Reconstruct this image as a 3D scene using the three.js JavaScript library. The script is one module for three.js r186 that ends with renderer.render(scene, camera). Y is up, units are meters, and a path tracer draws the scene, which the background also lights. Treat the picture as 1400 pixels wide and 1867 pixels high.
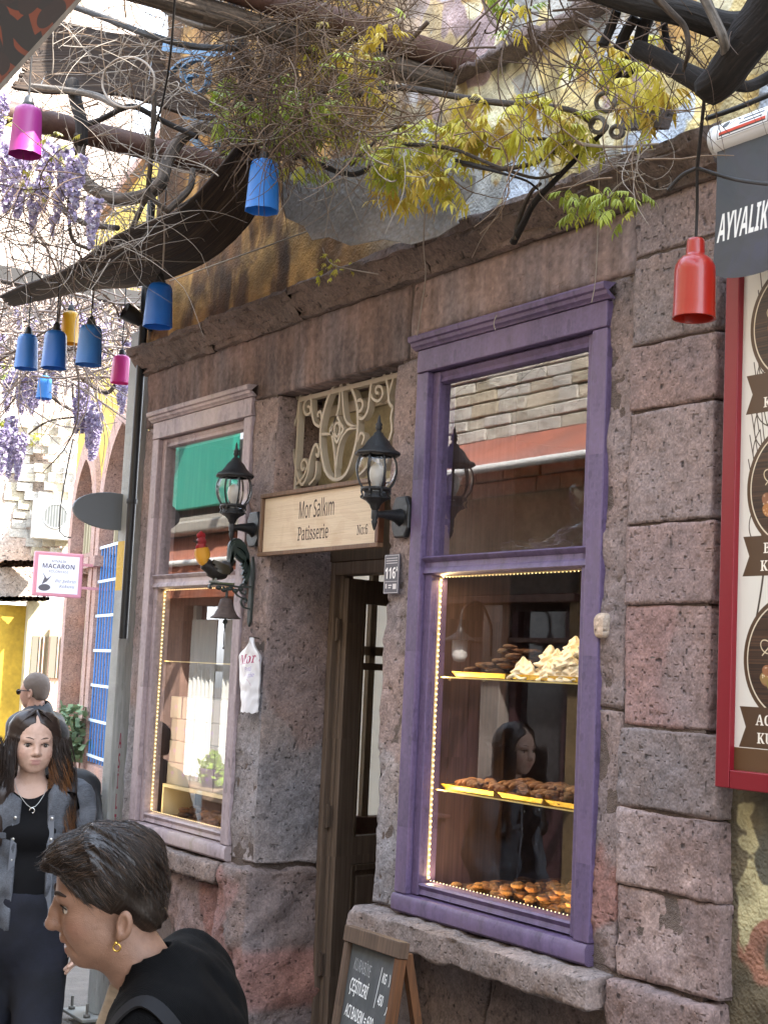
import * as THREE from 'three';
import { mergeGeometries, mergeVertices, toCreasedNormals } from 'three/addons/utils/BufferGeometryUtils.js';
import { RoundedBoxGeometry } from 'three/addons/geometries/RoundedBoxGeometry.js';
import { RectAreaLightUniformsLib } from 'three/addons/lights/RectAreaLightUniformsLib.js';
RectAreaLightUniformsLib.init();

// ---------------------------------------------------------------- camera, sky, sun, exposure
const scene = new THREE.Scene();
const V = (x, y, z) => new THREE.Vector3(x, y, z);
const EYE = V(0, 1.8, 3.03);                 // a tall photographer across a narrow street, 3 m from the shop front (z = 0)
const FOCAL = 2700, CX = 700, CY = 933.5;    // in pixels of the 1400 x 1867 photograph
// the street's horizontal vanishing point and the lean of the verticals give the turn of the camera
const dirX = V((-1065 - CX) / FOCAL, -(1140 - CY) / FOCAL, -1).normalize();
const upC = V(0.047, 1, -(dirX.x * 0.047 + dirX.y) / dirX.z).normalize();
const axX = dirX.clone().negate(), axY = upC, axZ = axX.clone().cross(axY);
const camera = new THREE.PerspectiveCamera(2 * Math.atan(933.5 / FOCAL) * 180 / Math.PI, 1400 / 1867, 0.05, 400);
{
  const m = new THREE.Matrix4().set(axX.x, axX.y, axX.z, 0, axY.x, axY.y, axY.z, 0, axZ.x, axZ.y, axZ.z, 0, 0, 0, 0, 1);
  camera.quaternion.setFromRotationMatrix(m); camera.position.copy(EYE);
}
scene.add(camera);
const renderer = new THREE.WebGLRenderer({ antialias: true });
renderer.toneMapping = THREE.LinearToneMapping;
renderer.toneMappingExposure = 5.5;
renderer.shadowMap.enabled = true;
const SUN = V(0.80, 1.0, -0.50).normalize();
const sun = new THREE.DirectionalLight(new THREE.Color(1, 0.94, 0.86), 5.0);
sun.position.copy(SUN).multiplyScalar(40).add(V(-8, 0, 0)); sun.target.position.set(-8, 0, 0);
sun.castShadow = true; sun.shadow.mapSize.set(2048, 2048);
Object.assign(sun.shadow.camera, { left: -20, right: 20, top: 20, bottom: -20, near: 1, far: 90 });
scene.add(sun, sun.target);
{ // clear spring sky with a little milky haze, one smooth dome
  const w = 256, h = 128, d = new Float32Array(w * h * 4);
  for (let j = 0; j < h; j++) for (let i = 0; i < w; i++) {
    const el = ((j + 0.5) / h - 0.5) * Math.PI, az = ((i + 0.5) / w - 0.5) * 2 * Math.PI;
    const s = Math.max(0, Math.sin(el)), t = Math.pow(1 - s, 2.2);
    const cs = Math.cos(el) * Math.cos(az) * SUN.x + Math.sin(el) * SUN.y + Math.cos(el) * Math.sin(az) * SUN.z;
    const glow = 0.45 * Math.pow(Math.max(0, cs), 6);
    const k = (j * w + i) * 4, g = el < 0 ? 0.25 : 1;
    d[k] = g * (0.62 + 0.42 * t + glow); d[k + 1] = g * (0.76 + 0.32 * t + glow * 0.97); d[k + 2] = g * (1.0 + 0.12 * t + glow * 0.9); d[k + 3] = 1;
  }
  const sky = new THREE.DataTexture(d, w, h, THREE.RGBAFormat, THREE.FloatType);
  sky.mapping = THREE.EquirectangularReflectionMapping; sky.magFilter = sky.minFilter = THREE.LinearFilter; sky.needsUpdate = true;
  scene.background = sky; scene.environment = sky;
  scene.backgroundIntensity = 1.0; scene.environmentIntensity = 1.0;
}

// ---------------------------------------------------------------- helpers
function rayAt(x, y) { // world direction through a pixel of the photograph, depth 1
  const c = V((x - CX) / FOCAL, -(y - CY) / FOCAL, -1);
  return V(axX.dot(c), axY.dot(c), axZ.dot(c));
}
const onZ = (x, y, z = 0) => { const r = rayAt(x, y); return EYE.clone().addScaledVector(r, (z - EYE.z) / r.z); };
const onX = (x, y, X) => { const r = rayAt(x, y); return EYE.clone().addScaledVector(r, (X - EYE.x) / r.x); };
const onY = (x, y, Y = 0) => { const r = rayAt(x, y); return EYE.clone().addScaledVector(r, (Y - EYE.y) / r.y); };
const atD = (x, y, d) => EYE.clone().addScaledVector(rayAt(x, y), d);
const mirrored = (x, y, W) => { const p = onZ(x, y, -0.03), r = rayAt(x, y); r.z *= -1; return p.addScaledVector(r, (W - p.z) / r.z); }; // where a window's reflection meets the far side of the street
function rngOf(seed) { let a = seed >>> 0; return () => { a = (a + 0x6D2B79F5) >>> 0; let t = a; t = Math.imul(t ^ (t >>> 15), t | 1); t ^= t + Math.imul(t ^ (t >>> 7), t | 61); return ((t ^ (t >>> 14)) >>> 0) / 4294967296; }; }
let R = rngOf(7);
const rr = (a, b) => a + (b - a) * R();
const clamp = (x, a = 0, b = 1) => Math.min(b, Math.max(a, x));
const mix = (a, b, t) => a + (b - a) * t;
const sstep = (a, b, x) => { const t = clamp((x - a) / (b - a)); return t * t * (3 - 2 * t); };
// lattice noise, 3D and tileable 2D
function h3(x, y, z) { let h = (Math.imul(x | 0, 0x9E3779B1) + 0x7F4A7C15) | 0; h ^= h >>> 15; h = Math.imul(h + (y | 0), 0x85EBCA77); h ^= h >>> 13; h = Math.imul(h + (z | 0), 0xC2B2AE3D); h ^= h >>> 16; h = Math.imul(h, 0x27D4EB2F); return ((h ^ (h >>> 15)) >>> 0) / 4294967296; }
function noise3(x, y, z) {
  const X = Math.floor(x), Y = Math.floor(y), Z = Math.floor(z); let u = x - X, v = y - Y, w = z - Z;
  u = u * u * (3 - 2 * u); v = v * v * (3 - 2 * v); w = w * w * (3 - 2 * w);
  const l = (a, b, t) => a + (b - a) * t;
  return l(l(l(h3(X, Y, Z), h3(X + 1, Y, Z), u), l(h3(X, Y + 1, Z), h3(X + 1, Y + 1, Z), u), v), l(l(h3(X, Y, Z + 1), h3(X + 1, Y, Z + 1), u), l(h3(X, Y + 1, Z + 1), h3(X + 1, Y + 1, Z + 1), u), v), w) * 2 - 1;
}
const fbm3 = (x, y, z, o = 4) => { let s = 0, a = 0.5, f = 1; for (let i = 0; i < o; i++) { s += a * noise3(x * f + i * 17.3, y * f - i * 9.1, z * f + i * 3.7); a *= 0.5; f *= 2.03; } return s; };
function tnoise(x, y, p, s = 0) { // tileable over p cells
  const X = Math.floor(x), Y = Math.floor(y); let u = x - X, v = y - Y; u = u * u * (3 - 2 * u); v = v * v * (3 - 2 * v);
  const m = (k) => ((k % p) + p) % p, a = h3(m(X), m(Y), s), b = h3(m(X + 1), m(Y), s), c = h3(m(X), m(Y + 1), s), d = h3(m(X + 1), m(Y + 1), s);
  return (a + (b - a) * u) + ((c + (d - c) * u) - (a + (b - a) * u)) * v;
}
const tfbm = (u, v, p, o, s = 0) => { let t = 0, a = 0.5, n = 0; for (let i = 0; i < o; i++) { t += a * tnoise(u * p, v * p, p, s + i * 7); n += a; a *= 0.5; p *= 2; } return t / n; };
function dataTex(w, h, fn, { srgb = false, repeat = true } = {}) { // fn(u, v) -> [r, g, b] 0..1
  const d = new Uint8Array(w * h * 4);
  for (let j = 0; j < h; j++) for (let i = 0; i < w; i++) { const c = fn(i / w, j / h), k = (j * w + i) * 4; d[k] = clamp(c[0]) * 255; d[k + 1] = clamp(c[1]) * 255; d[k + 2] = clamp(c[2]) * 255; d[k + 3] = 255; }
  const t = new THREE.DataTexture(d, w, h, THREE.RGBAFormat); t.magFilter = THREE.LinearFilter; t.minFilter = THREE.LinearMipmapLinearFilter; t.generateMipmaps = true;
  if (srgb) t.colorSpace = THREE.SRGBColorSpace;
  if (repeat) t.wrapS = t.wrapT = THREE.RepeatWrapping;
  t.needsUpdate = true; return t;
}
function canvasTex(w, h, draw) {
  const c = document.createElement('canvas'); c.width = w; c.height = h; const g = c.getContext('2d'); draw(g, w, h);
  const t = new THREE.CanvasTexture(c); t.colorSpace = THREE.SRGBColorSpace; t.anisotropy = 4; return t;
}
const rep = (t, x, y = x) => { const c = t.clone(); c.repeat.set(x, y); c.wrapS = c.wrapT = THREE.RepeatWrapping; c.needsUpdate = true; return c; };
const std = (o) => new THREE.MeshStandardMaterial({ roughness: 0.8, metalness: 0, side: THREE.DoubleSide, ...o });
const phys = (o) => new THREE.MeshPhysicalMaterial({ roughness: 0.6, metalness: 0, side: THREE.DoubleSide, ...o });
const C = (hex) => new THREE.Color(hex);

// objects: a thing is a Group at its base; geometry is given in world metres and re-based onto it
const taken = new Map(), rootPos = new WeakMap();
function numbered(n) { const k = taken.get(n) || 0; taken.set(n, k + 1); return k ? `${n}_${String(k).padStart(3, '0')}` : n; }
function tag(o, label, category, group, kind) { o.userData.label = label; if (category) o.userData.category = category; if (group) o.userData.group = group; if (kind) o.userData.kind = kind; return o; }
function thing(name, label, category, base = V(0, 0, 0), group, kind) {
  const g = new THREE.Group(); g.name = numbered(name); g.position.copy(base); scene.add(g); rootPos.set(g, base.clone());
  return tag(g, label, category, group, kind);
}
function part(name, geo, mat, parent) { // geometry in world coordinates
  const gs = Array.isArray(geo) ? merge(geo) : geo, p = rootPos.get(parent) || V(0, 0, 0);
  gs.translate(-p.x, -p.y, -p.z);
  const m = new THREE.Mesh(gs, mat); m.name = name; m.castShadow = m.receiveShadow = true; parent.add(m); rootPos.set(m, p);
  return m;
}
function single(name, label, category, geo, mat, base, group, kind) { // a thing that is one mesh
  const gs = Array.isArray(geo) ? merge(geo) : geo; gs.translate(-base.x, -base.y, -base.z);
  const m = new THREE.Mesh(gs, mat); m.name = numbered(name); m.position.copy(base); m.castShadow = m.receiveShadow = true; scene.add(m); rootPos.set(m, base.clone());
  return tag(m, label, category, group, kind);
}
function copyOf(root, pos, label, { turn, group } = {}) { const c = root.clone(); c.name = numbered(root.name.replace(/_\d{3}$/, '')); c.position.copy(pos); if (turn !== undefined) c.rotation.y = turn; scene.add(c); c.userData = { ...root.userData }; if (label) c.userData.label = label; if (group) c.userData.group = group; return c; }
function merge(list) {
  const flat = list.map((g) => { const k = g.index ? g.toNonIndexed() : g; for (const n of Object.keys(k.attributes)) if (!['position', 'normal', 'uv', 'color'].includes(n)) k.deleteAttribute(n); if (!k.attributes.uv) k.setAttribute('uv', new THREE.BufferAttribute(new Float32Array(k.attributes.position.count * 2), 2)); return k; });
  if (flat.some((g) => g.attributes.color)) for (const g of flat) if (!g.attributes.color) g.setAttribute('color', new THREE.BufferAttribute(new Float32Array(g.attributes.position.count * 3).fill(1), 3));
  return flat.length === 1 ? flat[0] : mergeGeometries(flat);
}
function boxUV(g, s = 1, off = 0) { // uv in metres from the dominant axis of each face
  const k = g.index ? g.toNonIndexed() : g, p = k.attributes.position, n = k.attributes.normal, uv = new Float32Array(p.count * 2);
  for (let i = 0; i < p.count; i++) {
    const t = i - (i % 3); let ax = 0, ay = 0, az = 0; for (let q = 0; q < 3; q++) { ax += Math.abs(n.getX(t + q)); ay += Math.abs(n.getY(t + q)); az += Math.abs(n.getZ(t + q)); }
    const x = p.getX(i), y = p.getY(i), z = p.getZ(i);
    const [a, b] = az >= ax && az >= ay ? [x, y] : ax >= ay ? [z, y] : [x, z];
    uv[2 * i] = a * s + off; uv[2 * i + 1] = b * s + off * 0.37;
  }
  k.setAttribute('uv', new THREE.BufferAttribute(uv, 2)); return k;
}
const box = (x0, x1, y0, y1, z0, z1, r = 0) => { const w = Math.abs(x1 - x0), h = Math.abs(y1 - y0), d = Math.abs(z1 - z0); const g = r ? new RoundedBoxGeometry(w, h, d, 2, Math.min(r, w / 2.1, h / 2.1, d / 2.1)) : new THREE.BoxGeometry(w, h, d); g.translate((x0 + x1) / 2, (y0 + y1) / 2, (z0 + z1) / 2); return boxUV(g); };
class PathCurve extends THREE.CatmullRomCurve3 { constructor(p) { super(p, false, 'centripetal'); } }
function tube(pts, r, { rad = 6, seg, taper, rough = 0, seed = 0, cap = true } = {}) { // tapered, knobbly tube; r a number or fn(t)
  const curve = new PathCurve(pts), n = seg || Math.max(2, (pts.length - 1) * 4), fr = curve.computeFrenetFrames(n, false);
  const pos = [], nor = [], uv = [], idx = []; let L = 0, prev = null;
  for (let i = 0; i <= n; i++) {
    const t = i / n, c = curve.getPointAt(t); if (prev) L += c.distanceTo(prev); prev = c;
    let q = typeof r === 'function' ? r(t) : r; if (taper !== undefined) q *= 1 - (1 - taper) * t;
    for (let j = 0; j <= rad; j++) {
      const a = j / rad * Math.PI * 2, d = fr.normals[i].clone().multiplyScalar(Math.cos(a)).addScaledVector(fr.binormals[i], Math.sin(a));
      const k = rough ? q * (1 + rough * (fbm3(Math.cos(a) * 1.3 + seed, Math.sin(a) * 1.3, L * 9, 3) * 1.6)) : q;
      pos.push(c.x + d.x * k, c.y + d.y * k, c.z + d.z * k); nor.push(d.x, d.y, d.z); uv.push(j / rad * 2 * Math.PI * q, L);
    }
  }
  for (let i = 0; i < n; i++) for (let j = 0; j < rad; j++) { const a = i * (rad + 1) + j, b = a + rad + 1; idx.push(a, a + 1, b, b, a + 1, b + 1); }
  if (cap) for (const [i, s] of [[0, -1], [n, 1]]) { const c = curve.getPointAt(i / n), tg = fr.tangents[i], k = pos.length / 3; pos.push(c.x, c.y, c.z); nor.push(tg.x * s, tg.y * s, tg.z * s); uv.push(0, 0); const b = i * (rad + 1); for (let j = 0; j < rad; j++) s < 0 ? idx.push(k, b + j + 1, b + j) : idx.push(k, b + j, b + j + 1); }
  const g = new THREE.BufferGeometry(); g.setAttribute('position', new THREE.Float32BufferAttribute(pos, 3)); g.setAttribute('normal', new THREE.Float32BufferAttribute(nor, 3)); g.setAttribute('uv', new THREE.Float32BufferAttribute(uv, 2)); g.setIndex(idx);
  if (rough) g.computeVertexNormals();
  return g;
}
const rod = (a, b, r, rad = 8) => tube([a, b], r, { rad, seg: 1 });
const lathe = (prof, seg = 24, at) => { const g = new THREE.LatheGeometry(prof.map(([r, y]) => new THREE.Vector2(r, y)), seg); if (at) g.translate(at.x, at.y, at.z); return g; };
function bar(a, b, w, t, up = V(0, 0, 1)) { // flat bar from a to b, w wide across, t thick along up
  const d = b.clone().sub(a), L = d.length(), g = new THREE.BoxGeometry(L, w, t), x = d.normalize(), z = up.clone().addScaledVector(x, -up.dot(x)).normalize(), y = z.clone().cross(x);
  g.applyMatrix4(new THREE.Matrix4().makeBasis(x, y, z).setPosition(a.clone().add(b).multiplyScalar(0.5))); return boxUV(g);
}
function ribbon(pts, w, t, wDir, closed = false, seg) { // flat iron strip bent along a curve: w along wDir, t across
  const c = new THREE.CatmullRomCurve3(pts, closed, 'centripetal'), n = seg || pts.length * 6, pos = [], idx = [];
  for (let i = 0; i <= n; i++) { const p = c.getPointAt(i / n), tg = c.getTangentAt(i / n), nn = tg.clone().cross(wDir).normalize(); for (const [s, q] of [[-1, -1], [1, -1], [1, 1], [-1, 1]]) { const v = p.clone().addScaledVector(wDir, s * w / 2).addScaledVector(nn, q * t / 2); pos.push(v.x, v.y, v.z); } }
  for (let i = 0; i < n; i++) for (let j = 0; j < 4; j++) { const a = i * 4 + j, b = i * 4 + (j + 1) % 4; idx.push(a, b, a + 4, b, b + 4, a + 4); }
  idx.push(0, 2, 1, 0, 3, 2, n * 4, n * 4 + 1, n * 4 + 2, n * 4, n * 4 + 2, n * 4 + 3);
  let g = new THREE.BufferGeometry(); g.setAttribute('position', new THREE.Float32BufferAttribute(pos, 3)); g.setIndex(idx); g = toCreasedNormals(g, 0.7); return g;
}
function extr(shape, depth, bevel = 0) { const g = new THREE.ExtrudeGeometry(shape, { depth, bevelEnabled: bevel > 0, bevelSize: bevel, bevelThickness: bevel, bevelSegments: 2, curveSegments: 16 }); return g; }
const shapeOf = (pts) => new THREE.Shape(pts.map(([x, y]) => new THREE.Vector2(x, y)));
const planeUV01 = (g, x0, x1, y0, y1) => { const p = g.attributes.position, uv = g.attributes.uv; for (let i = 0; i < p.count; i++) uv.setXY(i, (p.getX(i) - x0) / (x1 - x0), (p.getY(i) - y0) / (y1 - y0)); return g; };
function extrudeX(prof, x0, x1, n = 1, jitter = 0, seed = 0) { // profile of [y, z] swept along x, with weathering
  const pos = [], idx = [], m = prof.length, uv = []; let acc = 0; const vs = prof.map((p, i) => (acc += i ? Math.hypot(p[0] - prof[i - 1][0], p[1] - prof[i - 1][1]) : 0));
  for (let i = 0; i <= n; i++) { const x = mix(x0, x1, i / n); for (let k = 0; k < m; k++) { const [y, z] = prof[k]; const e = jitter ? jitter * (k === 0 || k === m - 1 ? 0.3 : 1) : 0; pos.push(x + (i > 0 && i < n ? e * 0.4 * noise3(x * 11, k * 3.1, seed) : 0), y + e * fbm3(x * 9, k * 2.3, seed + 4, 3) * 1.4, z + e * fbm3(x * 8, k * 1.7, seed + 9, 3) * 2 ); uv.push(x, vs[k]); } }
  for (let i = 0; i < n; i++) for (let k = 0; k < m - 1; k++) { const a = i * m + k, b = a + m; idx.push(a, b, a + 1, b, b + 1, a + 1); }
  for (const [i, s] of [[0, 1], [n, -1]]) { const c = pos.length / 3, b = i * m; let sy = 0, sz = 0; for (let k = 0; k < m; k++) { sy += pos[3 * (b + k) + 1]; sz += pos[3 * (b + k) + 2]; } pos.push(mix(x0, x1, i / n), sy / m, sz / m); uv.push(0, 0); for (let k = 0; k < m - 1; k++) s > 0 ? idx.push(c, b + k, b + k + 1) : idx.push(c, b + k + 1, b + k); }
  let g = new THREE.BufferGeometry(); g.setAttribute('position', new THREE.Float32BufferAttribute(pos, 3)); g.setAttribute('uv', new THREE.Float32BufferAttribute(uv, 2)); g.setIndex(idx); return toCreasedNormals(g, 0.6);
}
// ---------------------------------------------------------------- surface textures
const stoneMap = dataTex(1024, 1024, (u, v) => { // pitted pink-grey volcanic tuff
  const a = tfbm(u, v, 4, 4, 1), b = tfbm(u, v, 48, 3, 2), c = tnoise(u * 170, v * 170, 170, 3), e = tnoise(u * 300, v * 300, 300, 9), h = tfbm(u, v, 3, 3, 31), p = tnoise(u * 90, v * 90, 90, 44);
  let k = 0.71 + 0.24 * (a - 0.5) + 0.20 * (b - 0.5) + 0.13 * (c - 0.5) + 0.10 * (e - 0.5);
  if (p > 0.87) k -= (p - 0.87) * 2.0; const pp = tfbm(u, v, 52, 2, 91); if (pp > 0.77) k -= (pp - 0.77) * 1.7; if (c > 0.93) k += (c - 0.93) * 1.6;
  const w = (h - 0.5) * 0.14;
  return [k * (1.02 + w), k * (0.96 - w * 0.1), k * (0.94 - w)];
}, { srgb: true });
const stoneBump = dataTex(1024, 1024, (u, v) => {
  const b = tfbm(u, v, 40, 4, 2), c = tnoise(u * 170, v * 170, 170, 3), p = tnoise(u * 90, v * 90, 90, 44);
  let k = 0.35 + 0.5 * b + 0.18 * c; if (p > 0.83) k -= (p - 0.83) * 3.4; const pp = tfbm(u, v, 52, 2, 91); if (pp > 0.76) k -= (pp - 0.76) * 4.0; return [k, k, k];
});
const streakMap = dataTex(1024, 1024, (u, v) => { // the same stone run with rain streaks
  const a = tfbm(u, v, 4, 4, 11), s = tfbm(u, v * 0.125, 32, 4, 5), b = tfbm(u, v, 64, 3, 12), h = tfbm(u, v * 0.25, 8, 3, 41);
  const k = 0.64 + 0.30 * (a - 0.5) + 0.27 * (s - 0.5) + 0.22 * (b - 0.5), w = (h - 0.5) * 0.14;
  return [k * (1.04 + w), k * (0.95 - 0.05 * w), k * (0.92 - w)];
}, { srgb: true });
const fineBump = dataTex(512, 512, (u, v) => { const k = 0.6 * tfbm(u, v, 12, 4, 3) + 0.4 * tfbm(u, v, 90, 2, 4); return [k, k, k]; });
const blotch = dataTex(512, 512, (u, v) => { const k = 0.78 + 0.30 * (tfbm(u, v, 4, 5, 8) - 0.5) + 0.16 * (tfbm(u, v, 48, 3, 6) - 0.5); return [k, k, k]; }, { srgb: true });
const woodMap = dataTex(512, 512, (u, v) => { const g = tfbm(u, v * 0.0625, 32, 4, 5), s = tnoise(u * 96, v * 2, 96, 8), k = 0.72 + 0.28 * (g - 0.5) + 0.12 * (s - 0.5) + 0.10 * (tfbm(u, v, 4, 3, 61) - 0.5); return [k, k, k]; }, { srgb: true });
const paintMap = dataTex(512, 512, (u, v) => { // brushed, sun-bleached paint
  const g = tfbm(u, v * 0.125, 24, 3, 15), f = sstep(0.45, 0.72, tfbm(u, v * 0.5, 4, 5, 25)), n = tfbm(u, v, 64, 2, 35), ch = sstep(0.70, 0.73, tfbm(u, v * 0.5, 20, 4, 55)), k = (0.82 + 0.20 * (g - 0.5) + 0.14 * (n - 0.5)) * (1 - 0.13 * ch);
  return [mix(k, 0.99, f * 0.45), mix(k, 0.97, f * 0.5), mix(k, 0.95, f * 0.3)];
}, { srgb: true });
const barkMap = dataTex(256, 256, (u, v) => { const g = tfbm(u, v * 0.125, 16, 4, 5), k = 0.62 + 0.7 * (g - 0.5) + 0.2 * (tfbm(u, v, 32, 2, 6) - 0.5); return [k, k, k]; }, { srgb: true });
const stoneMats = new Map();
function stoneMat(r, g, b, streak = false) { const m = (r + g + b) / 3; [r, g, b] = [r, g, b].map((v) => mix(v, m, 0.3));
  const key = [r, g, b, streak].join(); if (!stoneMats.has(key)) stoneMats.set(key, std({ map: streak ? streakMap : stoneMap, bumpMap: stoneBump, bumpScale: streak ? 0.005 : 0.008, color: new THREE.Color(r, g, b), vertexColors: true, roughness: 0.93 }));
  return stoneMats.get(key);
}
function stone(x0, x1, y0, y1, z0, z1, { round = 0.006, rough = 0.0045, cell = 0.02, seed = 1, color, chip = 0, bulge = 0 } = {}) {
  const w = x1 - x0, h = y1 - y0, d = z1 - z0, q = (s) => Math.max(1, Math.round(s / cell));
  let g = new THREE.BoxGeometry(w, h, d, q(w), q(h), Math.max(2, Math.min(14, q(d)))); g.deleteAttribute('uv'); g.deleteAttribute('normal'); g = mergeVertices(g, 1e-4);
  const p = g.attributes.position, col = [], cx = (x0 + x1) / 2, cy = (y0 + y1) / 2, cz = (z0 + z1) / 2, v = V(), n = V();
  for (let i = 0; i < p.count; i++) {
    v.fromBufferAttribute(p, i); const wx = v.x + cx, wy = v.y + cy, wz = v.z + cz;
    let r = round * (1 + 0.9 * fbm3(wx * 14 + seed, wy * 14, wz * 14, 3)); if (chip) r += chip * Math.max(0, fbm3(wx * 7, wy * 7 + seed, wz * 7, 2) - 0.05) * 2;
    r = Math.min(r, w * 0.45, h * 0.45, d * 0.45);
    const ix = clamp(v.x, -w / 2 + r, w / 2 - r), iy = clamp(v.y, -h / 2 + r, h / 2 - r), iz = clamp(v.z, -d / 2 + r, d / 2 - r);
    n.set(v.x - ix, v.y - iy, v.z - iz).normalize();
    let a = rough * (fbm3(wx * 9 + seed * 3, wy * 9, wz * 9, 4) * 2.2 - 0.3); const pit = fbm3(wx * 34, wy * 34 + seed, wz * 34, 2); if (pit < -0.26) a += (pit + 0.26) * rough * 5;
    if (bulge) a += bulge * (1 - Math.pow(Math.abs(2 * (wx - cx) / w), 2.4)) * (1 - Math.pow(Math.abs(2 * (wy - cy) / h), 2.4));
    v.set(ix, iy, iz).addScaledVector(n, r + a).add(V(cx, cy, cz)); p.setXYZ(i, v.x, v.y, v.z);
    const c = color ? color(wx, wy, wz) : null; const t = 1 + 0.22 * fbm3(wx * 2.3 + seed, wy * 2.3, 7, 3); col.push(...(c ? [c[0] * t, c[1] * t, c[2] * t] : [t, t, t]));
  }
  g.setAttribute('color', new THREE.Float32BufferAttribute(col, 3)); g.computeVertexNormals(); return boxUV(g, 1, seed * 0.173);
}

// ---------------------------------------------------------------- the setting: street
const groundMat = std({ map: rep(blotch, 0.35), bumpMap: rep(fineBump, 2), bumpScale: 0.01, color: C('#8d857c'), roughness: 0.95 });
{
  const g = new THREE.PlaneGeometry(160, 160, 1, 1); g.rotateX(-Math.PI / 2); g.translate(-20, -0.03, 0);
  const uv = g.attributes.uv; for (let i = 0; i < uv.count; i++) uv.setXY(i, uv.getX(i) * 160, uv.getY(i) * 160);
  const s = single('street_ground', 'grey beige stone street surface', 'ground', g, groundMat, V(0, 0, 0), null, 'structure');
  // worn paving stones near the shop, each its own slab
  R = rngOf(21); const pm = ['#938b82', '#857d75', '#a09890', '#7c756f'].map((c) => std({ map: rep(blotch, 1.3), bumpMap: rep(fineBump, 3), bumpScale: 0.012, color: C(c), roughness: 0.9 }));
  for (let i = 0, x = -11; x < -2.2; i++) { const w = rr(0.38, 0.62); for (let z = 0.14; z < 3.6;) { const d = rr(0.3, 0.5); const b = new RoundedBoxGeometry(w - 0.015, 0.06, d - 0.015, 2, 0.012); b.rotateZ(rr(-0.01, 0.01)); b.translate(x + w / 2, -0.03 + rr(-0.006, 0.004), z + d / 2); part('paving_stone', boxUV(b), pm[Math.floor(R() * 4)], s); z += d; } x += w; }
}

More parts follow.
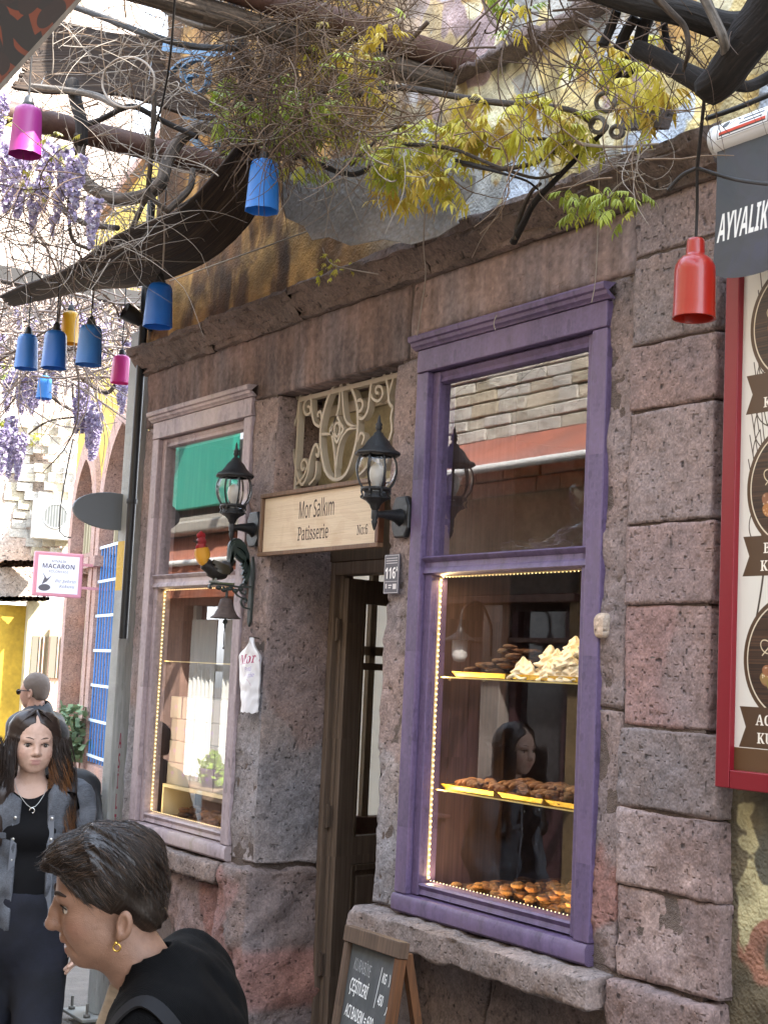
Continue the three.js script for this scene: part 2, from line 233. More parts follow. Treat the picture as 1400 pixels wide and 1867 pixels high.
// ---------------------------------------------------------------- the pastry shop
const shop = thing('stone_shop_building', 'pink stone pastry shop with purple framed display windows and weathered cornice', 'building', V(-4.97, 0, 0));
const XL = -6.97, XR = -2.97;
const mStone = [stoneMat(0.52, 0.40, 0.385), stoneMat(0.52, 0.44, 0.435), stoneMat(0.55, 0.41, 0.39), stoneMat(0.45, 0.39, 0.385)], mStreak = stoneMat(0.47, 0.395, 0.38, true), mDarkStone = stoneMat(0.34, 0.285, 0.27), mLedge = stoneMat(0.52, 0.46, 0.43);
const mortar = std({ color: C('#84746b'), map: rep(blotch, 2), bumpMap: rep(fineBump, 4), bumpScale: 0.01, roughness: 1 });
{
  // mortar core behind the blocks, with the openings left free
  const core = []; const cb = (a, b, c, d, z0 = -0.34, z1 = -0.010) => core.push(box(a, b, c, d, z0, z1));
  cb(XL + 0.02, -6.83, 0, 3.44); cb(-6.83, -5.79, 0, 0.93); cb(-6.83, -5.79, 2.99, 3.44); cb(-5.79, -5.60, 0, 3.44); cb(-5.60, -4.62, 2.99, 3.44); cb(-4.62, -4.48, 0, 3.44); cb(-4.48, -3.45, 0, 0.93, -0.34, -0.13); cb(-4.48, -3.45, 2.99, 3.44); cb(-3.45, XR - 0.02, 0, 3.44); core.push(box(-3.322, -2.99, 0.96, 3.26, -0.009, 0.003));
  part('wall_core', core, mortar, shop);
  let n = 1; const S = (x0, x1, y0, y1, z0, z1, m, o = {}) => part('stone_block', stone(x0, x1, y0, y1, z0, z1, { seed: n++, ...o }), m, shop);
  const patchy = (fn) => (x, y, z) => fn(x, y, z);
  const cement = (lim, wob = 0.25) => patchy((x, y, z) => { const k = sstep(0.02, -0.02, y - lim + wob * fbm3(x * 4, y * 4, z * 4 + 3, 4)); return [mix(1, 1.05, k), mix(1, 1.22, k), mix(1, 1.30, k)]; });
  // left pier, middle piers
  S(XL, -6.825, 0.955, 2.965, -0.3, 0, mStone[3], { color: cement(1.6) });
  S(-5.795, -5.573, 0.965, 2.965, -0.33, 0, mStone[1], { cell: 0.016, rough: 0.009, color: cement(1.62, 0.5) });
  S(-5.83, -5.545, 0, 0.955, -0.34, 0.05, mStone[3], { round: 0.03, rough: 0.016, chip: 0.03, color: (x, y) => { const k = sstep(0.0, 0.14, fbm3(x * 5, y * 4, 2, 3) + 0.30 - 1.4 * Math.abs(x + 5.80)) ; return [mix(1, 1.22, k), mix(1, 0.88, k), mix(1, 0.82, k)]; } });
  S(-4.655, -4.475, 0.955, 2.965, -0.33, 0, mStone[1], { cell: 0.014, rough: 0.008, color: cement(1.5, 0.4) });
  // narrow strip right of the right window
  S(-3.458, -3.332, 1.72, 3.05, -0.3, 0, mStone[1], { cell: 0.014, rough: 0.009 }); S(-3.458, -3.334, 0.955, 1.715, -0.3, 0, mStone[1], { cell: 0.014, rough: 0.011, color: (x, y, z) => { const k = sstep(0.0, 0.15, fbm3(x * 6, y * 6, 5, 3) + 0.35 - 3.6 * Math.abs(y - 1.17)); return [mix(1, 1.12, k), mix(1, 0.76, k), mix(1, 0.68, k)]; } });
  // quoins
  const qy = [3.265, 3.09, 2.812, 2.61, 2.268, 2.028, 1.672, 1.436, 1.212, 0.955];
  for (let i = 0; i < qy.length - 1; i++) S(-3.326 + rr(-0.006, 0.006), XR + (i > 5 ? 0.05 : 0) + rr(-0.008, 0.008), qy[i + 1] + 0.002, qy[i] - 0.002, -0.2, 0.012 + rr(-0.006, 0.008), mStone[[1, 3, 2, 1, 2, 2, 3, 0, 0][i]], { cell: 0.0125, rough: i > 5 ? 0.006 : 0.0045, round: i > 5 ? 0.006 : 0.0045, chip: i === 6 ? 0.02 : 0.003,
    color: i >= 7 ? (x, y, z) => { const k = sstep(0.0, 0.22, fbm3(x * 7, y * 7, 3, 4) + 0.34 - 2.2 * Math.hypot(x + 3.23, (y - (i === 7 ? 1.27 : 1.1)))); const f = k * (0.5 + 0.5 * h3(x * 240 | 0, y * 240 | 0, 5)); return [mix(1, 1.55, f), mix(1, 1.6, f), mix(1, 1.58, f)]; } : i === 5 ? (x, y) => { const k = sstep(-0.05, 0.2, fbm3(x * 5, y * 5, 8, 3) - 2.5 * (x + 3.2)); return [mix(1, 1.02, k), mix(1, 0.88, k), mix(1, 0.86, k)]; } : undefined });
  // long lintel slabs below the cornice
  S(XL - 0.01, -4.577, 2.968, 3.262, -0.3, 0.003, mStreak, { cell: 0.022, round: 0.008  }); S(-4.572, -3.332, 3.052, 3.262, -0.3, 0.0, stoneMat(0.62, 0.54, 0.53, true), { cell: 0.022, round: 0.008 }); S(-4.572, -4.478, 2.968, 3.048, -0.3, -0.001, mStone[1], { round: 0.006 });
  // sills and plinth
  S(-6.98, -5.835, 0.850, 0.948, -0.3, 0.070, mLedge, { round: 0.016, rough: 0.010, chip: 0.025, cell: 0.016 }); S(-4.67, -3.345, 0.840, 0.948, -0.3, 0.100, mLedge, { round: 0.016, rough: 0.010, chip: 0.025, cell: 0.015 }); S(-3.338, -2.925, 0.80, 0.948, -0.25, 0.05, mStone[0], { round: 0.02, rough: 0.012, chip: 0.02 });
  S(-6.97, -6.36, 0, 0.838, -0.3, 0.012, mDarkStone, { rough: 0.018, round: 0.03 }); S(-6.352, -5.838, 0, 0.838, -0.3, 0.015, mStone[0], { rough: 0.018, round: 0.03, color: (x, y) => { const k = sstep(-0.02, 0.15, fbm3(x * 4, y * 4, 9, 3) + 2.4 * (x + 5.95)); return [mix(1, 1.14, k), mix(1, 0.82, k), mix(1, 0.75, k)]; } });
  S(-4.67, -4.08, 0, 0.82, -0.3, -0.10, mDarkStone, { rough: 0.014, round: 0.02 }); S(-4.072, -3.345, 0.42, 0.82, -0.3, -0.10, mDarkStone, { rough: 0.014, round: 0.02 }); S(-4.072, -3.345, 0, 0.414, -0.3, -0.10, mDarkStone, { rough: 0.014, round: 0.02 }); S(-3.338, -2.93, 0.36, 0.795, -0.25, 0.04, mStone[0], { rough: 0.014, round: 0.03 }); S(-3.338, -2.93, 0, 0.354, -0.25, 0.045, mDarkStone, { rough: 0.014, round: 0.03 });
  // one pale pebble set in the joint beside the window
  part('inset_pebble', stone(-3.455, -3.40, 1.925, 2.005, -0.02, 0.03, { round: 0.024, rough: 0.004, cell: 0.008, seed: 90 }), stoneMat(0.95, 0.86, 0.66), shop);
  // cornice of five weathered lengths with a cyma profile
  const prof = [[3.262, -0.02], [3.262, 0.012], [3.268, 0.02], [3.284, 0.024], [3.294, 0.034], [3.310, 0.052], [3.330, 0.070], [3.346, 0.080], [3.352, 0.082], [3.355, 0.094], [3.376, 0.098], [3.388, 0.094], [3.394, 0.06], [3.398, -0.05]];
  const cj = [-7.05, -6.2, -5.38, -4.42, -3.52, -2.96];
  for (let i = 0; i < 5; i++) { const dn = i === 4 ? 0 : rr(-0.006, 0.004); const g = extrudeX(prof.map(([y, z]) => [y + dn, z + (i === 4 ? 0.008 : 0)]), cj[i] + 0.002, cj[i + 1] - 0.002, 56, 0.011, i * 5 + 2); part('cornice_block', withColor(g, (x, y, z) => { const k = 0.84 + 0.42 * fbm3(x * 7, y * 22, z * 9, 4); return [k, k * 0.98, k * 0.94]; }), stoneMat(0.36, 0.30, 0.27), shop); }
}
function withColor(g, fn) { const p = g.attributes.position, c = []; for (let i = 0; i < p.count; i++) c.push(...fn(p.getX(i), p.getY(i), p.getZ(i))); g.setAttribute('color', new THREE.Float32BufferAttribute(c, 3)); return g; }
{
  // lime-washed wall above the cornice: ochre, pink and bare grey patches
  const x0 = -7.05, x1 = -1.0, y0 = 3.37, y1 = 6.0, tw = 1536, th = 650;
  const t = dataTex(tw, th, (u, v) => {
    const x = mix(x0, x1, u), y = mix(y0, y1, v);
    const n = fbm3(x * 1.9, y * 1.9, 1, 5), f = fbm3(x * 13, y * 13, 2, 4), s = fbm3(x * 6, y * 1.1 + 2 * fbm3(x * 2, y * 2, 13, 3), 3, 5), q = fbm3(x * 3.1, y * 3.1, 6, 5), w = fbm3(x * 2.6, y * 2.2, 9, 5);
    let c = [0.68, 0.53, 0.31];                                     // ochre
    const br = sstep(-4.6, -5.4, x) * sstep(-0.12, 0.2, s + 0.06); c = [mix(c[0], 0.36, br), mix(c[1], 0.26, br), mix(c[2], 0.16, br)];
    const rg = sstep(-5.0, -4.3, x);                                // the patchwork of washes begins above the doorway
    const pale = rg * sstep(-0.02, 0.05, q + 0.06); c = [mix(c[0], 0.88, pale), mix(c[1], 0.84, pale), mix(c[2], 0.70, pale)];
    const bare = rg * sstep(0.05, 0.08, fbm3(x * 2.6 + 9, y * 2.6, 4, 5) + 0.22 * (1 - Math.min(1, Math.hypot((x + 3.95) / 0.5, (y - 4.2) / 0.36)))); c = [mix(c[0], 0.66, bare), mix(c[1], 0.65, bare), mix(c[2], 0.62, bare)];
    const pink = rg * sstep(0.10, 0.14, w + 0.07 * sstep(3.9, 4.4, y)); c = [mix(c[0], 0.64, pink), mix(c[1], 0.55, pink), mix(c[2], 0.54, pink)];
    const yel = rg * sstep(0.04, 0.10, fbm3(x * 5.5, y * 2.8 + 5, 8, 4) - 0.05 + 0.08 * sstep(-3.9, -3.2, x)); c = [mix(c[0], 0.82, yel * 0.7), mix(c[1], 0.72, yel * 0.7), mix(c[2], 0.46, yel * 0.7)];
    const bl = rg * sstep(0.18, 0.22, fbm3(x * 4.3 + 30, y * 4.3, 2, 4) + 0.14 * sstep(-3.0, -2.8, x)); c = [mix(c[0], 0.76, bl), mix(c[1], 0.79, bl), mix(c[2], 0.83, bl)];
    const k = 0.95 + 0.42 * f + 0.10 * n + 0.08 * s; return [c[0] * k, c[1] * k, c[2] * k];
  }, { srgb: true, repeat: false });
  const g = new THREE.PlaneGeometry(x1 - x0, y1 - y0, 200, 74), p = g.attributes.position; g.translate((x0 + x1) / 2, (y0 + y1) / 2, 0);
  for (let i = 0; i < p.count; i++) p.setZ(i, -0.012 + 0.012 * fbm3(p.getX(i) * 3, p.getY(i) * 3, 5, 4) + 0.01 * sstep(0.06, 0.09, fbm3(p.getX(i) * 2.2 + 9, p.getY(i) * 2.2, 4, 5)));
  g.computeVertexNormals();
  part('plastered_upper_wall', g, std({ map: t, bumpMap: rep(fineBump, 9, 4), bumpScale: 0.012, roughness: 0.95 }), shop);
  part('upper_wall_core', [box(-7.05, -1.0, 3.445, 6.0, -0.34, -0.06)], mortar, shop);
  // broken string course of roof slates let into the wall
  R = rngOf(5); for (let i = 0, x = -4.35; x < -3.3; i++) { const w = rr(0.12, 0.24); const b = stone(x, x + w - 0.008, 3.955 + rr(-0.012, 0.012), 3.985 + rr(0, 0.02), -0.03, 0.05 + rr(0, 0.05), { round: 0.008, rough: 0.008, cell: 0.02, seed: 60 + i, chip: 0.03 }); part('ledge_slate', b, mDarkStone, shop); x += w; }
  part('ledge_slate', bar(onZ(1140, 222, 0.1), onZ(1215, 218, 0.2), 0.05, 0.03), stoneMat(0.14, 0.12, 0.11), shop);
}
// interior shell: walls, floor and ceiling with thickness so that daylight enters by the openings only
const mRoom = std({ color: C('#8a6f6b'), map: rep(blotch, 0.7), roughness: 0.9 }), mRoomFloor = std({ color: C('#5b4434'), map: woodMap, roughness: 0.6 });
part('interior_wall', [box(-7.02, -6.92, 0, 3.3, -3.9, -1.9), box(-7.02, -6.92, 0, 3.3, -0.95, -0.34), box(-7.02, -6.92, 0, 1.0, -1.9, -0.95), box(-7.02, -6.92, 2.35, 3.3, -1.9, -0.95), box(-3.05, -2.95, 0, 3.3, -3.9, -0.34), box(-7.02, -2.95, 0, 3.3, -4.0, -3.9)], mRoom, shop);
part('side_window_frame', [box(-7.0, -6.94, 1.0, 2.35, -1.9, -1.86), box(-7.0, -6.94, 1.0, 2.35, -0.99, -0.95), box(-6.99, -6.95, 1.0, 2.35, -1.445, -1.405), box(-6.99, -6.95, 1.88, 1.93, -1.86, -0.99)], std({ color: C('#8f8274') }), shop);
part('added_window_blind', [box(-7.012, -7.008, 1.0, 2.35, -1.9, -0.95)], phys({ color: C('#e9e6df'), roughness: 1, transmission: 0.6, thickness: 0 }), shop);  // unseen blind added so the door glass shows pale light
part('interior_floor', [box(-7.0, -2.95, -0.02, 0.03, -3.95, -0.30)], mRoomFloor, shop);
part('interior_ceiling', [box(-7.05, -2.95, 3.2, 3.3, -4.0, -0.30)], std({ color: C('#8f857b') }), shop);
part('flat_roof', [box(-7.1, -1.0, 6.0, 6.1, -4.2, 0.02)], mortar, shop);  // unseen roof and wall top, raised so the shop shades the street

// ---------------------------------------------------------------- the two display windows
const mGlass = phys({ color: C('#ffffff'), transmission: 1, thickness: 0, roughness: 0.0, ior: 2.1 });
function displayWindow(x0, x1, mCase, mSash, label) {
  const w = thingPart('display_window', shop); w.userData.label = label;
  const y0 = 0.952, cw = 0.072, grp = (n, g, m) => part(n, g, m, w);
  const wx0 = x0, wx1 = x1;
  grp('casing', box(wx0, wx0 + cw, y0 + 0.066, 2.898, -0.05, 0.014, 0.005), mCase); grp('casing', box(wx1 - cw, wx1, y0 + 0.066, 2.898, -0.05, 0.014, 0.005), mCase);
  grp('header_board', box(wx0 + 0.001, wx1 - 0.001, 2.900, 2.985, -0.05, 0.017, 0.005), mCase);
  grp('crown_moulding', extrudeX([[2.986, 0.0], [2.986, 0.022], [2.993, 0.026], [2.998, 0.036], [3.010, 0.040], [3.014, 0.050], [3.028, 0.054], [3.034, 0.052], [3.038, 0.0]], wx0 - 0.014, wx1 + 0.020), mCase);
  // sill board with mitred ends and a rounded lower lip
  grp('sill_board', extrudeX([[y0, -0.05], [y0, 0.012], [y0 + 0.010, 0.024], [y0 + 0.050, 0.026], [y0 + 0.064, 0.018], [y0 + 0.066, -0.05]], wx0 + 0.001, wx1 - 0.001), mCase);
  const ix0 = wx0 + cw + 0.001, ix1 = wx1 - cw - 0.001, sw = 0.042;
  grp('stile', box(ix0, ix0 + sw, y0 + 0.068, 2.897, -0.085, -0.010, 0.004), mSash); grp('stile', box(ix1 - sw, ix1, y0 + 0.068, 2.897, -0.085, -0.010, 0.004), mSash);
  const rail = (a, b, d = -0.010) => extrudeX([[a, -0.085], [a, d - 0.014], [a + 0.006, d - 0.004], [(a + b) / 2, d - 0.010], [b - 0.007, d], [b, d - 0.006], [b, -0.085]], ix0 + sw + 0.001, ix1 - sw - 0.001);
  grp('rail', rail(2.852, 2.897), mSash); grp('rail', rail(y0 + 0.068, y0 + 0.112), mSash);
  grp('transom', extrudeX([[2.150, -0.085], [2.150, -0.012], [2.157, 0.000], [2.172, -0.004], [2.178, -0.010], [2.196, -0.010], [2.202, -0.002], [2.212, 0.005], [2.218, -0.004], [2.220, -0.085]], ix0 - 0.004, ix1 + 0.004), mSash);
  grp('glass_pane', [quadZ(ix0 + sw - 0.004, ix1 - sw + 0.004, 2.215, 2.858, -0.036)], mGlass); grp('glass_pane', [quadZ(ix0 + sw - 0.004, ix1 - sw + 0.004, y0 + 0.106, 2.156, -0.038)], mGlass);
  // inner lining of the embrasure
  grp('lining', [box(ix0 - 0.03, ix0 + 0.004, y0 + 0.06, 2.92, -0.40, -0.087), box(ix1 - 0.004, ix1 + 0.03, y0 + 0.06, 2.92, -0.40, -0.087), box(ix0 + 0.006, ix1 - 0.006, 2.893, 2.92, -0.40, -0.087)], mLining);
  return w;
}
function thingPart(name, parent) { const g = new THREE.Group(); g.name = name; parent.add(g); rootPos.set(g, rootPos.get(parent)); return g; }
function quadZ(x0, x1, y0, y1, z) { const g = new THREE.PlaneGeometry(x1 - x0, y1 - y0); g.translate((x0 + x1) / 2, (y0 + y1) / 2, z); return g; }
const mPurple = std({ color: C('#756288'), map: rep(paintMap, 1.6), bumpMap: rep(woodMap, 2), bumpScale: 0.0015, roughness: 0.52 });
const mMauveGlare = std({ color: C('#c2b0b4'), map: rep(paintMap, 1.2), bumpMap: rep(woodMap, 2), bumpScale: 0.002, roughness: 0.6 });  // faded paint, with the glare on this window put into its pale colour
const mLining = std({ color: C('#7a5f58'), map: rep(woodMap, 2), roughness: 0.6 }); // bare brown boards inside the embrasures
const winL = displayWindow(-6.845, -5.79, mMauveGlare, mMauveGlare, 'display window in faded mauve paint lightened for glare'), winR = displayWindow(-4.49, -3.44, mPurple, mPurple, 'display window in violet paint');
// ---------------------------------------------------------------- doorway: frame, open leaf, iron transom grille
const mDoor = std({ color: C('#927d6b'), map: rep(woodMap, 2), bumpMap: rep(woodMap, 2), bumpScale: 0.0012, roughness: 0.62 }), mDoorDark = std({ color: C('#75624f'), map: rep(woodMap, 2), roughness: 0.65 }), mHinge = std({ color: C('#6f6257'), metalness: 0.6, roughness: 0.5 });
{
  const f = thingPart('door_frame', shop);
  part('jamb', [box(-5.572, -5.535, 0.03, 2.262, -0.40, -0.305, 0.004), box(-5.535, -5.515, 0.03, 2.24, -0.39, -0.335, 0.004)], mDoor, f); part('jamb', [box(-4.69, -4.655, 0.03, 2.262, -0.40, -0.335, 0.004)], mDoor, f);
  part('frame_head', [box(-5.534, -4.691, 2.205, 2.262, -0.40, -0.305, 0.004)], mDoor, f); part('transom_board', [box(-5.57, -4.66, 2.263, 2.53, -0.36, -0.30)], mDoorDark, f);
  const hinge = (y) => part('hinge', [box(-5.545, -5.508, y - 0.045, y + 0.045, -0.331, -0.322), rod(V(-5.527, y - 0.05, -0.322), V(-5.527, y + 0.05, -0.322), 0.006)], mHinge, f);
  hinge(1.17); hinge(0.55); hinge(1.97);
  // leaf, hinged on the far jamb and swung in past the square
  const d = thingPart('door_leaf', shop), a = 107 * Math.PI / 180, dx = Math.cos(a), dz = -Math.sin(a);
  const put = (g) => { g.applyMatrix4(new THREE.Matrix4().set(dx, 0, -dz, -5.512, 0, 1, 0, 0, dz, 0, dx, -0.345, 0, 0, 0, 1)); return g; }; // local x along the leaf, z its face towards the street
  const L = (n, g, m = mDoor) => part(n, put(Array.isArray(g) ? merge(g) : g), m, d);
  L('leaf_stile', box(0.0, 0.105, 0.06, 2.195, -0.022, 0.022, 0.004)); L('leaf_stile', box(0.715, 0.82, 0.06, 2.195, -0.022, 0.022, 0.004));
  L('leaf_rail', box(0.106, 0.714, 2.09, 2.195, -0.02, 0.02, 0.004)); L('leaf_rail', box(0.106, 0.714, 0.96, 1.08, -0.02, 0.02, 0.004)); L('leaf_rail', box(0.106, 0.714, 0.06, 0.20, -0.02, 0.02, 0.004));
  L('glazing_bar', box(0.106, 0.714, 1.80, 1.83, -0.014, 0.014), mDoorDark);
  for (const x of [0.106, 0.700]) L('bead', box(x, x + 0.014, 1.081, 2.089, -0.026, 0.026), mDoorDark);
  L('raised_panel', [box(0.106, 0.714, 0.201, 0.959, -0.010, 0.010), box(0.15, 0.67, 0.25, 0.91, -0.018, 0.018, 0.008)]); L('panel_moulding', [box(0.106, 0.135, 0.201, 0.959, -0.024, 0.024, 0.006), box(0.136, 0.714, 0.93, 0.959, -0.024, 0.024, 0.006), box(0.136, 0.714, 0.201, 0.23, -0.024, 0.024, 0.006)], mDoorDark);
  L('leaf_pane', [quadZ(0.12, 0.70, 1.08, 2.09, 0.0)], mGlass);
  L('door_handle', [lathe([[0, 0], [0.012, 0], [0.012, 0.05], [0.008, 0.055], [0, 0.055]], 12, V(0.76, 1.0, 0.03))], mHinge);
}
{
  const g = thingPart('transom_grille', shop), W = V(0, 0, 1), G = (x, y, z = -0.10) => onZ(450 + x / 3.734, 600 + y / 3.734, z);
  const mIron = std({ color: C('#b9ae9c'), roughness: 0.6, bumpMap: rep(fineBump, 6), bumpScale: 0.002 }), mBack = std({ color: C('#c9bb95'), map: rep(blotch, 2), roughness: 0.85 });
  part('back_board', [box(-5.565, -4.66, 2.53, 2.965, -0.24, -0.215)], mBack, g);
  part('back_rail', [box(-5.56, -4.665, 2.885, 2.93, -0.214, -0.20), box(-5.56, -4.665, 2.536, 2.56, -0.214, -0.20)], mIron, g);
  part('grille_frame', [box(-5.55, -4.665, 2.942, 2.962, -0.115, -0.085), box(-5.55, -4.665, 2.532, 2.546, -0.115, -0.085), box(-5.552, -5.538, 2.546, 2.942, -0.115, -0.085), box(-4.676, -4.664, 2.546, 2.942, -0.115, -0.085)], mIron, g);
  const rib = (pts, w = 0.022, t = 0.007, closed = false) => part('scroll', ribbon(pts.map(([x, y]) => G(x, y)), w * 1.15, t * 1.6, W, closed, pts.length * 8), mIron, g);
  rib([[655, 348], [590, 430], [545, 560], [520, 720], [530, 870], [560, 980], [622, 1028], [690, 990], [735, 880], [765, 760], [775, 640], [762, 490], [715, 385]], 0.026, 0.009, true);
  rib([[652, 365], [648, 460], [636, 560], [600, 665], [590, 690]]); rib([[662, 365], [670, 490], [688, 620], [738, 664], [772, 662]]); rib([[590, 700], [606, 790], [616, 890], [620, 1015]]); rib([[770, 672], [700, 690], [655, 760], [632, 860], [624, 950]]);
  rib([[630, 598], [650, 640], [672, 684], [650, 728], [630, 772], [608, 730], [584, 690], [606, 645]], 0.022, 0.008, true); rib([[630, 640], [646, 660], [646, 700], [630, 735], [612, 705], [612, 665]], 0.02, 0.006, true); rib([[515, 718], [584, 716]]); 
  rib([[512, 668], [478, 640], [460, 560], [452, 460], [425, 408], [395, 420], [372, 500], [358, 600], [318, 700], [262, 772]], 0.024, 0.008); rib([[452, 470], [418, 490], [402, 540], [420, 584], [448, 570], [446, 535], [428, 530]]); rib([[512, 668], [525, 610], [518, 565], [500, 575], [502, 600]]);
  rib([[262, 772], [318, 800], [340, 890], [362, 1000], [395, 1060], [428, 1000], [450, 880], [485, 788], [508, 830], [502, 870], [488, 850]], 0.024, 0.008); rib([[352, 1060], [398, 1010], [428, 930], [410, 890], [388, 915], [392, 960], [408, 950]]);
  rib([[262, 436], [300, 540], [340, 640]], 0.022, 0.012); rib([[262, 1090], [300, 980], [330, 870]], 0.022, 0.012); rib([[290, 480], [320, 430], [352, 450], [348, 490], [322, 495]]); rib([[250, 640], [262, 570], [295, 560], [325, 600], [340, 640]]); rib([[225, 930], [245, 970], [290, 950], [330, 870]]); rib([[262, 1090], [300, 1070], [290, 1030]]); rib([[440, 1060], [480, 1010], [492, 900]]);
  rib([[770, 492], [795, 486], [808, 520], [792, 560], [772, 560], [776, 600], [808, 610], [840, 560], [856, 440], [878, 330], [912, 288], [950, 310], [978, 400], [988, 505], [1012, 535]], 0.024, 0.008); rib([[856, 440], [878, 480], [915, 490], [940, 450], [932, 400], [900, 398], [894, 432], [914, 440]]); rib([[1012, 535], [1000, 600], [1005, 690], [985, 760], [965, 810], [975, 870], [945, 960]], 0.024, 0.008); rib([[1004, 285], [1000, 300], [1012, 330], [988, 430], [978, 500]]); rib([[770, 770], [790, 712], [815, 730], [800, 790]]); rib([[775, 1000], [830, 940], [860, 860], [900, 860], [910, 920], [880, 930]]);
}

// ---------------------------------------------------------------- shop sign over the door
{
  const t = thing('shop_sign', 'wooden framed sign board with dark brown lettering above the doorway', 'sign', V(-5.155, 2.262, 0.0));
  const x0 = -5.632, x1 = -4.68, y0 = 2.262, y1 = 2.532, mF = std({ color: C('#9a7558'), map: rep(woodMap, 3), roughness: 0.6 });
  const face = canvasTex(1024, 280, (g, w, h) => {
    g.fillStyle = '#d9c7ae'; g.fillRect(0, 0, w, h); const q = rngOf(3);
    for (let i = 0; i < 900; i++) { g.strokeStyle = `rgba(${q() > 0.5 ? '120,84,50' : '235,212,180'},${0.03 + 0.07 * q()})`; g.lineWidth = 1 + 2 * q(); const y = q() * h, x = q() * w; g.beginPath(); g.moveTo(x, y); g.bezierCurveTo(x + 60, y + 6 * (q() - 0.5), x + 120, y + 8 * (q() - 0.5), x + 60 + 260 * q(), y + 8 * (q() - 0.5)); g.stroke(); }
    for (let i = 0; i < 26; i++) { g.fillStyle = `rgba(150,110,70,${0.03 + 0.04 * q()})`; g.beginPath(); g.ellipse(q() * w, q() * h, 30 + 90 * q(), 12 + 30 * q(), q() * 3, 0, 7); g.fill(); }
    g.fillStyle = '#4a3a33'; g.strokeStyle = '#4a3a33'; g.lineCap = 'round';
    const txt = (s, x, y, size, sx, font) => { g.save(); g.translate(x, y); g.scale(sx, 1); g.font = `${size}px ${font}`; g.lineWidth = 2; g.fillText(s, 0, 0); g.strokeText(s, 0, 0); g.restore(); };
    txt('Mor Salkım', 330, 126, 118, 0.54, 'sans-serif'); txt('Patisserie', 330, 236, 92, 0.66, 'serif'); txt('No:6', 850, 236, 62, 0.66, 'serif');
  });
  const f = box(x0 + 0.02, x1 - 0.02, y0 + 0.02, y1 - 0.02, 0.008, 0.016); planeUV01(f, x0 + 0.02, x1 - 0.02, y0 + 0.02, y1 - 0.02);
  part('face_board', f, std({ map: face, roughness: 0.7 }), t);
  part('frame_strip', box(x0, x1, y1 - 0.018, y1, 0.004, 0.032, 0.003), mF, t); part('frame_strip', box(x0, x1, y0, y0 + 0.018, 0.004, 0.032, 0.003), mF, t); part('frame_strip', box(x0, x0 + 0.018, y0 + 0.0185, y1 - 0.0185, 0.004, 0.031, 0.003), mF, t); part('frame_strip', box(x1 - 0.024, x1, y0 + 0.0185, y1 - 0.0185, 0.004, 0.031, 0.003), std({ color: C('#7c4a2c'), map: rep(woodMap, 3), roughness: 0.5 }), t);
}
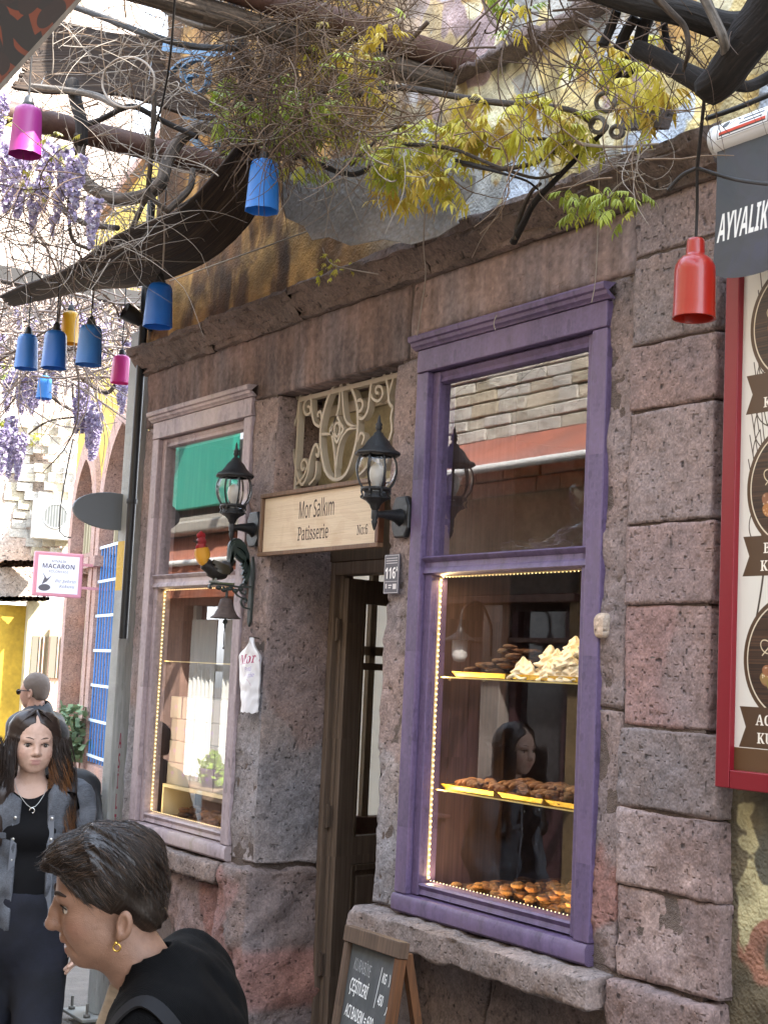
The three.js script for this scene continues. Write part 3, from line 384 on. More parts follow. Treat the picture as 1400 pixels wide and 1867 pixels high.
// ---------------------------------------------------------------- wall lanterns
const mBlack = std({ color: C('#1c1d1f'), roughness: 0.42, bumpMap: rep(fineBump, 8), bumpScale: 0.001 }), mLampGlass = phys({ color: C('#ffffff'), transmission: 1, thickness: 0, roughness: 0.02, ior: 1.6 }), mBulb = std({ color: C('#bdbab2'), roughness: 0.35 });
function lantern(X, Y, zc, label) { // Y: height of the arm, zc: how far the body stands off the wall
  const t = thing('wall_lantern', label, 'lantern', V(X, Y, 0), 'black wall lanterns by the shop door'), at = (y) => V(X, Y + y, zc), k = 1.0;
  // wall plate: a stretched octagon with a bevel
  const oct = shapeOf([[-0.03, -0.07], [0.03, -0.07], [0.048, -0.04], [0.048, 0.04], [0.03, 0.07], [-0.03, 0.07], [-0.048, 0.04], [-0.048, -0.04]]), pl = extr(oct, 0.012, 0.006); pl.translate(X, Y, 0.008); part('wall_plate', pl, mBlack, t);
  part('arm', tube([V(X, Y, 0.022), V(X, Y + 0.003, zc * 0.45), V(X, Y, zc)], (s) => mix(0.038, 0.010, Math.pow(s, 0.45)), { rad: 8, seg: 12 }), mBlack, t);
  part('bottom_finial', lathe([[0, -0.062], [0.004, -0.055], [0.010, -0.036], [0.012, -0.026], [0.008, -0.022], [0.013, -0.016], [0.013, 0.012], [0.009, 0.016]], 12, at(0)), mBlack, t);
  part('cup', lathe([[0.011, 0.012], [0.018, 0.024], [0.022, 0.034], [0.036, 0.048], [0.052, 0.055], [0.053, 0.060], [0.045, 0.064], [0.044, 0.078]], 8, at(0)), mBlack, t);
  part('neck_ring', lathe([[0.046, 0.083], [0.056, 0.086], [0.058, 0.094], [0.050, 0.098]], 24, at(0)), mBlack, t);
  const gl = [[0.040, 0.064], [0.038, 0.075], [0.047, 0.092], [0.064, 0.115], [0.074, 0.145], [0.076, 0.170], [0.070, 0.198], [0.058, 0.220]];
  part('glass_globe', lathe(gl, 32, at(0)), mLampGlass, t);
  for (let i = 0; i < 8; i++) { const a = i / 8 * Math.PI * 2 + 0.2; part('cage_rib', ribbon(gl.map(([r, y]) => V(X + Math.cos(a) * (r + 0.003), Y + y, zc + Math.sin(a) * (r + 0.003))), 0.006, 0.005, V(-Math.sin(a), 0, Math.cos(a)), false, 16), mBlack, t); }
  for (let i = 0; i < 8; i++) { const a = i / 8 * Math.PI * 2 + 0.2; part('curl', ribbon([[0.054, 0.088], [0.058, 0.080], [0.052, 0.072], [0.054, 0.064], [0.060, 0.060]].map(([r, y]) => V(X + Math.cos(a) * r, Y + y, zc + Math.sin(a) * r)), 0.006, 0.004, V(-Math.sin(a), 0, Math.cos(a)), false, 10), mBlack, t); }
  part('cap', lathe([[0.056, 0.214], [0.084, 0.216], [0.087, 0.222], [0.082, 0.230], [0.066, 0.238], [0.050, 0.256], [0.040, 0.272], [0.026, 0.286], [0.020, 0.292], [0.017, 0.300], [0.010, 0.304], [0.008, 0.312]], 8, at(0)), mBlack, t);
  part('top_finial', lathe([[0.008, 0.310], [0.014, 0.318], [0.010, 0.326], [0.014, 0.331], [0.007, 0.340], [0.004, 0.360], [0, 0.372]], 12, at(0)), mBlack, t);
  part('bulb', lathe([[0.012, 0.085], [0.013, 0.105], [0.024, 0.125], [0.029, 0.148], [0.024, 0.172], [0.010, 0.186], [0, 0.189]], 16, at(0)), mBulb, t);
  return t;
}
lantern(-4.545, 2.368, 0.135, 'black wall lantern between the shop sign and the violet window'); lantern(-5.70, 2.385, 0.125, 'black wall lantern in front of the pale mauve window');

// ---------------------------------------------------------------- rooster door bell
{
  const X = -5.712, Y = 2.115, t = thing('rooster_bell', 'cast iron wall bell with painted rooster on its scroll bracket', 'bell', V(X, Y, 0));
  const mRust = std({ color: C('#5b4a43'), roughness: 0.7, map: rep(blotch, 6) }), mIron = std({ color: C('#2f3531'), roughness: 0.6 }), side = V(1, 0, 0), P = (y, z) => V(X, Y + y, z);
  part('back_plate', extr(shapeOf([[-0.012, -0.13], [0, -0.15], [0.012, -0.13], [0.014, -0.05], [0.01, 0], [0.016, 0.06], [0.01, 0.12], [0, 0.15], [-0.01, 0.12], [-0.016, 0.06], [-0.01, 0], [-0.014, -0.05]]), 0.008, 0.002).translate(X, Y, 0.004), mIron, t);
  part('bracket_arm', [ribbon([P(0.02, 0.01), P(0.016, 0.08), P(0.022, 0.15), P(0.016, 0.205), P(0.004, 0.212), P(0.002, 0.200)], 0.016, 0.008, side), ribbon([P(-0.075, 0.012), P(-0.07, 0.04), P(-0.045, 0.055), P(-0.03, 0.04), P(-0.04, 0.028), P(-0.05, 0.036)], 0.012, 0.006, side), ribbon([P(0.015, 0.03), P(0.03, 0.05), P(0.015, 0.065), P(-0.01, 0.055), P(-0.012, 0.036), P(0.002, 0.036)], 0.012, 0.006, side), ribbon([P(-0.04, 0.03), P(-0.02, 0.075), P(0.004, 0.10), P(-0.006, 0.13), P(0.012, 0.145)], 0.012, 0.005, side)], mIron, t);
  part('scroll_leaf', [0.06, 0.085, 0.11, 0.14, 0.165].map((z, i) => { const g = new THREE.SphereGeometry(1, 8, 6); g.scale(0.012, 0.010, 0.014); g.translate(X, Y + 0.006 - (i % 2) * 0.008, z); return g; }), mIron, t);
  part('bell_cup', lathe([[0, -0.034], [0.012, -0.036], [0.026, -0.042], [0.031, -0.060], [0.037, -0.085], [0.050, -0.108], [0.066, -0.122], [0.062, -0.124], [0.046, -0.112], [0.032, -0.09]], 28, P(0, 0.125)), mRust, t);
  part('bell_hanger', rod(P(0.012, 0.125), P(-0.036, 0.125), 0.006), mIron, t); part('clapper', [new THREE.SphereGeometry(0.011, 12, 8).translate(X, Y - 0.138, 0.125), rod(P(-0.10, 0.125), P(-0.165, 0.125), 0.004)], mIron, t); part('pull_cord', [tube([P(-0.165, 0.125), P(-0.20, 0.127), P(-0.245, 0.126)], 0.0022, { rad: 5 }), new THREE.SphereGeometry(0.005, 8, 6).translate(X, Y - 0.25, 0.126)], std({ color: C('#3b2f28') }), t);
  // rooster: flat-cast but full-bodied; head towards the street
  const bird = new THREE.Group(); bird.name = 'rooster'; bird.scale.setScalar(1.32); bird.position.set(0, -0.008, 0.005); t.add(bird); rootPos.set(bird, rootPos.get(t));
  const q = (n, g, c, r = 0.45) => part(n, g, std({ color: C(c), roughness: r, bumpMap: rep(fineBump, 10), bumpScale: 0.003 }), bird), Q = (y, z, x = 0) => V(X + x, Y + 0.03 + y, 0.075 + z);
  q('body', tube([Q(0.075, 0.115), Q(0.055, 0.10), Q(0.04, 0.072), Q(0.036, 0.045), Q(0.052, 0.018), Q(0.075, 0.002)], (s) => [0.011, 0.022, 0.030, 0.030, 0.024, 0.012][Math.min(5, Math.floor(s * 5.99))] * (0.98 + 0.04 * s), { rad: 12, seg: 22 }), '#241f1c');
  q('breast', tube([Q(0.105, 0.116), Q(0.085, 0.112), Q(0.062, 0.106), Q(0.045, 0.092)], (s) => 0.013 + 0.013 * Math.sin(Math.PI * Math.min(1, s + 0.2)), { rad: 10, seg: 12 }), '#c98d1e');
  q('head', [new THREE.SphereGeometry(0.0165, 14, 10).translate(X, Y + 0.03 + 0.125, 0.075 + 0.118), tube([Q(0.125, 0.118), Q(0.105, 0.117), Q(0.09, 0.113)], 0.0145, { rad: 10 })], '#8e1d22');
  q('comb', [[0.144, 0.112, 0.010], [0.148, 0.121, 0.011], [0.143, 0.129, 0.009], [0.104, 0.131, 0.009]].map(([y, z, r]) => { const g = new THREE.SphereGeometry(1, 8, 6); g.scale(0.005, r, r * 0.8); const p = Q(y, z); g.translate(p.x, p.y, p.z); return g; }), '#a3181f'); const beak = new THREE.ConeGeometry(0.006, 0.018, 8); beak.rotateX(Math.PI / 2); const bp = Q(0.123, 0.141); beak.translate(bp.x, bp.y, bp.z); q('beak', beak, '#3a2a20');
  for (let i = 0; i < 7; i++) { const k = i / 6, h = 0.142 - 0.06 * k, b = -0.028 - 0.012 * k; q('tail_feather', ribbon([Q(0.062, 0.012), Q(0.10 + 0.03 * (1 - k), 0.008 - 0.012 * k), Q(h, -0.012 - 0.01 * k), Q(h - 0.02, b - 0.012), Q(h - 0.06, b - 0.016), Q(h - 0.085, b - 0.008)].map((p) => p.add(V((i % 3 - 1) * 0.006, 0, 0))), 0.012, 0.012, side, false, 20), i % 2 ? '#26332c' : '#1d2a26'); }
  q('wing', [0, 1, 2].map((i) => ribbon([Q(0.062 - i * 0.012, 0.085 - i * 0.008, 0.026), Q(0.052 - i * 0.010, 0.055, 0.030), Q(0.046 - i * 0.008, 0.03 - i * 0.004, 0.026)], 0.008, 0.013, side)), '#3a3324'); for (const s of [-0.008, 0.008]) q('leg', [rod(Q(0.025, 0.062, s), Q(-0.002, 0.064, s), 0.0045), rod(Q(-0.002, 0.05, s), Q(-0.002, 0.078, s), 0.004)], '#8d8f86');
  part('base_moss', [box(X - 0.012, X + 0.012, Y + 0.022, Y + 0.030, 0.095, 0.185, 0.003)], std({ color: C('#5d6146'), roughness: 0.9 }), t);
}
// ---------------------------------------------------------------- house number plate
{
  const x0 = -4.648, x1 = -4.548, y0 = 2.085, y1 = 2.232, tx = canvasTex(256, 384, (g, w, h) => {
    g.fillStyle = '#4d4a52'; g.fillRect(0, 0, w, h); g.strokeStyle = '#b9b4b6'; g.lineWidth = 6; g.strokeRect(10, 10, w - 20, h - 20);
    g.fillStyle = '#b9b4b6'; for (const y of [34, 58, 82]) g.fillRect(30, y, w - 60, 8); g.fillRect(22, 262, w - 44, 5);
    g.fillStyle = '#e9e6e4'; g.save(); g.translate(18, 236); g.scale(0.74, 1); g.font = 'bold 150px sans-serif'; g.fillText('116', 0, 0); g.font = 'bold 66px sans-serif'; g.fillText('A', 252, -66); g.restore();
    g.fillStyle = '#cfcac9'; g.fillRect(34, 286, 22, 46); g.fillRect(84, 296, 60, 12); g.fillRect(84, 320, 44, 10); g.fillRect(160, 288, 58, 52);
  });
  const g = box(x0, x1, y0, y1, 0.010, 0.016, 0.002); planeUV01(g, x0, x1, y0, y1);
  single('house_number_plate', 'small dark enamel house number plate reading 116A beside the doorway', 'number plate', g, std({ map: tx, roughness: 0.4 }), V(-4.6, 2.085, 0.013));
}
// ---------------------------------------------------------------- plastic carrier bag hung from a nail
{
  const b = V(-5.655, 1.66, 0.02), t = thing('carrier_bag', 'crumpled white plastic bag with magenta lettering hung beside the doorway', 'bag', b);
  const tx = canvasTex(256, 512, (g, w, h) => { g.fillStyle = '#e6e6ea'; g.fillRect(0, 0, w, h); g.save(); g.translate(66, 190); g.rotate(-0.12); g.fillStyle = '#a5205f'; g.font = 'bold italic 92px serif'; g.fillText('Mor S', -34, 0); g.fillStyle = '#8e7ac0'; g.font = 'italic 40px serif'; g.fillText('Pati', 34, 52); g.fillText('sserie', 22, 96); g.restore(); g.strokeStyle = 'rgba(150,60,110,0.5)'; g.lineWidth = 3; g.beginPath(); g.arc(130, 350, 60, 3.4, 6); g.stroke(); });
  const n = 26, m = 40, gg = new THREE.PlaneGeometry(1, 1, n, m), mk = (s) => { const g = gg.clone(), p = g.attributes.position; for (let i = 0; i < p.count; i++) { const u = p.getX(i) + 0.5, v = p.getY(i) + 0.5, w = v > 0.72 ? mix(0.19, 0.016, sstep(0.72, 0.98, v)) : mix(0.15, 0.19, sstep(0, 0.6, v)); const lean = mix(0.030, 0, v), y = 1.600 + v * 0.315, cr = 0.007 * fbm3(u * 3 + s, v * 4, 1, 4) + 0.0016 * Math.sin(v * 30 + u * 4 + fbm3(u * 3, v * 3, 2) * 6); p.setXYZ(i, -5.648 + (u - 0.5) * w + lean + 0.02 * sstep(0.7, 1, v), y + (v < 0.05 ? 0.012 * fbm3(u * 6, 1, 1) : 0), 0.032 + s * (0.022 * Math.sin(Math.PI * u) * (1 - v * 0.6) + 0.004) + cr); } g.computeVertexNormals(); return g; };
  part('bag_front', mk(1), phys({ map: tx, roughness: 0.35, transmission: 0.15, thickness: 0 }), t); part('bag_back', mk(-0.6), std({ color: C('#dadade'), roughness: 0.4 }), t);
  part('nail', rod(V(-5.628, 1.913, 0.0), V(-5.628, 1.916, 0.05), 0.003), mIronNail(), t);
}
function mIronNail() { return std({ color: C('#55504a'), metalness: 0.7, roughness: 0.5 }); }
// ---------------------------------------------------------------- chalkboard on the pavement
{
  const tl = onZ(640, 1675, 0.40), tr = onZ(750, 1705, 0.40), down = onX(610, 1867, tl.x).sub(tl); down.multiplyScalar(1 / -down.y); const H = tl.y - 0.005, W = tr.x - tl.x - 0.03; tl.y -= 0.02;
  const t = thing('chalkboard_sign', 'wooden framed chalkboard easel with handwritten cookie prices beside the doorway', 'chalkboard', V(tl.x + W / 2, 0, 0.45));
  const y = V(down.x, -1, down.z).normalize().negate(), x = V(1, 0, 0), z = x.clone().cross(y).normalize(), L = H / y.y, M = new THREE.Matrix4().makeBasis(x, y, z).setPosition(tl.x, tl.y - L * y.y, tl.z - L * y.z), put = (g) => { g.applyMatrix4(M); return g; };
  const mF = std({ color: C('#7d6450'), map: rep(woodMap, 4), roughness: 0.7 }), mSide = std({ color: C('#8a5a34'), map: rep(woodMap, 4), roughness: 0.7 });
  const tx = canvasTex(640, 1024, (g, w, h) => {
    g.fillStyle = '#4b4e4f'; g.fillRect(0, 0, w, h); const q = rngOf(9); for (let i = 0; i < 260; i++) { g.fillStyle = `rgba(220,222,224,${0.008 + 0.02 * q()})`; g.beginPath(); g.ellipse(q() * w, q() * h, 20 + 110 * q(), 10 + 30 * q(), q() * 3, 0, 7); g.fill(); }
    g.lineCap = 'round'; const tt = (s, X, Y, size, sx, a, rot = 0) => { g.save(); g.translate(X, Y); g.rotate(rot); g.scale(sx, 1); g.font = `italic ${size}px sans-serif`; g.globalAlpha = a; g.fillStyle = '#eef0ef'; g.strokeStyle = '#eef0ef'; g.lineWidth = 2.2; g.fillText(s, 0, 0); if (a > 0.6) g.strokeText(s, 0, 0); g.restore(); };
    tt('KURABİYE', 60, 96, 64, 0.86, 0.45, 0.05); tt('ÇEŞİTLERİ', 46, 176, 66, 0.88, 0.95, 0.05); tt('KG', 474, 108, 50, 0.9, 0.9, 0.05); tt('450₺', 456, 190, 54, 0.8, 0.95, 0.05);
    g.strokeStyle = '#eef0ef'; g.lineWidth = 6; g.beginPath(); g.moveTo(458, 56); g.lineTo(420, 206); g.stroke(); g.beginPath(); g.arc(548, 92, 34, -0.6, 0.7); g.stroke(); g.beginPath(); g.arc(560, 186, 36, 0.1, 1.1); g.stroke();
    tt('ACI BADEM = 600₺', 36, 274, 64, 0.80, 0.95, 0.05); tt('Lor Tatlısı = 80₺', 32, 366, 64, 0.88, 0.95, 0.05);
    for (let i = 0; i < 40; i++) { g.fillStyle = 'rgba(75,78,79,0.28)'; g.beginPath(); g.ellipse(q() * w, q() * h, 6 + 26 * q(), 3 + 7 * q(), q() * 3, 0, 7); g.fill(); }
  });
  const bd = box(0.028, W - 0.028, L * 0.12, L - 0.05, -0.008, 0.0); planeUV01(bd, 0.028, W - 0.028, L * 0.12, L - 0.05);
  part('board', put(bd), std({ map: tx, roughness: 0.85 }), t); part('top_rail', put(box(-0.004, W + 0.004, L - 0.05, L, -0.016, 0.020, 0.003)), mF, t); part('side_rail', put(box(0, 0.024, 0, L - 0.051, -0.016, 0.016, 0.003)), mF, t); part('side_rail', put(box(W - 0.024, W, 0, L - 0.051, -0.016, 0.016, 0.003)), mSide, t); part('bottom_rail', put(box(0.031, W - 0.031, L * 0.08, L * 0.12, -0.014, 0.014, 0.003)), mF, t);
  const b1 = V(tl.x + W - 0.02, tl.y - 0.04, tl.z - 0.02), b0 = V(tl.x + 0.02, tl.y - 0.04, tl.z - 0.02); part('back_leg', bar(b1, V(b1.x, 0.0, 0.17), 0.028, 0.024, V(1, 0, 0)), mSide, t); part('back_leg', bar(b0, V(b0.x, 0.0, 0.17), 0.028, 0.024, V(1, 0, 0)), mSide, t); part('back_stretcher', bar(V(b0.x, 0.35, 0.256), V(b1.x, 0.35, 0.256), 0.03, 0.016, V(0, 0, 1)), mSide, t);
}
// ---------------------------------------------------------------- neighbour on the near side: stucco wall, menu board, awning
{
  const t = thing('stucco_neighbour_building', 'olive grey stucco wall with peeling salmon and cream patches beside the stone corner', 'building', V(-1, 0, -0.1));
  const x0 = -2.955, x1 = 2.6, y0 = 0, y1 = 3.44;
  const tx = dataTex(1400, 868, (u, v) => {
    const x = mix(x0, x1, u), y = mix(y0, y1, v), n = fbm3(x * 2.2, y * 2.2, 1, 5), f = fbm3(x * 16, y * 16, 2, 4), q = fbm3(x * 9, y * 9, 7, 4);
    let c = [0.42, 0.38, 0.30]; const g = sstep(0.0, 0.2, n); c = [mix(c[0], 0.36, g), mix(c[1], 0.35, g), mix(c[2], 0.30, g)];
    const sal = sstep(0, 0.02, 0.055 + 0.10 * q - Math.hypot((x + 2.80) / 1.0, (y - 1.13) / 1.35)); c = [mix(c[0], 0.60, sal), mix(c[1], 0.43, sal), mix(c[2], 0.35, sal)];
    const cr = sstep(0, 0.012, 0.055 + 0.13 * q - Math.hypot((x + 2.845) / 0.75, (y - 1.31) / 1.9)) + sstep(0, 0.012, 0.02 + 0.08 * q - Math.hypot(x + 2.855, y - 1.42)) + sstep(0.34, 0.36, fbm3(x * 4 + 3, y * 4, 3, 4)); const k2 = clamp(cr); c = [mix(c[0], 0.72, k2), mix(c[1], 0.68, k2), mix(c[2], 0.52, k2)];
    const k = 0.95 + 0.34 * f + 0.14 * n; return [c[0] * k, c[1] * k, c[2] * k];
  }, { srgb: true, repeat: false });
  const g = new THREE.PlaneGeometry(x1 - x0, y1 - y0, 220, 136), p = g.attributes.position; g.translate((x0 + x1) / 2, (y0 + y1) / 2, 0);
  for (let i = 0; i < p.count; i++) { const x = p.getX(i), y = p.getY(i); p.setZ(i, -0.045 + 0.02 * fbm3(x * 3.5, y * 3.5, 2, 4) + 0.05 * sstep(0.9, 0.2, y)); } g.computeVertexNormals();
  part('stucco_face', g, std({ map: tx, bumpMap: rep(fineBump, 8, 5), bumpScale: 0.014, roughness: 0.95 }), t);
  part('wall_core', [box(-2.955, 2.6, 0, 3.44, -0.5, -0.09), box(-1.0, 2.6, 3.44, 6.0, -0.5, -0.06)], mortar, t);
}
{
  const X0 = -2.902, X1 = -1.55, Y0 = 1.53, Y1 = 3.02, t = thing('menu_board', 'red framed white menu board with wheat drawing and oval cookie pictures', 'menu board', V((X0 + X1) / 2, Y0, 0));
  const mRed = std({ color: C('#7d1220'), roughness: 0.35 }), fw = 0.05;
  const wood = (g, cx, cy, rx, ry, q) => { g.save(); g.beginPath(); g.ellipse(cx, cy, rx, ry, 0, 0, 7); g.clip(); g.fillStyle = '#3a261a'; g.fillRect(cx - rx, cy - ry, rx * 2, ry * 2); for (let i = 0; i < 70; i++) { g.strokeStyle = `rgba(${q() > 0.5 ? '90,62,42' : '24,14,9'},0.5)`; g.lineWidth = 1 + 3 * q(); const y = cy - ry + 2 * ry * q(); g.beginPath(); g.moveTo(cx - rx, y); g.lineTo(cx + rx, y + 6 * (q() - 0.5)); g.stroke(); }
    for (let i = 0; i < 26; i++) { const a = q() * 6.3, d = Math.sqrt(q()) * 0.72, x = cx + rx * d * Math.cos(a) + rx * 0.1, y = cy + ry * 0.25 + ry * d * 0.6 * Math.sin(a), r = rx * (0.12 + 0.08 * q()); g.fillStyle = `rgb(${120 + 60 * q() | 0},${84 + 40 * q() | 0},${52 + 20 * q() | 0})`; g.beginPath(); g.ellipse(x, y, r, r * 0.72, q(), 0, 7); g.fill(); for (let k = 0; k < 7; k++) { g.fillStyle = `rgba(236,222,196,${0.3 + 0.5 * q()})`; g.beginPath(); g.arc(x + (q() - 0.5) * r * 1.4, y + (q() - 0.5) * r, 1 + 2.5 * q(), 0, 7); g.fill(); } }
    g.strokeStyle = '#d8c8a6'; g.lineWidth = 3; g.beginPath(); g.ellipse(cx - rx * 0.5, cy - ry * 0.2, rx * 0.16, ry * 0.1, 0.6, 0, 7); g.stroke(); g.beginPath(); g.moveTo(cx - rx * 0.6, cy - ry * 0.05); g.lineTo(cx - rx * 0.2, cy - ry * 0.4); g.stroke(); g.restore();
    g.strokeStyle = '#4d3724'; g.lineWidth = 12; g.beginPath(); g.ellipse(cx, cy, rx + 4, ry + 4, 0, 0, 7); g.stroke(); g.strokeStyle = '#d9cdb4'; g.lineWidth = 4; g.beginPath(); g.ellipse(cx, cy, rx - 3, ry - 3, 0, 0, 7); g.stroke(); };
  const tx = canvasTex(1200, 1290, (g, w, h) => {
    const q = rngOf(5); g.fillStyle = '#d6d0c4'; g.fillRect(0, 0, w, h); g.fillStyle = '#b7a586'; g.beginPath(); g.moveTo(60, h - 60); g.bezierCurveTo(190, h - 150, 200, h - 250, 420, h - 300); g.lineTo(w, h - 300); g.lineTo(w, h - 60); g.fill(); g.fillStyle = '#5b4027'; g.fillRect(0, h - 56, w, 56);
    g.strokeStyle = '#3c3025'; g.lineCap = 'round';
    for (const ox of [0, 420, 840]) { // wheat ear
      g.lineWidth = 6; g.beginPath(); g.moveTo(46 + ox, 1000); g.bezierCurveTo(70 + ox, 900, 90 + ox, 820, 92 + ox, 740); g.stroke(); g.lineWidth = 3;
      for (let k = 0; k < 9; k++) { const y = 742 - k * 62, s = 1 - k * 0.05; for (const d of [-1, 1]) { g.beginPath(); g.moveTo(92 + ox, y); g.bezierCurveTo(92 + ox + d * 74 * s, y - 20, 92 + ox + d * 66 * s, y - 84, 92 + ox + d * 30 * s, y - 116); g.bezierCurveTo(92 + ox + d * 20 * s, y - 70, 92 + ox + d * 16, y - 30, 92 + ox, y); g.stroke(); g.beginPath(); g.moveTo(92 + ox + d * 34 * s, y - 112); g.lineTo(92 + ox + d * 64 * s, y - 230); g.stroke(); } }
      for (const [cy, a, b] of [[176, 'DAMLA', 'KURABİYE'], [588, 'BADEMLİ', 'KURABİYE'], [1012, 'ACIBADEM', 'KURABİYE']]) { wood(g, 168 + ox, cy, 132, 142, q); const y = cy + 150; g.fillStyle = '#4d3724'; g.beginPath(); g.moveTo(16 + ox, y - 30); g.lineTo(328 + ox, y - 30); g.lineTo(304 + ox, y + 20); g.lineTo(328 + ox, y + 70); g.lineTo(16 + ox, y + 70); g.lineTo(38 + ox, y + 20); g.fill(); g.fillStyle = '#efe7d8'; g.textAlign = 'center'; g.font = 'bold 36px serif'; g.fillText(a, 172 + ox, y + 14); g.fillText(b, 172 + ox, y + 58); }
    }
  });
  const f = box(X0 + fw, X1 - fw, Y0 + fw, Y1 - fw, 0.01, 0.035); planeUV01(f, X0 + fw, X1 - fw, Y0 + fw, Y1 - fw); part('printed_panel', f, std({ map: tx, roughness: 0.4 }), t);
  part('frame_bar', box(X0, X0 + fw, Y0 + 0.001, Y1 - 0.001, 0.004, 0.055, 0.004), mRed, t); part('frame_bar', box(X1 - fw, X1, Y0 + 0.001, Y1 - 0.001, 0.004, 0.055, 0.004), mRed, t); part('frame_bar', box(X0 + fw + 0.001, X1 - fw - 0.001, Y0, Y0 + fw, 0.004, 0.053, 0.004), mRed, t); part('frame_bar', box(X0 + fw + 0.001, X1 - fw - 0.001, Y1 - fw, Y1, 0.004, 0.053, 0.004), mRed, t);
}
{ // rolled awning with printed valance
  const a = onZ(1316, 258, 0.14), X1 = -1.45, t = thing('roller_awning', 'white roller awning tube with charcoal scalloped valance and white lettering', 'awning', V((a.x + X1) / 2, a.y - 0.4, 0.1));
  const lab = canvasTex(512, 256, (g, w, h) => { g.fillStyle = '#e2e0dd'; g.fillRect(0, 0, w, h); g.strokeStyle = '#4b4a4a'; g.lineWidth = 8; g.strokeRect(14, 14, w - 28, h - 28); g.fillStyle = '#3f3f41'; g.beginPath(); g.ellipse(86, 100, 34, 44, 0, 0, 7); g.fill(); g.lineWidth = 14; g.beginPath(); g.moveTo(130, 120); g.lineTo(190, 60); g.lineTo(230, 110); g.stroke(); g.fillRect(262, 60, 190, 20); g.fillRect(262, 100, 200, 26); g.fillRect(230, 150, 220, 16); g.fillStyle = '#c4442e'; g.fillRect(30, 178, w - 60, 30); g.fillStyle = '#333'; g.fillRect(30, 208, w - 60, 14); });
  const tb = new THREE.CylinderGeometry(0.045, 0.045, X1 - a.x, 28); tb.rotateZ(Math.PI / 2); tb.translate((a.x + X1) / 2, a.y, 0.14); part('roller_tube', tb, std({ color: C('#d6d4d2'), roughness: 0.4 }), t);
  { const l = new THREE.CylinderGeometry(0.0462, 0.0462, 0.19, 24, 1, true, -0.6, 1.5); const uv = l.attributes.uv; for (let i = 0; i < uv.count; i++) uv.setXY(i, 1 - uv.getY(i), uv.getX(i)); l.rotateZ(Math.PI / 2); l.rotateX(-0.25); l.translate(a.x + 0.115, a.y, 0.14); part('maker_label', l, std({ map: lab, roughness: 0.5 }), t); }
  const end = new THREE.CylinderGeometry(0.047, 0.047, 0.012, 24); end.rotateZ(Math.PI / 2); end.translate(a.x - 0.006, a.y, 0.14); part('end_cap', end, std({ color: C('#b8b5b0'), roughness: 0.5 }), t);
  const vx0 = a.x + 0.006, top = a.y - 0.035, drop = 0.335, per = 0.30, n = 150, pos = [], uv = [], idx = [];
  for (let i = 0; i <= n; i++) { const x = mix(vx0, X1, i / n), s = ((x - vx0) / per) % 1, low = drop + 0.045 * Math.sqrt(Math.max(0, 1 - Math.pow(2 * s - 1, 2))); for (let j = 0; j <= 10; j++) { const v = j / 10; pos.push(x, top - low * v, 0.165 + 0.008 * Math.sin(x * 9 + v) * v + 0.004 * fbm3(x * 5, v * 3, 2)); uv.push((x - vx0) / 1.4, 1 - low * v / 0.39); } }
  for (let i = 0; i < n; i++) for (let j = 0; j < 10; j++) { const k = i * 11 + j; idx.push(k, k + 1, k + 11, k + 1, k + 12, k + 11); }
  const vg = new THREE.BufferGeometry(); vg.setAttribute('position', new THREE.Float32BufferAttribute(pos, 3)); vg.setAttribute('uv', new THREE.Float32BufferAttribute(uv, 2)); vg.setIndex(idx); vg.computeVertexNormals();
  const tx = canvasTex(1400, 390, (g, w, h) => { g.fillStyle = '#4a4c4e'; g.fillRect(0, 0, w, h); const q = rngOf(4); for (let i = 0; i < 400; i++) { g.fillStyle = `rgba(${q() > 0.5 ? '90,92,94' : '50,52,54'},0.06)`; g.beginPath(); g.ellipse(q() * w, q() * h, 30 + 80 * q(), 20 + 60 * q(), q(), 0, 7); g.fill(); } g.fillStyle = '#e4e2dc'; g.save(); g.translate(8, 262); g.transform(0.42, 0, -0.10, 1, 0, 0); g.font = 'bold 108px sans-serif'; g.fillText('AYVALIK', 0, 0); g.fillText('S', 560, 0); g.restore(); });
  part('valance', vg, std({ map: tx, roughness: 0.9 }), t);
}

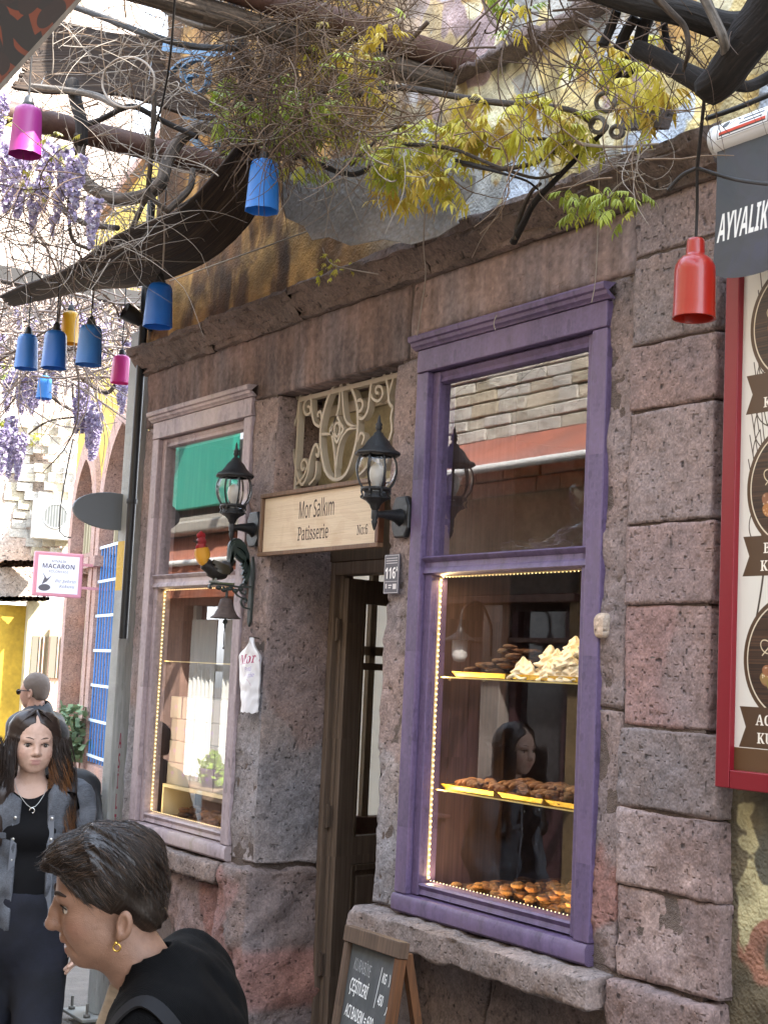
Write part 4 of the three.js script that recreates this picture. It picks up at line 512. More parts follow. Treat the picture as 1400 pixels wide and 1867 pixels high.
// ---------------------------------------------------------------- grey steel post and oval sign at the corner of the shop
{
  const p0 = onX(203, 1500, -7.2), t = thing('steel_post', 'grey painted steel post with red graffiti letters bolted down beside the shop corner', 'post', V(p0.x, 0, p0.z));
  const x = p0.x, z = p0.z, tx = canvasTex(256, 2048, (g, w, h) => { g.fillStyle = '#9a9c98'; g.fillRect(0, 0, w, h); const q = rngOf(8); for (let i = 0; i < 500; i++) { g.fillStyle = `rgba(${q() > 0.6 ? '190,190,184' : '90,92,88'},${0.04 + 0.1 * q()})`; g.beginPath(); g.ellipse(q() * w, q() * h, 4 + 30 * q(), 6 + 60 * q(), 0, 0, 7); g.fill(); } g.fillStyle = '#8c2f44'; g.font = 'bold 62px sans-serif'; g.textAlign = 'center'; 'ASİLTA'.split('').forEach((c, i) => g.fillText(c, 128, 1262 + i * 60)); g.fillStyle = '#c9a21f'; g.fillRect(10, 640, 60, 150); });
  const b = box(x - 0.05, x + 0.05, 0.02, 3.52, z - 0.045, z + 0.045, 0.006); { const uv = b.attributes.uv; const p = b.attributes.position, n = b.attributes.normal; for (let i = 0; i < p.count; i++) uv.setXY(i, Math.abs(n.getX(i)) > 0.5 ? 0.5 - (p.getZ(i) - z) / 0.09 : 0.04 + 0.1 * ((p.getX(i) - x) / 0.1 + 0.5), p.getY(i) / 3.5); }
  part('shaft', b, std({ map: tx, roughness: 0.6, bumpMap: rep(fineBump, 1, 8), bumpScale: 0.003 }), t);
  part('base_plate', box(x - 0.15, x + 0.13, 0.004, 0.02, z - 0.12, z + 0.14, 0.004), std({ color: C('#85857f'), roughness: 0.6 }), t);
  for (const [dx, dz] of [[-0.11, 0.10], [0.09, 0.10], [-0.11, -0.08], [0.09, -0.08]]) part('anchor_bolt', [rod(V(x + dx, 0.02, z + dz), V(x + dx, 0.085, z + dz), 0.008), lathe([[0, 0.02], [0.018, 0.02], [0.018, 0.036], [0, 0.036]], 6, V(x + dx, 0, z + dz))], std({ color: C('#77756f'), metalness: 0.6, roughness: 0.5 }), t);
  // black drain pipe beside it
  const d = onZ(258, 650, 0.02), dp = thing('drain_pipe', 'thin black drain pipe beside the shop corner above the steel post', 'pipe', V(-7.02, 1.9, 0.03));
  part('pipe', rod(V(-7.02, 1.9, 0.03), V(-7.02, 4.3, 0.03), 0.022, 14), mBlack, dp); for (const y of [2.6, 3.55]) part('bracket', lathe([[0.0225, -0.012], [0.027, -0.012], [0.027, 0.012], [0.0225, 0.012]], 16, V(-7.02, y, 0.03)), mBlack, dp);
  // side of an oval hanging sign, grey, fixed to the post
  const c = onX(240, 935, x), ov = thing('oval_projecting_sign', 'plain dark grey oval sign panel projecting from the steel post', 'sign', V(x, c.y - 0.12, z)); const e = new THREE.Shape(); e.absellipse(0, 0, 0.215, 0.095, 0, Math.PI * 2); const eg = extr(e, 0.016, 0.003); eg.rotateY(-Math.PI / 2); eg.translate(x - 0.02, c.y, z + 0.095); part('panel', eg, std({ color: C('#6c7175'), roughness: 0.5 }), ov); part('fixing_arm', rod(V(x - 0.03, c.y, z + 0.03), V(x - 0.03, c.y, z + 0.26), 0.008), mBlack, ov);
}

// ---------------------------------------------------------------- yellow building with pointed stone arches, beyond the shop
const AD = V(-0.982, 0, -0.188).normalize(), AN = V(-AD.z, 0, AD.x); // along its front (away from us) and out of it
if (AN.z < 0) AN.negate();
{
  const A0 = onY(250, 1204, 1.79).clone(); A0.copy(atD(250, 1204, 14.8)); A0.y = 0;
  const t = thing('arched_yellow_building', 'yellow building with tall pointed pink stone arches and a blue barred window', 'building', A0.clone());
  const along = (s, y, o = 0) => A0.clone().addScaledVector(AD, s).addScaledVector(AN, o).setY(y), M = new THREE.Matrix4().makeBasis(AD.clone().negate(), V(0, 1, 0), AN).setPosition(A0), put = (g) => { g.applyMatrix4(M); return g; }; // local x runs back towards us, so s = -x
  const mY = std({ color: C('#f0cd5c'), map: rep(blotch, 0.6), roughness: 0.9 }), mPink = std({ color: C('#e0c2b4'), map: rep(stoneMap, 1.2), bumpMap: rep(stoneBump, 1.2), bumpScale: 0.008, roughness: 0.9 });
  const arch = (cx, hw, y0, ysp, apex, s = 1) => { const sh = new THREE.Path(); sh.moveTo(cx - hw, y0); sh.lineTo(cx - hw, ysp); sh.quadraticCurveTo(cx - hw * 0.95, apex - (apex - ysp) * 0.25, cx, apex); sh.quadraticCurveTo(cx + hw * 0.95, apex - (apex - ysp) * 0.25, cx + hw, ysp); sh.lineTo(cx + hw, y0); sh.closePath(); return sh; };
  const specs = [[-3.15, 0.64, 3.3, 4.18], [-1.15, 0.88, 3.3, 4.36]];
  const wall = shapeOf([[-4.1, 0], [2.2, 0], [2.2, 7.2], [-4.1, 7.2]]); for (const [cx, hw, sp, ap] of specs) wall.holes.push(arch(cx, hw + 0.2, 0.02, sp, ap + 0.3));
  const wg = extr(wall, 0.3); wg.translate(0, 0, -0.3); part('yellow_wall', boxUV(put(wg)), mY, t);
  part('back_wall', boxUV(put(new THREE.BoxGeometry(6.3, 7.2, 0.1).translate(-0.95, 3.6, -0.62))), mPink, t); part('roof', boxUV(put(new THREE.BoxGeometry(6.4, 0.1, 4).translate(-0.95, 7.26, -1.9))), mPink, t); part('end_wall', boxUV(put(new THREE.BoxGeometry(0.3, 7.2, 4).translate(-3.96, 3.6, -2.31))), mY, t);
  for (const [cx, hw, sp, ap] of specs) {
    const o = new THREE.Shape(arch(cx, hw + 0.2, 0.02, sp, ap + 0.3).getPoints(20)); o.holes.push(arch(cx, hw, 0.021, sp, ap)); const g = extr(o, 0.26); g.translate(0, 0, -0.20); part('arch_surround', boxUV(put(g)), mPink, t);
    for (const s of [-1, 1]) part('capital', put(boxUV(new THREE.BoxGeometry(0.3, 0.12, 0.46).translate(cx + s * (hw + 0.06), sp - 0.42, -0.12))), mPink, t);
  }
  // tall tracery glazing bars inside the arches
  const mBar = std({ color: C('#b9ad8c'), roughness: 0.7 }), mPane = phys({ color: C('#9fa69a'), roughness: 0.15, metalness: 0 }), pane = std({ color: C('#54585a'), roughness: 0.12 });
  specs.forEach(([cx, hw, sp, ap], i) => { const pg = new THREE.ShapeGeometry(new THREE.Shape(arch(cx, hw - 0.01, 3.05, sp, ap - 0.02).getPoints(16))); pg.translate(0, 0, -0.14); part('fanlight_pane', put(pg), pane, t); for (let k = -3; k <= 3; k++) { const x = cx + k * hw / 3.6, top = ap - (ap - sp) * Math.pow(Math.abs(k) / 3.6, 1.6) - 0.05; part('glazing_bar', put(new THREE.BoxGeometry(0.035, top - 3.05, 0.04).translate(x, (top + 3.05) / 2, -0.10)), mBar, t); } part('fanlight_sill', put(new THREE.BoxGeometry(hw * 2, 0.10, 0.2).translate(cx, 3.0, -0.15)), mPink, t); });
  // blue iron grille before the near window, light door under the far arch
  const mBlue = std({ color: C('#3f78b4'), roughness: 0.45 }), mWhite = std({ color: C('#c9d6e2'), roughness: 0.6 }), bl = thingPart('window_grille', t), [cx, hw] = specs[1];
  part('window_board', put(new THREE.BoxGeometry(hw * 2, 2.4, 0.04).translate(cx, 1.75, -0.17)), mWhite, t); part('apron_wall', put(boxUV(new THREE.BoxGeometry(hw * 2, 0.62, 0.3).translate(cx, 0.31, -0.12))), mPink, t);
  for (let k = 0; k <= 11; k++) part('grille_bar', put(new THREE.CylinderGeometry(0.010, 0.010, 2.4, 6).translate(cx - hw + 0.05 + k * (2 * hw - 0.1) / 11, 1.85, 0.02)), mBlue, bl);
  for (let k = 0; k < 7; k++) part('grille_rail', put(new THREE.BoxGeometry(hw * 2, 0.03, 0.012).translate(cx, 0.72 + k * 0.385, 0.035)), mWhite, bl);
  const [c2, h2] = specs[0]; for (let k = 0; k < 7; k++) part('door_slat', put(new THREE.BoxGeometry(0.12, 2.9, 0.04).translate(c2 - h2 + 0.12 + k * 0.17, 1.5, -0.19)), mBar, t); part('door_back', put(new THREE.BoxGeometry(h2 * 2, 2.95, 0.03).translate(c2, 1.5, -0.23)), mPink, t);
  // hanging shop sign at its far corner
  const sg = along(3.9, 0, 0.0), sgn = thing('hanging_sign', 'square white hanging sign with pink frame beside the yellow arched building', 'sign', along(3.9, 2.45, 0.45));
  const tx = canvasTex(512, 512, (g, w, h) => { g.fillStyle = '#efedf3'; g.fillRect(0, 0, w, h); g.fillStyle = '#4d4450'; g.textAlign = 'center'; g.font = '50px sans-serif'; g.fillText('AYVALIK', 256, 92); g.font = 'bold 84px sans-serif'; g.save(); g.translate(256, 172); g.scale(0.98, 1); g.fillText('MACARON', 0, 0); g.restore(); g.font = '46px sans-serif'; g.fillText('KOLONYASI', 256, 232); g.font = 'italic 54px serif'; g.fillText('Bir Şehrin', 350, 360); g.fillText('Kokusu', 370, 430); g.fillStyle = '#5f5a5e'; g.beginPath(); g.ellipse(96, 440, 74, 46, -0.1, 0, 7); g.fill(); g.beginPath(); g.moveTo(60, 400); g.lineTo(90, 300); g.lineTo(60, 230); g.lineTo(120, 320); g.lineTo(180, 270); g.lineTo(120, 360); g.fill(); });
  const c0 = atD(106, 1048, 16.6), F = V(0.976, 0, 0.2).normalize(), RX = V(F.z, 0, -F.x), MS = new THREE.Matrix4().makeBasis(RX, V(0, 1, 0), F).setPosition(c0), ps = (g) => { g.applyMatrix4(MS); return g; };
  sgn.position.copy(c0); rootPos.set(sgn, c0.clone());
  part('frame', ps(new RoundedBoxGeometry(0.55, 0.50, 0.045, 2, 0.02)), std({ color: C('#d68e9a'), roughness: 0.5 }), sgn); const fp = new THREE.PlaneGeometry(0.455, 0.42); fp.translate(0, 0, 0.025); part('printed_face', ps(fp), std({ map: tx, roughness: 0.5 }), sgn); for (const y of [-0.13, 0.13]) part('bracket_arm', ps(new THREE.BoxGeometry(0.30, 0.03, 0.03).translate(0.42, y, 0)), std({ color: C('#c98b90') }), sgn);
}
// ---------------------------------------------------------------- sunlit houses closing the street
{
  const F = V(0.976, 0, 0.216).normalize(), RX = V(F.z, 0, -F.x), D = 25;
  const at = (x, y, o = 0) => { const p = atD(x, y, D); return p.addScaledVector(F, o); };
  const slab = (x0, x1, y0, y1, o, th) => { // a wall piece facing us given by its picture edges
    const a = at(x0, (y0 + y1) / 2, o), b = at(x1, (y0 + y1) / 2, o), top = at((x0 + x1) / 2, y0, o).y, bot = at((x0 + x1) / 2, y1, o).y, w = a.distanceTo(b), g = new THREE.BoxGeometry(w, top - bot, th); g.applyMatrix4(new THREE.Matrix4().makeBasis(RX, V(0, 1, 0), F).setPosition(a.clone().add(b).multiplyScalar(0.5).setY((top + bot) / 2).addScaledVector(F, -th / 2))); return boxUV(g);
  };
  const mWhiteWall = std({ color: C('#efe8dc'), map: rep(stoneMap, 0.5), bumpMap: rep(stoneBump, 0.5), bumpScale: 0.03, roughness: 0.95 });
  const t = thing('pale_stone_house', 'sunlit pale rubble stone house closing the street behind the wisteria', 'building', at(40, 1100).setY(0));
  part('wall', slab(-420, 230, -200, 1030, 0, 0.5), mWhiteWall, t); 
  R = rngOf(31); const rb = [C('#efe8da'), C('#e9dfca'), C('#f3eee4'), C('#e3d6ba')].map((c) => std({ color: c, map: rep(blotch, 1.5), bumpMap: rep(fineBump, 2), bumpScale: 0.03, roughness: 0.95 }));
  for (let y = 760; y < 1020; y += 17) for (let x = -22 + rr(0, 20); x < 140;) { const w = rr(20, 44); if (R() > 0.12) part('wall_stone', slab(x, x + w - 1.2, y + rr(0, 1), y + 15.8 + rr(-1, 1), 0.008 + rr(0, 0.006), 0.06), rb[Math.floor(R() * 4)], t); x += w; }
  const ac = thing('air_conditioner', 'white outdoor air conditioner unit on the pale stone house', 'air conditioner', at(92, 1000, 0.4)); part('case', slab(58, 128, 915, 985, 0.42, 0.35), std({ color: C('#c9c8c4'), roughness: 0.5 }), ac); { const c = at(95, 945, 0.425), g = new THREE.TorusGeometry(0.2, 0.012, 8, 32), m = new THREE.Matrix4().makeBasis(RX, V(0, 1, 0), F).setPosition(c); const parts = []; for (let k = 0; k < 9; k++) { const q = new THREE.BoxGeometry(0.008, 2 * Math.sqrt(Math.max(0, 0.04 - Math.pow((k - 4) * 0.045, 2))), 0.008); q.translate((k - 4) * 0.045, 0, 0); parts.push(q.applyMatrix4(m)); } const disc = new THREE.CircleGeometry(0.2, 32).translate(0, 0, 0.002).applyMatrix4(m); part('fan_recess', disc, std({ color: C('#4d504f'), roughness: 0.6 }), ac); part('fan_guard', [g.applyMatrix4(m), ...parts], std({ color: C('#8d8d8a'), roughness: 0.5 }), ac); }
  // lean-to with clay tiles under it
  const lt = thing('tiled_porch_house', 'cream painted low house with clay tile eave and narrow doors', 'building', at(90, 1200, 0.6).setY(0));
  part('cream_wall', slab(34, 168, 1098, 1500, 0.5, 0.4), std({ color: C('#ddd0aa'), map: rep(blotch, 0.6), roughness: 0.9 }), lt); part('eave_wall', slab(-30, 60, 1030, 1098, 0.45, 0.3), mWhiteWall, lt);
  for (let k = 0; k < 13; k++) { const c = at(-8 + k * 6.5, 1033 + (k % 2), 1.0), g = new THREE.CylinderGeometry(0.032, 0.036, 1.1, 8); g.rotateZ(Math.PI / 2); g.rotateY(0); g.applyMatrix4(new THREE.Matrix4().makeBasis(F, V(-0.18, 0.98, 0), RX).setPosition(c)); part('roof_tile', g, std({ color: C('#d9a27c'), roughness: 0.9 }), lt); }
  for (let k = 0; k < 14; k++) { const c = at(-8 + k * 6, 1094 + (k % 2), 0.85), g = new THREE.CylinderGeometry(0.03, 0.034, 0.7, 8); g.rotateZ(Math.PI / 2); g.applyMatrix4(new THREE.Matrix4().makeBasis(F, V(-0.18, 0.98, 0), RX).setPosition(c)); part('roof_tile', g, std({ color: C('#cf9c78'), roughness: 0.9 }), lt); }
  const mTrim = std({ color: C('#c9a58d'), roughness: 0.8 }); for (const [x0, x1] of [[50, 77], [82, 111]]) { part('window_surround', slab(x0 - 3, x1 + 2, 1146, 1300, 0.54, 0.06), mTrim, lt); part('window_pane', slab(x0, x1 - 1, 1160, 1235, 0.56, 0.03), std({ color: C('#6f6a60'), roughness: 0.2 }), lt); for (let k = 1; k < 4; k++) part('window_bar', slab(x0 + k * (x1 - x0) / 4 - 1, x0 + k * (x1 - x0) / 4 + 0.6, 1160, 1235, 0.58, 0.03), mTrim, lt); }
  part('green_shutter', slab(86, 109, 1238, 1330, 0.57, 0.03), std({ color: C('#b9c85a'), roughness: 0.6 }), lt); part('drain_pipe', slab(40, 47, 1112, 1420, 0.56, 0.08), std({ color: C('#e6e2dc') }), lt);
  const yh = thing('yellow_house', 'bright yellow painted house front beside the cream porch', 'building', at(0, 1250, 0.7).setY(0)); part('wall', slab(-160, 45, 1100, 1500, 0.7, 0.5), std({ color: C('#e3bb3f'), map: rep(blotch, 0.4), roughness: 0.85 }), yh);
  const gp = thing('potted_shrub', 'dark green potted shrub standing by the yellow arched building', 'plant', at(132, 1440, 0).setY(0)); const c = atD(133, 1345, 16.6); R = rngOf(71); gp.position.set(c.x, 0, c.z); rootPos.set(gp, V(c.x, 0, c.z)); part('pot', lathe([[0, 0], [0.16, 0], [0.22, 0.4], [0.2, 0.4], [0.18, 0.36]], 16, V(c.x, 0, c.z)), std({ color: C('#7d5a46') }), gp); part('stem', rod(V(c.x, 0.3, c.z), V(c.x, 1.0, c.z), 0.02), std({ color: C('#4b3a28') }), gp);
  const lv = []; for (let i = 0; i < 240; i++) { const a = V(rr(-1, 1), rr(-1, 1), rr(-1, 1)).multiplyScalar(0.17), g = new THREE.PlaneGeometry(0.06, 0.10); g.rotateX(rr(-2, 2)); g.rotateY(rr(0, 6)); g.translate(c.x + a.x, 0.95 + a.y * 1.8, c.z + a.z); lv.push(g); } const fo = part('foliage', lv, std({ color: C('#7d916c'), roughness: 0.8 }), gp); fo.userData.kind = 'stuff';
}
// ---------------------------------------------------------------- the sunny side of the street, seen in the window glass
function awning(name, label, x0, x1, zw, yTop, out, drop, col, front = 0.16) {
  const t = thing(name, label, 'awning', V((x0 + x1) / 2, yTop - drop, zw - out / 2)), n = Math.round((x1 - x0) / 0.05), m = 12, pos = [], idx = [], uv = [];
  for (let i = 0; i <= n; i++) for (let j = 0; j <= m; j++) { const x = mix(x0, x1, i / n), v = j / m; pos.push(x, yTop - drop * v - 0.03 * Math.sin(Math.PI * v) + 0.012 * fbm3(x * 2, v * 2, 4), zw - out * v); uv.push(x, v * out); }
  for (let i = 0; i < n; i++) for (let j = 0; j < m; j++) { const k = i * (m + 1) + j; idx.push(k, k + 1, k + m + 1, k + 1, k + m + 2, k + m + 1); }
  const g = new THREE.BufferGeometry(); g.setAttribute('position', new THREE.Float32BufferAttribute(pos, 3)); g.setAttribute('uv', new THREE.Float32BufferAttribute(uv, 2)); g.setIndex(idx); g.computeVertexNormals();
  const mC = phys({ color: C(col), map: rep(blotch, 0.8), roughness: 0.95, transmission: 0.25, thickness: 0 });
  part('canvas', g, mC, t); part('front_bar', rod(V(x0, yTop - drop, zw - out), V(x1, yTop - drop, zw - out), 0.03, 12), std({ color: C('#d9d6d0'), roughness: 0.4 }), t);
  if (front) { const f = new THREE.PlaneGeometry(x1 - x0, front, 60, 4), p = f.attributes.position; f.translate((x0 + x1) / 2, yTop - drop - 0.03 - front / 2, zw - out); for (let i = 0; i < p.count; i++) p.setZ(i, p.getZ(i) + 0.008 * Math.sin(p.getX(i) * 14)); f.computeVertexNormals(); part('valance', f, mC, t); }
  for (const x of [x0 + 0.1, x1 - 0.1]) part('support_arm', rod(V(x, yTop - drop - 0.02, zw - out), V(x, yTop - drop - 0.25, zw), 0.012), mBlack, t);
  return t;
}
{
  const W = 3.9, q = (x, y) => mirrored(x, y, W), xa = -10.6, xb = -3.2, t = thing('cream_stone_house', 'sunlit cream block stone house across the street with dark maroon shopfront', 'building', V(-7, 0, W + 0.2));
  const mJoint = std({ color: C('#d9cbb0'), roughness: 1, map: rep(blotch, 1) }), mB = ['#f4ecda', '#ecdfc6', '#f7f0e2', '#e6d8bb', '#efe5d0'].map((c) => std({ color: C(c), map: rep(blotch, 1.2), bumpMap: rep(fineBump, 2), bumpScale: 0.02, roughness: 0.95 }));
  part('wall_core', [box(xa, xb, 2.75, 6.2, W + 0.03, W + 0.3)], mJoint, t); part('ground_floor_wall', [box(-8.05, xb, 0, 2.75, W + 0.03, W + 0.3)], std({ color: C('#5e5046'), map: rep(blotch, 1), roughness: 0.9 }), t);
  R = rngOf(44); for (let y = 3.2; y < 4.75;) { const h = rr(0.095, 0.135); for (let x = xa + rr(-0.2, 0); x < -7.3;) { const w = rr(0.18, 0.42); const b = stoneCheap(Math.max(x, xa), Math.min(x + w, xb) - 0.010, y, y + h - 0.010, W - rr(0.0, 0.02), W + 0.08); part('wall_stone', b, mB[Math.floor(R() * 5)], t); x += w; } y += h; }
  // shopfront: maroon boards, pale pillar, dark glazed door, ochre reveal
  const mMar = std({ color: C('#4a2a30'), map: rep(woodMap, 1.5), roughness: 0.55 }), mDk = std({ color: C('#2a211f'), map: rep(woodMap, 1), roughness: 0.5 }), mPil = std({ color: C('#9a8f88'), map: rep(blotch, 1), roughness: 0.8 }), mOch = std({ color: C('#7a6444'), map: rep(blotch, 1), roughness: 0.8 });
  part('back_of_shopfront', [box(xa, -8.06, 0, 2.74, W + 0.30, W + 0.4)], mDk, t); part('fascia', [box(xa, -8.2, 2.42, 2.74, W + 0.0, W + 0.2, 0.01)], mDk, t); part('fascia_moulding', [box(xa, -8.2, 2.36, 2.42, W - 0.05, W + 0.1, 0.01), box(xa, -8.2, 2.06, 2.10, W + 0.04, W + 0.12, 0.01)], std({ color: C('#6d5048'), map: rep(woodMap, 1.5), roughness: 0.6 }), t);
  for (let k = 0; k < 5; k++) part('board_panel', box(xa + k * 0.25, xa + k * 0.25 + 0.235, 0.02, 2.05, W + 0.08, W + 0.13, 0.006), mMar, t);
  part('pillar', box(-9.32, -9.08, 0.02, 2.35, W - 0.02, W + 0.12, 0.01), mPil, t); part('door_frame', [box(-9.05, -8.98, 0.02, 2.3, W + 0.06, W + 0.16), box(-8.42, -8.35, 0.02, 2.3, W + 0.06, W + 0.16)], mMar, t); part('door_pane', quadZ(-8.98, -8.42, 0.9, 2.3, W + 0.12), std({ color: C('#2c2a2c'), roughness: 0.08 }), t); part('door_panel', box(-8.98, -8.42, 0.02, 0.9, W + 0.09, W + 0.14), mMar, t); part('ochre_reveal', box(-8.3, -8.05, 0.02, 2.74, W + 0.0, W + 0.28), mOch, t);
  // dome wall lamp
  const lp = thing('dome_wall_lamp', 'black gooseneck wall lamp on the maroon shopfront across the street', 'lamp', V(-9.2, 2.15, W - 0.02)); part('gooseneck', tube([V(-9.2, 1.95, W - 0.02), V(-9.2, 2.2, W - 0.04), V(-9.2, 2.36, W - 0.16), V(-9.2, 2.30, W - 0.30), V(-9.2, 2.16, W - 0.32)], 0.012, { rad: 8 }), mBlack, lp); part('dome_shade', lathe([[0.02, 0.1], [0.03, 0.06], [0.09, 0.02], [0.13, 0.0], [0.125, -0.004]], 20, V(-9.2, 2.06, W - 0.32)), mBlack, lp); part('jar_glass', lathe([[0.06, 0], [0.06, -0.12], [0.04, -0.16], [0, -0.17]], 16, V(-9.2, 2.06, W - 0.32)), std({ color: C('#cfcdc8'), roughness: 0.3 }), lp);
  awning('canvas_awning', 'terracotta canvas awning over the maroon shopfront across the street', -10.5, -6.4, W - 0.01, 3.66, 0.75, 0.40, '#c0561f', 0.0);
  // table with cups
  const tb = thing('street_table', 'dark square cafe table in front of the maroon shopfront', 'table', V(-9.6, 0, 3.3)); part('table_top', box(-9.95, -9.25, 0.71, 0.74, 3.0, 3.6, 0.01), mMar, tb); for (const [x, z] of [[-9.9, 3.05], [-9.3, 3.05], [-9.9, 3.55], [-9.3, 3.55]]) part('leg', box(x - 0.02, x + 0.02, 0, 0.71, z - 0.02, z + 0.02), mMar, tb);
  [[-9.78, 3.12], [-9.60, 3.14], [-9.42, 3.12], [-9.66, 3.36]].forEach(([x, z]) => single('coffee_cup', 'small pale coffee cup on the dark cafe table', 'cup', lathe([[0, 0.005], [0.026, 0.005], [0.036, 0.04], [0.038, 0.07], [0.034, 0.07], [0.03, 0.02], [0, 0.016]], 16, V(x, 0.742, z)), std({ color: C('#b9b2ac'), roughness: 0.25 }), V(x, 0.742, z), 'cups on the cafe table'));
}
function stoneCheap(x0, x1, y0, y1, z0, z1) { const g = new RoundedBoxGeometry(x1 - x0, y1 - y0, z1 - z0, 1, 0.012); g.rotateZ(rr(-0.02, 0.02)); g.translate((x0 + x1) / 2, (y0 + y1) / 2, (z0 + z1) / 2); return boxUV(g, 1, R() * 3); }
{
  const W = 3.2, q = (x, y) => mirrored(x, y, W), xa = -17.5, xb = -10.7, t = thing('salmon_cafe_house', 'salmon plastered cafe across the street with curtained window and grey eave', 'building', V(-13, 0, W + 0.2));
  const mS = std({ color: C('#c9a291'), map: rep(blotch, 0.7), bumpMap: rep(fineBump, 2), bumpScale: 0.01, roughness: 0.95 }), mSill = std({ color: C('#cdb9a2'), map: rep(stoneMap, 1), bumpMap: rep(stoneBump, 1), bumpScale: 0.01, roughness: 0.9 }), mGrey = std({ color: C('#5d5f5e'), map: rep(blotch, 0.8), roughness: 0.8 }), mCur = phys({ color: C('#f2f1ea'), roughness: 1, transmission: 0.15, thickness: 0 });
  const s0 = q(270, 1440), s1 = q(412, 1450), wt = q(350, 1100), sy = 0.66;
  const wx0 = q(322, 1300).x, wx1 = q(430, 1300).x + 0.5;
  part('wall', [box(xa, wx0, 0, 2.9, W, W + 0.25), box(wx1, xb, 0, 2.9, W, W + 0.25), box(wx0, wx1, 0, sy - 0.12, W, W + 0.25), box(wx0, wx1, 2.35, 2.9, W, W + 0.25)], mS, t);
  part('upper_wall', [box(xa, xb, 2.9, 3.9, W + 0.02, W + 0.3)], mGrey, t); part('back_of_window', [box(wx0 - 0.2, wx1 + 0.2, 0.3, 2.8, W + 0.7, W + 0.75)], std({ color: C('#6b5f52') }), t);
  part('window_sill', box(wx0 - 0.35, wx1 + 0.3, sy - 0.12, sy, W - 0.12, W + 0.25, 0.02), mSill, t);
  const fr = std({ color: C('#dcdad0'), roughness: 0.5 }); part('window_frame', [box(wx0, wx0 + 0.07, sy, 2.35, W + 0.1, W + 0.16), box(wx1 - 0.07, wx1, sy, 2.35, W + 0.1, W + 0.16), box((wx0 + wx1) / 2 - 0.03, (wx0 + wx1) / 2 + 0.03, sy, 2.35, W + 0.1, W + 0.16), box(wx0, wx1, 1.72, 1.78, W + 0.095, W + 0.155), box(wx0, wx1, sy + 0.001, sy + 0.07, W + 0.097, W + 0.157)], fr, t);
  for (const [a, b] of [[wx0 + 0.05, wx0 + 0.62], [wx0 + 0.78, wx0 + 1.2], [wx1 - 0.75, wx1 - 0.08]]) { const g = new THREE.PlaneGeometry(b - a, 1.5, 40, 1), p = g.attributes.position; g.translate((a + b) / 2, sy + 0.80, W + 0.075); for (let i = 0; i < p.count; i++) p.setZ(i, p.getZ(i) + 0.018 * Math.sin(p.getX(i) * 70)); g.computeVertexNormals(); part('curtain', g, mCur, t); }
  const ey = q(312, 850).y - 0.35; part('eave_gutter', [box(xa, xb, 3.02, 3.14, W - 0.22, W - 0.05, 0.03), box(xa, xb, 3.14, 3.2, W - 0.1, W + 0.2)], std({ color: C('#9d978c'), roughness: 0.6 }), t);
  const tl = thing('teal_fascia_sign', 'teal painted fascia board above the cafe across the street', 'sign', V(-14.2, 3.3, W - 0.05)); part('board', box(-15.6, -12.2, 3.28, 3.95, W - 0.12, W - 0.05, 0.01), std({ color: C('#2f9c86'), roughness: 0.5 }), tl);
  awning('canvas_awning', 'orange canvas awning with white front bar over the cafe window', -14.9, -11.2, W - 0.01, 3.02, 0.30, 0.30, '#c4683c', 0.30);
  // planter, table and chairs by the window
  const pp = V(q(388, 1420).x, sy, W - 0.02), pl = thing('purple_planter', 'purple plastic flower pot with bright green plant on the stone sill', 'planter', pp.clone()); part('pot', lathe([[0, 0], [0.09, 0], [0.12, 0.16], [0.125, 0.17], [0.11, 0.17], [0.1, 0.15]], 20, pp.clone()), std({ color: C('#5b3f6d'), roughness: 0.5 }), pl);
  R = rngOf(12); const lv = []; for (let i = 0; i < 220; i++) { const g = new THREE.PlaneGeometry(0.035, 0.06); g.rotateX(rr(-1.4, 1.4)); g.rotateY(rr(0, 6.3)); const a = rr(0, 6.3), d = rr(0, 0.19), h = rr(0.12, 0.34) - d * 0.5; g.translate(pp.x + Math.cos(a) * d, pp.y + h, pp.z + Math.sin(a) * d * 0.7); lv.push(g); } part('foliage', lv, phys({ color: C('#8fae3a'), roughness: 0.9, transmission: 0.35, thickness: 0 }), pl).userData.kind = 'stuff';
  const mWh = std({ color: C('#d5dadb'), roughness: 0.45 });
  const chair = (x, z, turn) => { const c = thing('cafe_chair', 'white painted wooden chair at the cafe table across the street', 'chair', V(0, 0, 0), 'white chairs at the cafe table'); part('seat', box(-0.2, 0.2, 0.43, 0.46, -0.2, 0.2, 0.01), mWh, c); part('back_top_rail', box(-0.2, 0.2, 0.78, 0.88, -0.21, -0.185, 0.01), mWh, c); part('back_mid_rail', box(-0.18, 0.18, 0.62, 0.67, -0.205, -0.185, 0.006), mWh, c); for (const s of [-1, 1]) { part('back_post', box(s * 0.19 - 0.018, s * 0.19 + 0.018, 0, 0.90, -0.205, -0.17, 0.006), mWh, c); part('leg', box(s * 0.18 - 0.018, s * 0.18 + 0.018, 0, 0.43, 0.15, 0.185, 0.006), mWh, c); } c.position.set(x, 0, z); c.rotation.y = turn; return c; };
  { const c1 = mirrored(300, 1480, 1.35), c2 = mirrored(392, 1492, 1.35); chair(c1.x, 1.35, 2.2); chair(c2.x - 0.1, 1.45, -2.4); } const ct = thing('cafe_table', 'honey coloured wooden cafe table across the street', 'table', V(-9.2, 0, 1.9)), mT = std({ color: C('#a9713c'), map: rep(woodMap, 2), roughness: 0.5 }); part('table_top', box(-9.55, -8.85, 0.70, 0.735, 1.75, 2.4, 0.01), mT, ct); for (const [x, z] of [[-9.5, 1.8], [-8.9, 1.8], [-9.5, 2.35], [-8.9, 2.35]]) part('leg', box(x - 0.025, x + 0.025, 0, 0.70, z - 0.025, z + 0.025), mT, ct);
}
